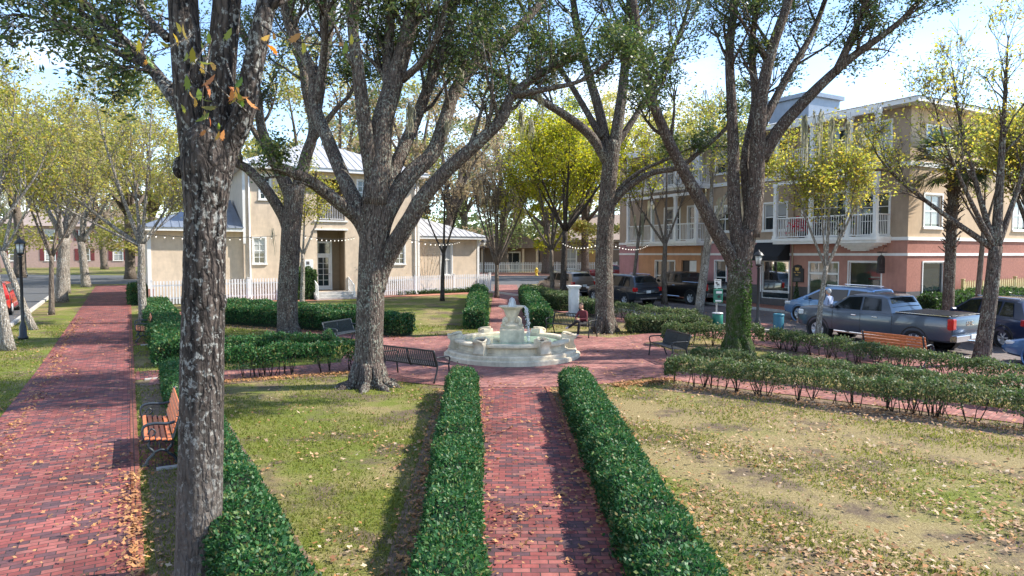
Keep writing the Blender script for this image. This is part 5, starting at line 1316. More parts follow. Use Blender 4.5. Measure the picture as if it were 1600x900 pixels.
mb = MB(); f0.wall(mb, 0, 28, -.5, 7, ops); Face((28, 0, 0), (0, 1, 0), (1, 0, 0)).wall(mb, 0, 10, -.5, 7); mb.build('wall', pinkf, b_, fix=False)
shut = M('dark_red_shutter', (.16, .03, .035), .6, .2, 6)
for h in ops:
    f0.window(b_, *h, 2, 2, .12, .12)
    mb = MB(); f0.box(mb, h[0] - .75, h[0] - .14, h[2], h[3], .004, .05); mb.build('shutter', shut, b_)
    mb = MB(); f0.box(mb, h[1] + .14, h[1] + .75, h[2], h[3], .004, .05); mb.build('shutter', shut, b_)
mb = MB(); hip_roof(mb, -.6, 28.6, -.6, 11, 7, 10, rib=99); mb.build('roof', MT['tileroof'], b_)
b_ = thing('brick_house', 'far low brick house between the lawn trees and the tan house', 'house', (-52, 122, gz(122)), rad(10))
mb = MB(); f0.wall(mb, 0, 22, -.5, 4, [(3, 5, 1, 3), (10, 12, 0.2, 3), (16, 18, 1, 3)]); Face((22, 0, 0), (0, 1, 0), (1, 0, 0)).wall(mb, 0, 9, -.5, 4); mb.build('wall', MT['redbrick'], b_, fix=False)
for h in ((3, 5, 1, 3), (10, 12, .2, 3), (16, 18, 1, 3)): f0.window(b_, *h, 2, 2, .12, .12)
mb = MB(); hip_roof(mb, -.6, 22.6, -.6, 10, 4, 7, rib=99); mb.build('roof', MT['tileroof'], b_)

# ------------------------------------------------ far trees
def far_tree(label, x, y, h, w, mat, seed, trunk=True, per=5200, low=.25, L=.42, bark=None):
    rg = np.random.default_rng(seed); rn = random.Random(seed)
    b = ground(x, y); T = Tree(seed, b)
    T.limb([b - Vector((0, 0, .2)), b + Vector((rn.uniform(-.3, .3), 0, h * .25)), b + Vector((rn.uniform(-.5, .5), 0, h * .45))], h * .022 + .1, h * .015 + .06, 8, 0, flare=.3)
    t0 = b + Vector((0, 0, h * .4)); cl = []
    for k in range(9):
        a = rn.uniform(0, 6.28); s = w * rn.uniform(.3, 1.0); zz = h * rn.uniform(.5, 1.0) * (1 - .25 * s / w)
        e = b + Vector((math.cos(a) * s, math.sin(a) * s, zz))
        T.limb([t0 - Vector((0, 0, h * .08)), t0.lerp(e, .5) + Vector((0, 0, h * .02)), e], h * .011 + .03, .03, 5, 5, .4, h * .12, .2, 0, 3)
        cl.append((e, w * rn.uniform(.28, .5)))
    for k in range(26):
        a = rn.uniform(0, 6.28); s = w * rn.random() ** .5; zz = h * rn.uniform(low, 1.0)
        s *= max(.25, 1 - abs(zz / h - .58) * 1.25)
        cl.append((b + Vector((math.cos(a) * s, math.sin(a) * s, zz)), w * rn.uniform(.15, .34)))
    C = []
    n = per // len(cl)
    for p, r in cl:
        q = rg.normal(size=(n, 3)); q /= np.linalg.norm(q, axis=1, keepdims=True); q *= (r * rg.random((n, 1)) ** .45) * np.array([1, 1, .62])
        C.append(q + np.array(p[:]))
    C = np.concatenate(C); arr = leaf_arrays(C, L, L * .6, rg, .2)
    return T.finish('far_tree', label, 'tree', bark or BKM, [(arr, mat, 'crown')], 'trees behind the square')
# positions, heights and tints of the trees that close the view
far = [
 ('tall yellow-green tree behind the shaded house wing', -27, 63, 15, 6, BGY), ('pale yellow tree behind the lawn strip trees', -38, 68, 15, 6.5, BGY),
 ('tawny half-bare tree beyond the lamp posts', -52, 72, 16, 6.5, BGY), ('yellow-green tree at the far end of the lawn strip', -44, 84, 17, 7, BGY),
 ('tall green tree above the pink house', -68, 90, 17, 7, BGG), ('tawny tree before the pink house', -62, 104, 15, 6.5, BGO), ('dark green tree past the long walk', -36, 92, 15, 6, BGG),
 ('tall greyish tree behind the house roof', -15, 60, 16.5, 6.5, BGO), ('green tree rising behind the house ridge', -9, 64, 17.5, 6.5, BGG), ('yellow tree behind the middle of the house', -20, 66, 17, 6.5, BGY),
 ('pale bare-looking tree behind the sunny house wing', -5.2, 58.5, 14, 5, BGO), ('rusty bare tree beside the sunny house wing', -8.5, 56, 9, 3.2, BGO),
 ('tall grey-green tree across the back street', -1, 90, 19, 7.5, BGG), ('bright yellow-green tree across the back street', 4, 82, 14, 5.5, OAKY), ('yellow-green tree before the brick hall', 9, 84, 15, 5.5, BGY),
 ('large green tree behind the brick hall', 10, 116, 22, 9, BGG), ('tawny tree behind the brick hall roof', 22, 118, 21, 9, BGO), ('tall tree behind the porch pavilion', -8, 112, 20, 8, BGG),
 ('yellow tree behind the orange shop wall', 18, 74, 15, 5.5, BGY), ('green tree beyond the end of the street', 13, 68, 12, 4.2, BGY),
 ('tall pine-green tree behind the shop roof', 34, 92, 17, 7, BGG), ('broad green tree behind the far lawn', -28, 112, 19, 8, BGG), ('tawny tree in the gap behind the house', -20, 104, 18, 8, BGO),
 ('dark tree behind the low brick house', -48, 134, 18, 9, BGG), ('broad tree past the pink house', -90, 134, 20, 10, BGG), ('large tree past the end of the west street', -72, 128, 18, 9, BGG), ('yellow tree on the west street', -46, 58, 14, 5.5, BGY), ('tall yellow tree beyond the west kerb', -40, 46, 14, 5, BGY), ('pale tall tree behind the west end of the brick hall', 1, 109, 23, 9, BGY), ('pale yellow tall tree over the middle of the brick hall', 15, 106, 22, 8.5, BGY), ('broad olive tree between the tan house and the porch pavilion', -15, 86, 19, 7.5, BGY), ('green tree behind the north end of the shop building', 25, 86, 19, 7.5, BGG),
 ('olive tree on the west street side', -33, 37, 13, 4.6, BGY),
]
for i, (lab, x, y, h, w, mt) in enumerate(far):
    far_tree(lab, x, y, h * 1.28, w * 1.12, mt, 400 + i, True, 8200 if mt is not BGO else 4200, .16, .30 if y < 75 else .38)
wd = MB()
C = []
for i in range(70):                      # one hazy line of woods that closes the horizon
    x = -190 + i * 5.6 + R.uniform(-3, 3); y = 165 + R.uniform(-14, 22) + abs(x + 10) * .05; h = R.uniform(10, 16)
    n = 330; q = NR.normal(size=(n, 3)); q /= np.linalg.norm(q, axis=1, keepdims=True); q *= NR.random((n, 1)) ** .4 * np.array([6, 4, h / 2])
    C.append(q + np.array([x, y, gz(y) + h / 2]))
V_, F_ = leaf_arrays(np.concatenate(C), 1.5, .9, NR, .2); o = mesh_np('distant_woods', V_, F_, BGG); kind(o, 'stuff'); tag(o, 'far line of mixed woods closing the view', 'woods')

# palm by the salmon wall
bp = ground(19.7, 30.8); T = Tree(600, bp)
T.limb([bp, bp + Vector((.05, 0, 3)), bp + Vector((.1, 0, 6.9))], .25, .2, 14, 0, flare=.15)
boots = []
for k in range(170):
    z = R.uniform(3.2, 6.9); a = R.uniform(0, 6.28); d = Vector((math.cos(a), math.sin(a), 0)); c = bp + Vector((.1 * z / 6, 0, z)) + d * .19
    T.mb.bar(c, c + d * R.uniform(.12, .3) + Vector((0, 0, R.uniform(.1, .35))), .07, .025)
crown = bp + Vector((.1, 0, 7.1)); arrs = []
for k in range(60):                      # fan fronds: stalk and splayed blades
    a = R.uniform(0, 6.28); el = R.uniform(-.75, 1.25); d = Vector((math.cos(a) * math.cos(el), math.sin(a) * math.cos(el), math.sin(el)))
    L = R.uniform(.8, 1.4); hub = crown + d * L
    T.mb.tube([crown, hub], [.02, .012], 4)
    sd = d.cross(Vector((0, 0, 1))).normalized(); upv = sd.cross(d)
    for j in range(22):
        t = (j / 21 - .5) * 2.5; bd = (d * math.cos(t) + sd * math.sin(t) + upv * R.uniform(-.1, .15) - Vector((0, 0, .18))).normalized(); bl = R.uniform(.8, 1.1) * (1 - .12 * abs(t))
        w = bd.cross(upv).normalized() * .03
        tip = hub + bd * bl - Vector((0, 0, .1 * bl)); mid_ = hub + bd * bl * .5
        arrs.append([hub, mid_ + w, tip, mid_ - w])
V_ = np.array([[p[:] for p in q] for q in arrs], dtype=np.float32).reshape(-1, 3); F_ = np.arange(len(V_), dtype=np.int32).reshape(-1, 4)
T.finish('palm_tree', 'cabbage palm with shaggy brown trunk beside the salmon wall', 'palm', BK2, [((V_, F_), PALM, 'fronds')])
# ================================================================== vehicles
def carpaint(name, col, metal=.35, rough=.32):
    m, nt, b = newmat(name)
    n = noise(nt, coords(nt), 2.5, 4)
    nt.links.new(ramp(nt, n, [(.3, [c * .92 for c in col]), (.7, [min(1, c * 1.06) for c in col])]).outputs[0], b.inputs['Base Color'])
    b.inputs['Metallic'].default_value = metal; b.inputs['Roughness'].default_value = rough
    b.inputs['Coat Weight'].default_value = .8; b.inputs['Coat Roughness'].default_value = .06
    return m
def wheel(par, x, y, r, w=.24, spokes=6, sgn=1, rimf=.66):
    mb = MB(); rr = r * rimf
    mb.lathe([(rr, -w / 2), (r * .93, -w / 2), (r, -w / 2 + .035), (r, w / 2 - .035), (r * .93, w / 2), (rr, w / 2), (rr, w / 2 - .06)], 28, (0, 0, 0), axis='Y', cap=False)
    wo = mb.build('wheel', MT['rubber'], par); wo.location = (x, y, r)
    mb = MB(); o = sgn * w / 2
    mb.lathe([(rr, -.004), (rr, .012), (rr * .9, .012), (rr * .88, -.05), (.0, -.06)], 28, (0, o - sgn * .03, 0), axis='Y', cap=False)
    mb.cur = 0
    for k in range(spokes):
        a = 2 * math.pi * k / spokes
        for da in (-.13, .13):
            p = Vector((math.cos(a) * .05, o - sgn * .012, math.sin(a) * .05)); q = Vector((math.cos(a + da) * rr * .92, o - sgn * .022, math.sin(a + da) * rr * .92)); mb.bar(p, q, .03, .035)
    mb.sphere((0, o - sgn * .015, 0), .055, 8, 6, (1, .4, 1))
    mb.build('rim', MT['alloy'], wo)
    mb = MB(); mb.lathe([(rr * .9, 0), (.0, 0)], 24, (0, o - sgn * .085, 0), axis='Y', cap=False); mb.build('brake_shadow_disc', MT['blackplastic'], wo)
    return wo

def car(name, label, cat, corner, heading, S, paint, group='vehicles parked along the street'):
    """corner = rear near-side ground point; local +x is forward, +y the near side"""
    L, W = S['L'], S['W']
    h = Vector((heading[0], heading[1], 0)).normalized(); n = Vector((-h.y, h.x, 0))
    c = Vector((corner[0], corner[1], 0)) + h * (L / 2) - n * (W / 2)
    o = thing(name, label, cat, (c.x, c.y, gz(c.y)), 0, group)
    sl = .02 if c.y > 20 else 0
    o.rotation_euler = (math.asin(sl * n.y), -math.asin(sl * h.y), math.atan2(h.y, h.x))
    X0 = -L / 2
    def sect(st):
        x, zt, zb, hw = st; zm = zb + .5 * (zt - zb)
        half = [(hw * .86, zb), (hw * .975, zb + .07), (hw * .99, zb + .2), (hw, zm), (hw * .985, zt - .14), (hw * .955, zt - .035), (hw * .9, zt), (hw * .45, zt + .02)]
        return [(x + X0, y, z) for y, z in half] + [(x + X0, -y, z) for y, z in half[::-1]]
    mb = MB(); vs = []; k = 16
    for st in S['body']: vs += sect(st)
    m = len(S['body']); fs = []
    for i in range(m - 1):
        for j in range(k):
            j2 = (j + 1) % k; fs.append([i * k + j, i * k + j2, (i + 1) * k + j2, (i + 1) * k + j])
    fs += [list(range(k)), [(m - 1) * k + j for j in range(k)]]
    mb.add(vs, fs, True)
    # cabin
    P = S['cabin']; belt = S['belt']; hb = S['hb']; tum = S.get('tum', .32)
    yz = lambda z: hb - max(0, z - belt) * tum
    q = len(P); vs = []
    for sg in (1, -1):
        for x, z in P: vs.append((x + X0, sg * yz(z), z - (.0 if z <= belt + .02 else .05)))
    for sg in (1, -1):
        for x, z in P: vs.append((x + X0, sg * (yz(z) - .09), z))
    for x, z in P: vs.append((x + X0, 0, z + .018))
    fs = [list(range(q)), [q + i for i in range(q)][::-1]]
    for i in range(q - 1):
        fs += [[i, i + 1, 2 * q + i + 1, 2 * q + i], [q + i, 3 * q + i, 3 * q + i + 1, q + i + 1], [2 * q + i, 2 * q + i + 1, 4 * q + i + 1, 4 * q + i], [4 * q + i, 4 * q + i + 1, 3 * q + i + 1, 3 * q + i]]
    mb.add(vs, fs, True)
    body = mb.build('body', paint, o, sharp=32)
    # glass
    for sg in (1, -1):
        for w in S['win']:
            mb = MB(); mb.add([(x + X0, sg * (yz(z) + .005 + (.0)), z) for x, z in w], [list(range(len(w)))]); mb.build('side_window', MT['glasscar'], o)
    def screen(nm, pb, pt, ins=.1):
        d = Vector((pt[0] - pb[0], 0, pt[1] - pb[1])); nn = Vector((d.z, 0, -d.x)).normalized()
        if (pb[0] > L / 2) != (nn.x > 0): nn = -nn
        a = Vector((pb[0] + X0, 0, pb[1])) + d * .05 + nn * .012; b = Vector((pb[0] + X0, 0, pb[1])) + d * .92 + nn * .012
        mb = MB(); ya, yb = yz(pb[1]) - ins, yz(pt[1]) - ins - .03
        mb.add([(a.x, ya, a.z), (a.x, 0, a.z + .018), (a.x, -ya, a.z), (b.x, -yb, b.z), (b.x, 0, b.z + .018), (b.x, yb, b.z)], [[0, 1, 4, 5], [1, 2, 3, 4]]); mb.build(nm, MT['glasscar'], o)
    screen('windscreen', *S['ws']); screen('rear_window', *S['rw'])
    # wheels and arches
    r = S['r']
    for x in S['axles']:
        for sg in (1, -1):
            mb = MB(); mb.lathe([(r * 1.19, -.3), (r * 1.19, .0), (r * 1.16, .014), (r * 1.06, .014), (r * 1.04, -.1), (0, -.1)], 26, (x + X0, sg * (W / 2 - .012 - (0.0)), r + .02), axis='Y', cap=False)
            if sg < 0: mb.v = [(a, -W + (-b - W) if False else -b - 2 * (W / 2 - .012) + 0 if False else (2 * (-(W / 2 - .012)) - b), c_) for a, b, c_ in mb.v]
            mb.build('wheel_arch', MT['blackplastic'] if S.get('darkarch', True) else paint, o)
            wheel(o, x + X0, sg * (W / 2 - .13), r, .25, S.get('spokes', 6), sg)
    # lamps, plates, trim
    for nm, mt, bx in S['bits']:
        mb = MB()
        if nm == 'licence_plate' or bx[1] == 0: mb.box((bx[0] + X0, bx[1], bx[2]), bx[3:6], bev=.012); mb.build(nm, MT[mt], o)
        else:
            for sg in (1, -1):
                mb = MB(); mb.box((bx[0] + X0, sg * bx[1], bx[2]), bx[3:6], bev=.03); mb.build(nm, MT[mt] if mt != 'paint' else paint, o)
    for sg in (1, -1):
        mb = MB(); mx = S['mirror']; mb.box((mx[0] + X0, sg * (hb + .15), mx[1]), (.14, .24, .17), bev=.05); mb.build('mirror', MT['blackplastic'] if S.get('darkmir') else paint, o)
        for x in S['handles']:
            mb = MB(); mb.box((x + X0, sg * (S['hx'] + .012), S['hz']), (.2, .035, .035), bev=.012); mb.build('door_handle', MT['chrome'] if S.get('chrome', True) else paint, o)
        mb = MB()                                   # door shut lines as thin dark recess strips
        for x in S['seams']: mb.box((x + X0, sg * (S['hx'] + .004), (S['sz0'] + S['sz1']) / 2), (.012, .006, S['sz1'] - S['sz0']))
        mb.build('door_seam', MT['blackplastic'], o)
        if 'sill' in S: 
            mb = MB(); a, b, z = S['sill']; mb.box(((a + b) / 2 + X0, sg * (W / 2 - .03), z), (b - a, .12, .08), bev=.02); mb.build('running_board', MT['chrome'] if S.get('chromesill') else MT['blackplastic'], o)
    return o

def suv(L=4.95, W=1.95, H=1.76):
    b = 1.08; k = L / 4.95
    return dict(L=L, W=W, belt=b, hb=W / 2 - .055, r=.37, axles=(.98 * k, 3.92 * k), tum=.30,
        body=[(0, .82, .55, W / 2 * .86), (.05, 1.02, .42, W / 2 * .94), (.3, b, .32, W / 2 * .985), (1.0, b + .01, .28, W / 2), (2.6 * k, b, .26, W / 2), (3.5 * k, b - .01, .27, W / 2), (3.8 * k, 1.05, .28, W / 2 * .995), (4.4 * k, .97, .3, W / 2 * .97), (4.8 * k, .86, .36, W / 2 * .88), (4.95 * k, .68, .44, W / 2 * .76)],
        cabin=[(.12, b - .02), (.22, b + .2), (.48, H - .07), (.7, H - .015), (1.5, H), (2.5 * k, H - .02), (2.85 * k, H - .09), (3.72 * k, b - .02)],
        win=[[(.62, b + .05), (.78, H - .12), (1.15, H - .1), (1.22, b + .05)], [(1.3, b + .05), (1.26, H - .1), (2.1, H - .1), (2.14, b + .05)], [(2.22, b + .05), (2.2, H - .1), (2.78 * k, H - .16), (3.42 * k, b + .05)]],
        ws=((3.72 * k, b), (2.85 * k, H - .09)), rw=((.2, b + .14), (.48, H - .07)),
        bits=[('tail_light', 'redlens', (.12, W / 2 - .1, .97, .28, .2, .24)), ('headlight', 'clearlens', (4.62 * k, W / 2 - .17, .82, .34, .24, .14)), ('licence_plate', 'plate', (.0, 0, .82, .04, .32, .16)), ('rear_bumper', 'blackplastic', (.12, 0, .47, .3, W * .9, .2)), ('rear_skid', 'chrome', (.0, 0, .44, .1, W * .62, .07)), ('front_bumper', 'blackplastic', (4.86 * k, 0, .45, .2, W * .7, .18)), ('roof_rail', 'chrome', (1.6, W / 2 - .33, H + .02, 1.9, .035, .035)), ('exhaust', 'chrome', (.03, W / 2 - .4, .36, .12, .1, .06))],
        mirror=(3.25 * k, b + .06), handles=(1.5, 2.4), hx=W / 2 - .012, hz=.9, seams=(1.26, 2.18, 3.2), sz0=.36, sz1=b - .05, sill=(1.5, 3.4, .3), chrome=True)
def pickup():
    L, W, H, b = 5.85, 2.03, 1.86, 1.24
    return dict(L=L, W=W, belt=b, hb=W / 2 - .06, r=.41, axles=(1.22, 4.9), tum=.26,
        body=[(0, 1.22, .62, W / 2 * .93), (.04, 1.30, .5, W / 2 * .97), (.2, 1.31, .46, W / 2), (1.9, 1.31, .42, W / 2), (2.0, b + .02, .40, W / 2), (4.3, b + .0, .40, W / 2), (4.6, 1.26, .42, W / 2 * .998), (5.4, 1.22, .44, W / 2 * .99), (5.76, 1.18, .46, W / 2 * .96), (5.84, 1.1, .5, W / 2 * .93), (5.86, .9, .55, W / 2 * .9)],
        cabin=[(2.02, b - .02), (2.12, b + .25), (2.3, H - .07), (2.5, H - .01), (3.0, H), (3.5, H - .02), (3.8, H - .1), (4.55, b - .02)],
        win=[[(2.42, b + .07), (2.5, H - .13), (3.12, H - .11), (3.14, b + .04)], [(3.22, b + .04), (3.2, H - .11), (3.72, H - .16), (4.3, b + .03)]],
        ws=((4.55, b), (3.8, H - .1)), rw=((2.1, b + .18), (2.3, H - .07)),
        bits=[('tail_light', 'redlens', (.07, W / 2 - .1, 1.08, .2, .22, .36)), ('headlight', 'clearlens', (5.66, W / 2 - .17, 1.0, .26, .3, .2)), ('rear_bumper', 'chrome', (-.02, 0, .62, .22, W * .96, .2)), ('licence_plate', 'plate', (-.14, 0, .66, .03, .32, .15)), ('tow_hitch', 'chrome', (-.16, .0, .48, .25, .1, .1)), ('front_bumper', 'chrome', (5.84, 0, .62, .22, W * .86, .24)), ('bed_cover', 'blackplastic', (1.0, 0, 1.335, 1.75, W * .8, .03)), ('bed_rail', 'chrome', (1.03, W / 2 - .1, 1.325, 1.8, .09, .03))],
        mirror=(4.22, b + .1), handles=(2.62, 3.42), hx=W / 2 - .008, hz=1.08, seams=(2.0, 3.17, 4.28), sz0=.5, sz1=b - .06, sill=(2.1, 4.2, .42), chromesill=True, spokes=6)
def minivan():
    S = suv(4.75, 1.92, 1.73); b = 1.04
    S.update(belt=b, darkarch=False, cabin=[(.1, b - .02), (.16, b + .25), (.32, 1.65), (.6, 1.715), (1.6, 1.73), (2.5, 1.69), (2.8, 1.6), (4.0, b - .04)],
        win=[[(.4, b + .06), (.52, 1.58), (1.3, 1.6), (1.35, b + .05)], [(1.43, b + .05), (1.4, 1.6), (2.3, 1.58), (2.36, b + .04)], [(2.44, b + .04), (2.42, 1.57), (2.75, 1.5), (3.6, b + .03)]],
        ws=((4.0, b - .02), (2.8, 1.6)), rw=((.13, b + .15), (.32, 1.65)), mirror=(3.3, b + .08))
    return S
def sedan():
    S = suv(4.8, 1.85, 1.45); b = .93
    S.update(belt=b, r=.33, body=[(0, .78, .5, .78), (.06, .9, .36, .86), (.4, .95, .28, .91), (1.2, b, .25, .925), (2.6, b, .24, .925), (3.5, .92, .25, .92), (4.2, .84, .28, .89), (4.65, .74, .33, .8), (4.8, .6, .4, .7)],
        cabin=[(.55, b - .03), (1.3, 1.38), (1.7, 1.44), (2.4, 1.45), (2.8, 1.38), (3.6, b - .04)],
        win=[[(1.05, b + .05), (1.42, 1.32), (2.0, 1.35), (2.03, b + .04)], [(2.1, b + .04), (2.08, 1.35), (2.7, 1.32), (3.3, b + .03)]],
        ws=((3.6, b - .02), (2.8, 1.38)), rw=((.6, b), (1.3, 1.38)), mirror=(3.05, b + .06), handles=(1.5, 2.4), hz=.78, seams=(1.3, 2.06, 3.1), hx=.915)
    S['bits'] = [('tail_light', 'redlens', (.1, .74, .8, .24, .24, .14)), ('headlight', 'clearlens', (4.5, .7, .7, .34, .24, .12)), ('licence_plate', 'plate', (.01, 0, .68, .04, .32, .15))]
    S['sill'] = (1.3, 3.3, .27); S['darkarch'] = False
    return S
H2 = (E2.x, E2.y)
pk = car('pickup_truck', 'slate-blue crew-cab pickup with chrome bumper parked beside the park bench', 'pickup truck', KL(.20, -.75) - E2 * 1.05, H2, pickup(), carpaint('slate_blue_paint', (.06, .078, .11)))
text(pk, 'GMC', .2, (-5.85 / 2 - .012, 0, 1.07), (rad(90), 0, rad(-90)), MT['chrome'], 'tailgate_lettering')
car('suv', 'black sport utility car parked behind the straight oak', 'car', (6.95, 38.5), H2, suv(5.0, 1.98, 1.76), carpaint('black_blue_paint', (.018, .026, .038)))
car('pickup_truck', 'black crew-cab pickup parked before the orange and pink shopfronts', 'pickup truck', (11.0, 38.8), H2, pickup(), carpaint('black_paint', (.010, .011, .013)))
car('suv', 'bronze-grey hatchback car at the end of the centre path', 'car', (3.9, 43.8), H2, suv(4.75, 1.9, 1.68), carpaint('bronze_paint', (.21, .16, .125)))
car('minivan', 'sky-blue minivan parked before the shop door', 'minivan', (15.25, 28.6), H2, minivan(), carpaint('sky_blue_paint', (.13, .25, .44)))
car('suv', 'navy sport utility car beyond the tall forked tree', 'car', (17.3, 22.9), (-.10, 1), suv(4.85, 1.95, 1.72), carpaint('navy_paint', (.012, .025, .075)))
car('sedan', 'blue car whose front corner shows behind the slate-blue pickup', 'car', KL(.5, -3.0) - E2 * 4.8, H2, sedan(), carpaint('mid_blue_paint', (.05, .14, .32)))
car('sedan', 'dark red sedan parked before the brick hall', 'car', (8.0, 70.5), (1, -.1), sedan(), carpaint('dark_red_paint', (.20, .012, .02)))
car('suv', 'bright red car by the kerb beyond the black lamp post', 'car', (-26.6, 32.9), H2, suv(4.6, 1.9, 1.66), carpaint('red_paint', (.55, .035, .03), .1))
car('sedan', 'second dark red car half hidden by the straight oak across the street', 'car', (14.5, 71.5), (-1, .06), sedan(), carpaint('wine_red_paint', (.16, .012, .02)))
# ================================================================== fountain
STONE = M('weathered_cast_stone', (.68, .58, .42), .8, .2, 5, .25, stain=.45)
FT = thing('fountain', 'round tiered cast-stone fountain with scroll-shaped planters and a small water jet', 'fountain', FC, rad(0))
def fpart(name, prof, n=48, mat=STONE, sq=None, z=0): mb = MB(); mb.lathe([(r, h) for r, h in prof], n, (0, 0, z), sq=sq, cap=False); return mb.build(name, mat, FT, sharp=35)
fpart('base_step', [(2.24, -.1), (2.24, .1), (2.2, .13), (2.12, .13), (2.12, .22), (2.08, .25), (1.6, .25)])
fpart('basin', [(1.84, .2), (1.84, .27), (1.77, .30), (1.73, .41), (1.76, .45), (1.84, .47), (1.90, .49), (1.90, .55), (1.86, .58), (1.66, .58), (1.62, .55), (1.60, .36), (.2, .34)])
wm, nt_, b_ = newmat('basin_water'); b_.inputs['Base Color'].default_value = (.25, .36, .27, 1); b_.inputs['Roughness'].default_value = .06; b_.inputs['IOR'].default_value = 1.33
bump(nt_, b_, noise(nt_, coords(nt_), 14, 3), .25, .02)
fpart('water', [(1.605, .47), (.0, .475)], 40, wm)
mb = MB(); mb.box((0, 0, .61), (.80, .80, .58), bev=.03); mb.box((0, 0, .92), (.68, .68, .06), bev=.02); mb.build('plinth', STONE, FT)
mb = MB(); mb.lathe([(.36, .94), (.38, 1.0), (.33, 1.05), (.26, 1.07), (.22, 1.1)], 28, cap=False)
for k in range(4):
    a = k * math.pi / 2 + .78
    d = Vector((math.cos(a), math.sin(a), 0)); mb.tube(catmull([d * .36 + Vector((0, 0, 1.03)), d * .38 + Vector((0, 0, 1.16)), d * .26 + Vector((0, 0, 1.22)), d * .24 + Vector((0, 0, 1.12))], 4), .055, 7)
mb.build('scroll_base', STONE, FT, sharp=40)
def fluted(prof, n=40, amp=.06):
    mb = MB(); vs = []; fs = []
    for r, z in prof:
        for k in range(n): a = 2 * math.pi * k / n; rr = r * (1 + (amp if k % 2 else -amp)); vs.append((math.cos(a) * rr, math.sin(a) * rr, z))
    for i in range(len(prof) - 1):
        for k in range(n): k2 = (k + 1) % n; fs.append([i * n + k, i * n + k2, (i + 1) * n + k2, (i + 1) * n + k])
    mb.add(vs, fs, True); return mb
fluted([(.20, 1.08), (.17, 1.18), (.19, 1.3), (.24, 1.45), (.28, 1.53)]).build('stem', STONE, FT)
fluted([(.26, 1.50), (.34, 1.56), (.43, 1.60), (.44, 1.63), (.40, 1.63), (.2, 1.57), (0, 1.56)], 44, .02).build('upper_bowl', STONE, FT)
mw, nt_, b_ = newmat('falling_water'); b_.inputs['Base Color'].default_value = (.85, .88, .9, 1); b_.inputs['Roughness'].default_value = .2; b_.inputs['Transmission Weight'].default_value = .35
mb = MB(); mb.lathe([(.11, 1.60), (.09, 1.7), (.06, 1.8), (.03, 1.88), (.005, 1.92)], 12, cap=False)
for k in range(7): a = k * .9; mb.tube(catmull([(math.cos(a) * .02, math.sin(a) * .02, 1.88), (math.cos(a) * .08, math.sin(a) * .08, 1.84), (math.cos(a) * .13, math.sin(a) * .13, 1.62)], 4), .012, 5)
mb.build('water_jet', mw, FT)
mb = MB()
for k in range(10):
    a = -.5 + k * .07 + R.uniform(-.03, .03); d = Vector((math.cos(a), math.sin(a), 0))
    P = catmull([d * .44 + Vector((0, 0, 1.62)), d * .50 + Vector((0, 0, 1.5)), d * .54 + Vector((0, 0, 1.1)), d * .56 + Vector((0, 0, .49))], 6)
    mb.tube(P[:8], [.008] * 5 + [.007, .005, .002], 5)
    for q in P[6:]:
        for _ in range(3): mb.sphere(q + Vector((R.gauss(0, .02), R.gauss(0, .02), R.uniform(-.05, .05))), R.uniform(.006, .014), 5, 4, (1, 1, 1.7))
mb.build('falling_water', mw, FT)
for k in range(6):                         # scroll planters round the rim
    a = rad(-90 + 30 + 60 * k); mb = MB()
    side = [(-.16, .24), (.30, .24), (.34, .32), (.30, .42), (.26, .55), (.30, .70), (.36, .78), (.32, .84), (.14, .80), (-.02, .86), (-.16, .88), (-.2, .8)]
    mb.prism(side, lambda p, q, o: (p, o, q), -.21, .21)
    for s in (-.2, .2): mb.lathe([(.0, -.02), (.085, -.02), (.085, .02), (0, .02)], 12, (.28, s, .75), axis='Y'); mb.lathe([(.0, -.02), (.075, -.02), (.075, .02), (0, .02)], 12, (.27, s, .33), axis='Y')
    mb.tube(catmull([(.30, -.21, .80), (.36, 0, .84), (.30, .21, .80), (.05, .2, .90), (-.14, 0, .93), (.05, -.2, .90), (.30, -.21, .80)], 4), .035, 6)
    q = mb.build('scroll_planter', STONE, FT, sharp=40); q.location = (math.cos(a) * 1.80, math.sin(a) * 1.80, .06); q.rotation_euler = (0, 0, a); q.scale = (.84, .84, .76)
    hb_ = MB(); hb_.lathe([(.13, 0), (.0, -.0)], 14, (.1, 0, .868), cap=False); hb_.build('planter_mouth_shade', MT['slate'], q)  # flat dark disc painted as the shade inside a hollow

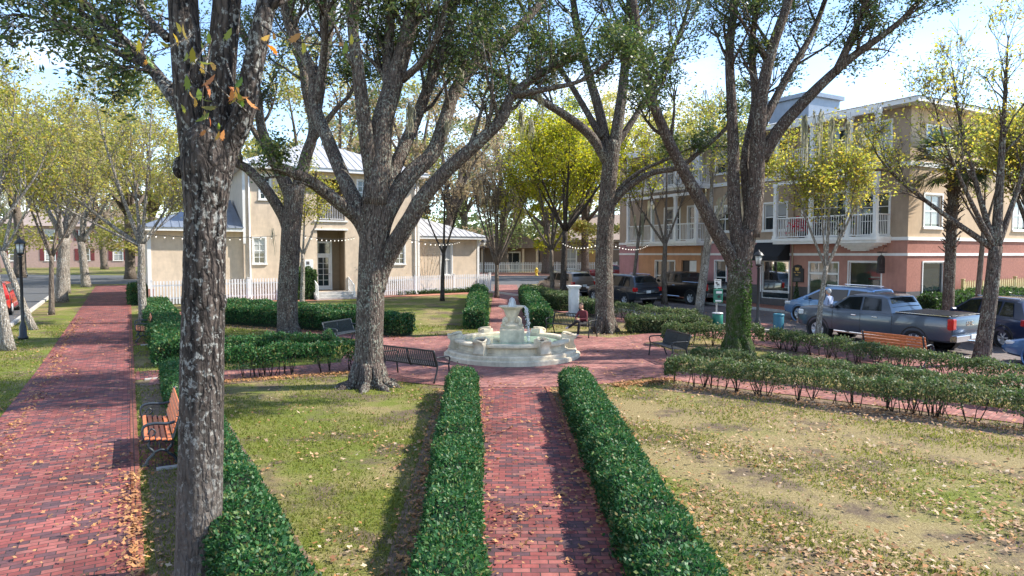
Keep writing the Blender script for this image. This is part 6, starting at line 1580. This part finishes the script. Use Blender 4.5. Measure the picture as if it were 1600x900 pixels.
# ================================================================== benches
def frame_axes(front):                    # local +y = the way the sitter faces
    f = Vector((front[0], front[1])).normalized(); return math.atan2(f.y, f.x) - math.pi / 2
def wood_bench(label, c, front, L=1.8):
    o = thing('park_bench', label, 'bench', ground(c[0], c[1], .012), frame_axes(front), 'wooden park benches'); o.scale = (1, .82, 1.02)
    for k in range(5): 
        mb = MB(); mb.box((0, .24 - k * .1, .44 - .012 * k), (L, .078, .03), bev=.008, M=Matrix.Rotation(-.1, 3, 'X')); mb.build('seat_slat', MT['slat'], o)
    for k in range(5):
        mb = MB(); mb.box((0, -.22 - .032 * k, .52 + .088 * k), (L, .028, .076), bev=.008, M=Matrix.Rotation(.34, 3, 'X')); mb.build('back_slat', MT['slat'], o)
    for s in (-1, 1):
        x = s * (L / 2 - .06); mb = MB(); V3 = lambda y, z: Vector((x, y, z))
        mb.tube(catmull([V3(.28, .40), V3(.05, .405), V3(-.18, .37), V3(-.26, .55), V3(-.33, .75), V3(-.38, .93)], 4), .026, 7, flat=1.2)
        mb.tube(catmull([V3(.27, .42), V3(.31, .52), V3(.27, .63), V3(.10, .66), V3(-.12, .64), V3(-.3, .66)], 4), .024, 7)
        mb.tube(catmull([V3(.18, .40), V3(.21, .30), V3(.12, .2), V3(.22, .1), V3(.27, .015)], 4), .026, 7)
        mb.tube(catmull([V3(-.17, .38), V3(-.2, .3), V3(-.12, .2), V3(-.24, .1), V3(-.29, .015)], 4), .026, 7)
        mb.tube(catmull([V3(.12, .2), V3(0, .235), V3(-.12, .2)], 4), .022, 7)
        mb.tube(catmull([V3(.22, .5), V3(.15, .58), V3(.08, .52), V3(.14, .46)], 4), .014, 6)
        mb.box(V3(.27, .012), (.06, .11, .024)); mb.box(V3(-.29, .012), (.06, .11, .024))
        mb.build('cast_iron_end', MT['ironblue'], o)
    mb = MB(); mb.tube([(-L / 2 + .06, 0, .235), (L / 2 - .06, 0, .235)], .012, 6); mb.build('stretcher', MT['ironblue'], o)
    return o
def strap_bench(label, c, front, L=1.85, mat=None):
    m = mat or MT['iron']
    o = thing('metal_bench', label, 'bench', ground(c[0], c[1], .024), frame_axes(front), 'black metal strap benches')
    n = int(L / .075); seat, back = MB(), MB()
    for i in range(n):
        x = -L / 2 + .06 + (L - .12) * i / (n - 1)
        seat.tube([(x, .25, .445), (x, .0, .425), (x, -.2, .42)], .024, 4, False, flat=.35)
        back.tube([(x, -.2, .42), (x, -.235, .5), (x, -.28, .65), (x, -.335, .83)], .024, 4, False, flat=.35)
    for y, z in ((.25, .445), (-.2, .418)): seat.bar((-L / 2 + .03, y, z), (L / 2 - .03, y, z), .03, .035)
    back.bar((-L / 2 + .03, -.34, .845), (L / 2 - .03, -.34, .845), .035, .04)
    seat.build('seat', m, o); back.build('backrest', m, o)
    for s in (-1, 1):
        x = s * (L / 2 - .02)
        mb = MB(); mb.tube(catmull([(x, .24, .44), (x, .26, .25), (x, .29, .0)], 3), .024, 6); mb.build('leg', m, o)
        mb = MB(); mb.tube(catmull([(x, -.345, .86), (x, -.26, .6), (x, -.2, .42), (x, -.26, .2), (x, -.34, .0)], 3), .024, 6); mb.build('leg', m, o)
        mb = MB(); mb.tube(catmull([(x, .25, .44), (x, .28, .58), (x, .22, .64), (x, 0, .65), (x, -.27, .66)], 3), .022, 6); mb.build('armrest', m, o)
    x = 0
    mb = MB(); mb.bar((0, .24, .40), (0, -.2, .385), .03, .03); mb.tube([(0, -.2, .4), (0, -.3, .6), (0, -.35, .85)], .02, 6); mb.build('centre_brace', m, o)
    return o
fE = (-E1.x, -E1.y)
c_ = Vector((-5.86, 10.66, 0)) + E2 * .88 + E1 * .27
wood_bench('near red-slatted bench with blue-black iron ends beside the lichen-covered trunk', c_, fE)
c_ = Vector((-13.85, 25.0, 0)) + E2 * .9 + E1 * .25
wood_bench('dark bench seen end-on below the yellow crape myrtle', c_, fE)
wood_bench('red-slatted bench facing the slate-blue pickup, seen over the hedge', (11.8, 20.8), (E1.x, E1.y), 2.0)
strap_bench('black strap bench seen from behind, beside the broad oak', (-2.62, 18.45), (.59, .81), 2.0)
pbc, pbf = Vector((2.32, 26.85, 0)), Vector((-.62, -.785, 0))
strap_bench('black strap bench with a person sitting on it', pbc, pbf, 2.05)
strap_bench('dark strap bench between the fountain and the sparse hedge', (4.95, 21.5), (-.98, -.2), 1.75)
strap_bench('dark blue strap bench half hidden by the broad oak trunk', (-6.05, 24.6), (.93, -.36), 1.75, MT['ironblue'])

# ================================================================== lamps, bins, posts
def lamp(label, x, y, h, dx=0):
    o = thing('street_lamp', label, 'street lamp', ground(x, y), 0, 'black lantern lamp posts')
    mb = MB(); mb.lathe([(.17, 0), (.17, .1), (.13, .14), (.12, .5), (.09, .56), (.075, .62), (.06, .7), (.05, h - .75), (.07, h - .72), (.07, h - .68), (.045, h - .66)], 14); mb.build('post', MT['iron'], o)
    mb = MB(); mb.lathe([(.03, h - .68), (.05, h - .64), (.12, h - .6), (.14, h - .56), (.10, h - .54)], 10); 
    for k in range(6): a = k * math.pi / 3; mb.bar((math.cos(a) * .115, math.sin(a) * .115, h - .56), (math.cos(a) * .165, math.sin(a) * .165, h - .2), .014, .014)
    mb.lathe([(.22, h - .2), (.2, h - .17), (.12, h - .06), (.04, h - .02), (.03, h), (.0, h + .06)], 12); mb.build('lantern_frame', MT['iron'], o)
    mb = MB(); mb.lathe([(.10, h - .55), (.15, h - .21)], 6); mb.build('lantern_glass', MT['frost'], o)
    return o
lamp('black lamp post on the lawn strip beside the red car', -18.7, 26.0, 3.85)
lamp('black lamp post beside the moss-footed oak at the street kerb', 10.0, 27.7, 3.35)
lamp('black lamp post at the house corner by the back street', -2.15, 51.5, 3.85)
g_ = G(41, 432); lamp('distant black lamp post before the pink house', g_.x, g_.y, 4.4)
# dog waste station
o = thing('dog_waste_station', 'green dog waste station with a white sign, bag box and lidded can', 'waste station', ground(8.5, 28.3), 0)
mb = MB(); mb.box((0, 0, 1.0), (.06, .05, 2.1)); mb.build('post', MT['concrete'], o)
mb = MB(); mb.box((.02, -.045, 1.98), (.28, .012, .36), bev=.005); mb.build('sign_plate', MT['white'], o)
mb = MB(); mb.sphere((-.03, -.055, 2.02), .05, 8, 6, (1, .1, .8)); mb.box((.03, -.055, 1.96), (.11, .008, .05)); mb.box((-.0, -.055, 1.9), (.02, .008, .07)); mb.box((.07, -.055, 1.9), (.02, .008, .07)); mb.box((.02, -.053, 2.12), (.2, .006, .02)); mb.build('dog_symbol', MT['slate'], o)
mb = MB(); mb.box((.03, -.07, 1.48), (.36, .14, .56), bev=.02); mb.build('bag_dispenser', MT['green'], o)
mb = MB(); mb.box((.05, -.143, 1.63), (.24, .008, .1)); mb.box((.03, -.143, 1.28), (.26, .008, .06)); mb.build('notice', MT['white'], o)
mb = MB(); mb.lathe([(.07, 0), (.0, 0)], 14, (.05, -.143, 1.45), axis='Y', cap=False); mb.build('bag_slot', MT['blackplastic'], o)
mb = MB(); mb.lathe([(.20, .05), (.22, .08), (.22, .72), (.20, .74)], 18, (.03, -.05, 0)); mb.build('can', MT['green'], o)
mb = MB(); mb.lathe([(.23, .74), (.23, .77), (.2, .79), (0, .8)], 18, (.03, -.05, 0)); mb.build('lid', MT['alloy'], o)
o = thing('litter_bin', 'small teal cylindrical bin at the kerb before the minivan', 'bin', ground(10.5, 26.8), 0)
mb = MB(); mb.lathe([(.19, 0), (.2, .04), (.2, .84), (.18, .86), (.15, .86), (.15, .5)], 18, cap=False); mb.build('bin_body', MT['teal'], o)
mb = MB(); mb.lathe([(.215, .82), (.215, .88), (.17, .9), (.15, .88)], 18, cap=False); mb.build('bin_rim', MT['teal'], o)
o = thing('pedestal', 'white panelled pedestal standing behind the seated person', 'pedestal', ground(3.1, 34.2), rad(10))
mb = MB(); mb.box((0, 0, .07), (.62, .62, .16), bev=.01); mb.build('base', MT['fencewhite'], o)
mb = MB(); mb.box((0, 0, .75), (.44, .44, 1.21), bev=.01)
for s in (-1, 1):
    for t in (-.13, 0, .13): mb.box((t, s * .225, .75), (.05, .012, 1.0)); mb.box((s * .225, t, .75), (.012, .05, 1.0))
mb.build('shaft', MT['fencewhite'], o)
mb = MB(); mb.box((0, 0, 1.40), (.54, .54, .08), bev=.01); mb.box((0, 0, 1.48), (.62, .62, .08), bev=.01); mb.build('cap', MT['fencewhite'], o)
o = thing('fire_hydrant', 'yellow fire hydrant on the pavement across the back street', 'hydrant', ground(2.7, 75.2, .1), 0)
mb = MB(); mb.lathe([(.2, 0), (.2, .06), (.13, .08), (.13, .62), (.18, .64), (.18, .7), (.13, .8), (.05, .86), (.04, .93)], 14); mb.build('barrel', MT['yellow'], o)
mb = MB(); mb.lathe([(.07, -.22), (.07, .22)], 10, (0, 0, .5), axis='X'); mb.lathe([(.09, -.24), (.09, -.19)], 10, (0, 0, .5), axis='X'); mb.lathe([(.09, .19), (.09, .24)], 10, (0, 0, .5), axis='X'); mb.lathe([(.09, -.22), (.09, 0)], 10, (0, 0, .45), axis='Y'); mb.build('nozzle', MT['yellow'], o)

# ================================================================== string lights
def lights(label, a, b, n, sag):
    a, b = Vector(a), Vector(b); o = thing('string_lights', label, 'string lights', a, 0, 'strings of garden bulbs')
    pts = [a.lerp(b, i / 24) - Vector((0, 0, sag * 4 * (i / 24) * (1 - i / 24))) - a for i in range(25)]
    mb = MB(); mb.tube(pts, .008, 4); mb.build('cable', MT['blackplastic'], o)
    for i in range(n):
        f = (i + .5) / n; p = a.lerp(b, f) - Vector((0, 0, sag * 4 * f * (1 - f))) - a
        mb = MB(); mb.lathe([(.012, .0), (.02, -.04), (.02, -.06)], 8, p); s = mb.build('bulb_socket', MT['blackplastic'], o)
        mb = MB(); mb.sphere(p - Vector((0, 0, .09)), .027, 8, 6); mb.build('bulb', MT['bulb'], s)
lights('string of bulbs from the crape myrtle to the dark oak', (-16.8, 31.2, 4.3), (-9.3, 27.1, 4.1), 14, .12)
lights('string of bulbs from the dark oak to the house porch', (-8.6, 27.2, 4.2), tuple((HA + E1 * 12 - E2 * .6)[:2]) + (4.5,), 14, .2)
lights('string of bulbs from the broad oak to the sunny house wing', (-3.6, 17.9, 4.0), tuple((HA + E1 * 20 + E2 * .3)[:2]) + (4.3,), 16, .25)
lights('string of bulbs from the straight oak to the trees by the brown car', (3.7, 28.3, 3.9), (3.0, 41.0, 4.1), 13, .25)
lights('string of bulbs from the straight oak to the shop balcony', (4.2, 28.2, 3.8), (9.4, 46.8, 4.1), 15, .25)

# ================================================================== people
def skin_body(name, J, Ed, mats, pick, parent, lvl=2):
    """J: name -> (pos, radius); Ed: pairs; one continuous skinned surface"""
    names = list(J); idx = {k: i for i, k in enumerate(names)}
    me = bpy.data.meshes.new(name); me.from_pydata([J[k][0] for k in names], [(idx[a], idx[b]) for a, b in Ed], [])
    o = bpy.data.objects.new(name, me); COL.objects.link(o)
    o.modifiers.new('skin', 'SKIN')
    sv = me.skin_vertices[0].data
    for k in names:
        r = J[k][1]; sv[idx[k]].radius = r if hasattr(r, '__len__') else (r, r); sv[idx[k]].use_root = (k == names[0])
    ss = o.modifiers.new('sub', 'SUBSURF'); ss.levels = lvl; ss.render_levels = lvl
    dg = bpy.context.evaluated_depsgraph_get(); m2 = bpy.data.meshes.new_from_object(o.evaluated_get(dg))
    bpy.data.objects.remove(o); m2.materials.clear()
    for m in mats: m2.materials.append(m)
    for p in m2.polygons: p.material_index = pick(p.center); p.use_smooth = True
    q = bpy.data.objects.new(name, m2); return link(q, parent)
SKIN = M('skin', (.52, .30, .21), .55, .08, 9)
def hand(J, Ed, wrist, pre, d, side, r=.011):
    """palm, four unequal bent fingers and a thumb"""
    w = Vector(J[wrist][0]); d = Vector(d).normalized(); s = Vector(side).normalized(); n = d.cross(s)
    J[pre + 'palm'] = (tuple(w + d * .055), (.030, .020)); Ed.append((wrist, pre + 'palm'))
    for i, (off, ln) in enumerate(((-.03, .062), (-.01, .075), (.011, .07), (.03, .055))):
        a = w + d * .095 + s * off; b = a + d * ln * .55 - n * .008; c = b + d * ln * .4 - n * .022
        J[f'{pre}a{i}'] = (tuple(a), r); J[f'{pre}b{i}'] = (tuple(b), r * .9); J[f'{pre}c{i}'] = (tuple(c), r * .75)
        Ed += [(pre + 'palm', f'{pre}a{i}'), (f'{pre}a{i}', f'{pre}b{i}'), (f'{pre}b{i}', f'{pre}c{i}')]
    t = w + d * .045 - s * .04; J[pre + 't'] = (tuple(t), r * 1.1); J[pre + 'u'] = (tuple(t + d * .035 - s * .012 - n * .012), r * .85); Ed += [(pre + 'palm', pre + 't'), (pre + 't', pre + 'u')]
def head(par, c, yaw, hair, tilt=0.0, long=False, beard=False):
    """face looks along local +y"""
    mb = MB(); Mx = Matrix.Rotation(yaw, 3, 'Z') @ Matrix.Rotation(tilt, 3, 'X'); c = Vector(c)
    def put(m, v0): m.v[v0:] = [tuple(Mx @ Vector(p) + c) for p in m.v[v0:]]
    mb.sphere((0, .0, 0), .1, 16, 12, (.78, .92, 1.18)); mb.sphere((0, .04, -.06), .062, 12, 8, (.85, .85, .85))
    mb.tube([(0, .088, .012), (0, .108, -.018), (0, .094, -.03)], [.009, .015, .01], 6)
    for s in (-1, 1): mb.sphere((s * .079, -.005, -.005), .026, 8, 6, (.35, .7, 1.1))
    put(mb, 0); mb.build('head', SKIN, par)
    mb = MB()
    for s in (-1, 1): mb.sphere((s * .032, .082, .022), .011, 8, 6, (1.2, .6, .7)); mb.box((s * .032, .087, .043), (.034, .012, .007))
    mb.box((0, .088, -.058), (.042, .012, .007)); put(mb, 0); mb.build('face_features', MT['slate'], par)
    mb = MB(); mb.sphere((0, -.016, .026), .106, 16, 10, (.83, .93, 1.1)); mb.v = [(x, min(y, .055 if z > .05 else .012), max(z, -.055 if long is False else -.14)) for x, y, z in mb.v]
    if long: mb.sphere((0, -.07, -.09), .075, 10, 8, (.9, .6, 1.3))
    put(mb, 0); mb.build('hair', hair, par)
SWEAT = M('maroon_sweater', (.11, .018, .026), .9, .2, 16, .2); TROU = M('black_trousers', (.012, .011, .014), .85, .2, 16); SHOE = M('pale_shoe', (.5, .45, .44), .6, .1, 9); HAIRB = M('brown_hair', (.06, .03, .018), .6, .3, 40)
po = thing('person', 'person in a maroon sweater and black trousers sitting cross-legged on the black bench', 'person', ground(pbc.x, pbc.y, .024), frame_axes(pbf))
bx = -.58                                 # seat place along the bench (bench +x is to the photo's west)
J = {}; Ed = []
def add(k, p, r, to=None):
    J[k] = (p, r)
    if to: Ed.append((to, k))
add('pelvis', (bx, -.08, .53), (.15, .125)); add('belly', (bx - .0, -.05, .68), (.14, .11), 'pelvis'); add('chest', (bx + .02, .0, .86), (.165, .115), 'belly'); add('neck0', (bx + .03, .04, 1.02), (.075, .07), 'chest'); add('neck', (bx + .035, .06, 1.09), .05, 'neck0')
for s, n_ in ((1, 'l'), (-1, 'r')):
    add('sh' + n_, (bx + .02 + s * .17, .02, .96), .065, 'chest')
add('ell', (bx + .27, .1, .74), .046, 'shl'); add('wrl', (bx + .12, .30, .72), .03, 'ell'); add('elr', (bx - .22, .1, .72), .046, 'shr'); add('wrr', (bx + .0, .31, .70), .03, 'elr')
hand(J, Ed, 'wrl', 'hl', (-.5, .7, .15), (0, .2, 1)); hand(J, Ed, 'wrr', 'hr', (.5, .75, .1), (0, .2, 1))
add('hipl', (bx + .09, .0, .51), .095, 'pelvis'); add('hipr', (bx - .09, .0, .51), .095, 'pelvis')
add('knr', (bx - .06, .40, .53), .068, 'hipr'); add('anr', (bx - .02, .40, .12), .043, 'knr'); add('toer', (bx - .0, .56, .05), .036, 'anr')
add('knl', (bx - .02, .42, .66), .068, 'hipl'); add('anl', (bx + .33, .52, .38), .043, 'knl'); add('toel', (bx + .44, .60, .34), .036, 'anl')
def pickp(c):
    ft = (c.z < .13 and c.y > .36) or (c.x > bx + .33 and c.z < .45 and c.y > .42)
    if ft: return 3
    if c.z > 1.045: return 2
    if c.y > .285 and c.z > .66 and c.z < .85 and abs(c.x - bx - .05) < .2 and (c.y > .30) and c.z > .69: return 2
    if c.z < .60 or (c.y > .2 and c.z < .74 and c.z < .66): return 1
    if c.y > .34 and c.z < .735: return 1
    return 0
body_ = skin_body('body', J, Ed, [SWEAT, TROU, SKIN, SHOE], pickp, po)
head(po, (bx + .045, .085, 1.2), rad(15), HAIRB, -.22, True)
GREYH = M('grey_hair', (.42, .41, .40), .7, .2, 40); SHIRT = M('pale_blue_shirt', (.33, .38, .52), .9, .12, 12, .15); JEAN = M('dark_jeans', (.05, .07, .12), .9, .2, 14)
p2 = thing('person', 'grey-haired person in a pale blue shirt standing between the minivan and the pickup', 'person', ground(13.05, 28.0), rad(40))
J = {}; Ed = []
add('pelvis', (0, 0, .96), (.16, .12)); add('belly', (0, .01, 1.12), (.155, .12), 'pelvis'); add('chest', (0, .03, 1.32), (.185, .125), 'belly'); add('neck0', (0, .03, 1.48), (.075, .07), 'chest'); add('neck', (0, .04, 1.55), .052, 'neck0')
for s, n_ in ((1, 'l'), (-1, 'r')):
    add('sh' + n_, (s * .2, .01, 1.42), .07, 'chest'); add('el' + n_, (s * .29, .05, 1.13), .05, 'sh' + n_); add('wr' + n_, (s * .2, .26, .98), .032, 'el' + n_)
    hand(J, Ed, 'wr' + n_, 'h' + n_, (-s * .25, .9, -.15), (0, .15, 1))
    add('hip' + n_, (s * .09, 0, .88), .1, 'pelvis'); add('kn' + n_, (s * .1, .03, .5), .068, 'hip' + n_); add('an' + n_, (s * .1, -.02, .1), .045, 'kn' + n_); add('toe' + n_, (s * .11, .14, .04), .036, 'an' + n_)
skin_body('body', J, Ed, [SHIRT, JEAN, SKIN, SHOE], lambda c: 3 if c.z < .1 else 1 if c.z < .93 and abs(c.x) < .19 and c.y < .2 else 2 if (c.z > 1.505 or c.y > .22) else 0, p2)
head(p2, (0, .055, 1.66), 0, GREYH)
# ================================================================== light, sky, camera
SUN_EL, SUN_AZ = rad(43), rad(8)          # azimuth measured from +x towards +y
sd = Vector((math.cos(SUN_EL) * math.cos(SUN_AZ), math.cos(SUN_EL) * math.sin(SUN_AZ), math.sin(SUN_EL)))
sl_ = bpy.data.lights.new('sun', 'SUN'); sl_.energy = 3.9; sl_.angle = rad(.53); sl_.color = (1, .93, .82)
so = link(bpy.data.objects.new('sun', sl_)); so.rotation_euler = (-sd).to_track_quat('-Z', 'Y').to_euler(); so.location = sd * 60
w = bpy.data.worlds.new('World'); scene.world = w; w.use_nodes = True
nt = w.node_tree; bg = nt.nodes['Background']
sky = nd(nt, 'ShaderNodeTexSky', sky_type='NISHITA'); sky.sun_disc = False; sky.sun_elevation = SUN_EL; sky.sun_rotation = math.pi / 2 - SUN_AZ
sky.air_density = .85; sky.dust_density = 0.0; sky.ozone_density = 1.6
tc = nd(nt, 'ShaderNodeTexCoord')
mp = nd(nt, 'ShaderNodeMapping'); mp.inputs['Scale'].default_value = (1, 1, 2.4); mp.inputs['Location'].default_value = (1.35, .9, .3); nt.links.new(tc.outputs['Generated'], mp.inputs[0])
n1 = noise(nt, mp.outputs[0], 2.1, 8, .58)
cr = ramp(nt, n1, [(.50, (0, 0, 0)), (.70, (1, 1, 1))])
sx_ = nd(nt, 'ShaderNodeSeparateXYZ'); nt.links.new(tc.outputs['Generated'], sx_.inputs[0])
mr_ = nd(nt, 'ShaderNodeMapRange', interpolation_type='SMOOTHSTEP'); nt.links.new(sx_.outputs['X'], mr_.inputs[0])
for i_, v_ in ((1, .0), (2, .38), (3, 1.0), (4, .08)): mr_.inputs[i_].default_value = v_      # the cloud bank thins out towards the east
ml_ = nd(nt, 'ShaderNodeMath', operation='MULTIPLY'); nt.links.new(cr.outputs[0], ml_.inputs[0]); nt.links.new(mr_.outputs[0], ml_.inputs[1])
cl = mixc(nt, ml_.outputs[0], sky.outputs[0], (6.0, 6.1, 6.4))
nt.links.new(cl, bg.inputs['Color']); bg.inputs['Strength'].default_value = .15
cam = bpy.data.cameras.new('camera'); cam.sensor_width = 36; cam.lens = 36 * FPX / 1600; cam.clip_end = 2000; cam.clip_start = .05
co = link(bpy.data.objects.new('camera', cam)); co.location = (0, 0, HCAM); co.rotation_euler = (math.pi / 2 - PITCH, 0, 0); scene.camera = co
scene.view_settings.view_transform = 'Standard'; scene.view_settings.look = 'None'; scene.view_settings.gamma = 1; scene.view_settings.use_curve_mapping = False
scene.view_settings.exposure = 1.42
scene.render.engine = 'CYCLES'
scene.cycles.use_denoising = True
scene.cycles.max_bounces = 8; scene.cycles.diffuse_bounces = 4; scene.cycles.glossy_bounces = 3; scene.cycles.transmission_bounces = 4; scene.cycles.transparent_max_bounces = 8
scene.cycles.sample_clamp_indirect = 6; scene.cycles.caustics_reflective = False; scene.cycles.caustics_refractive = False
scene.render.resolution_x = 1024; scene.render.resolution_y = 576
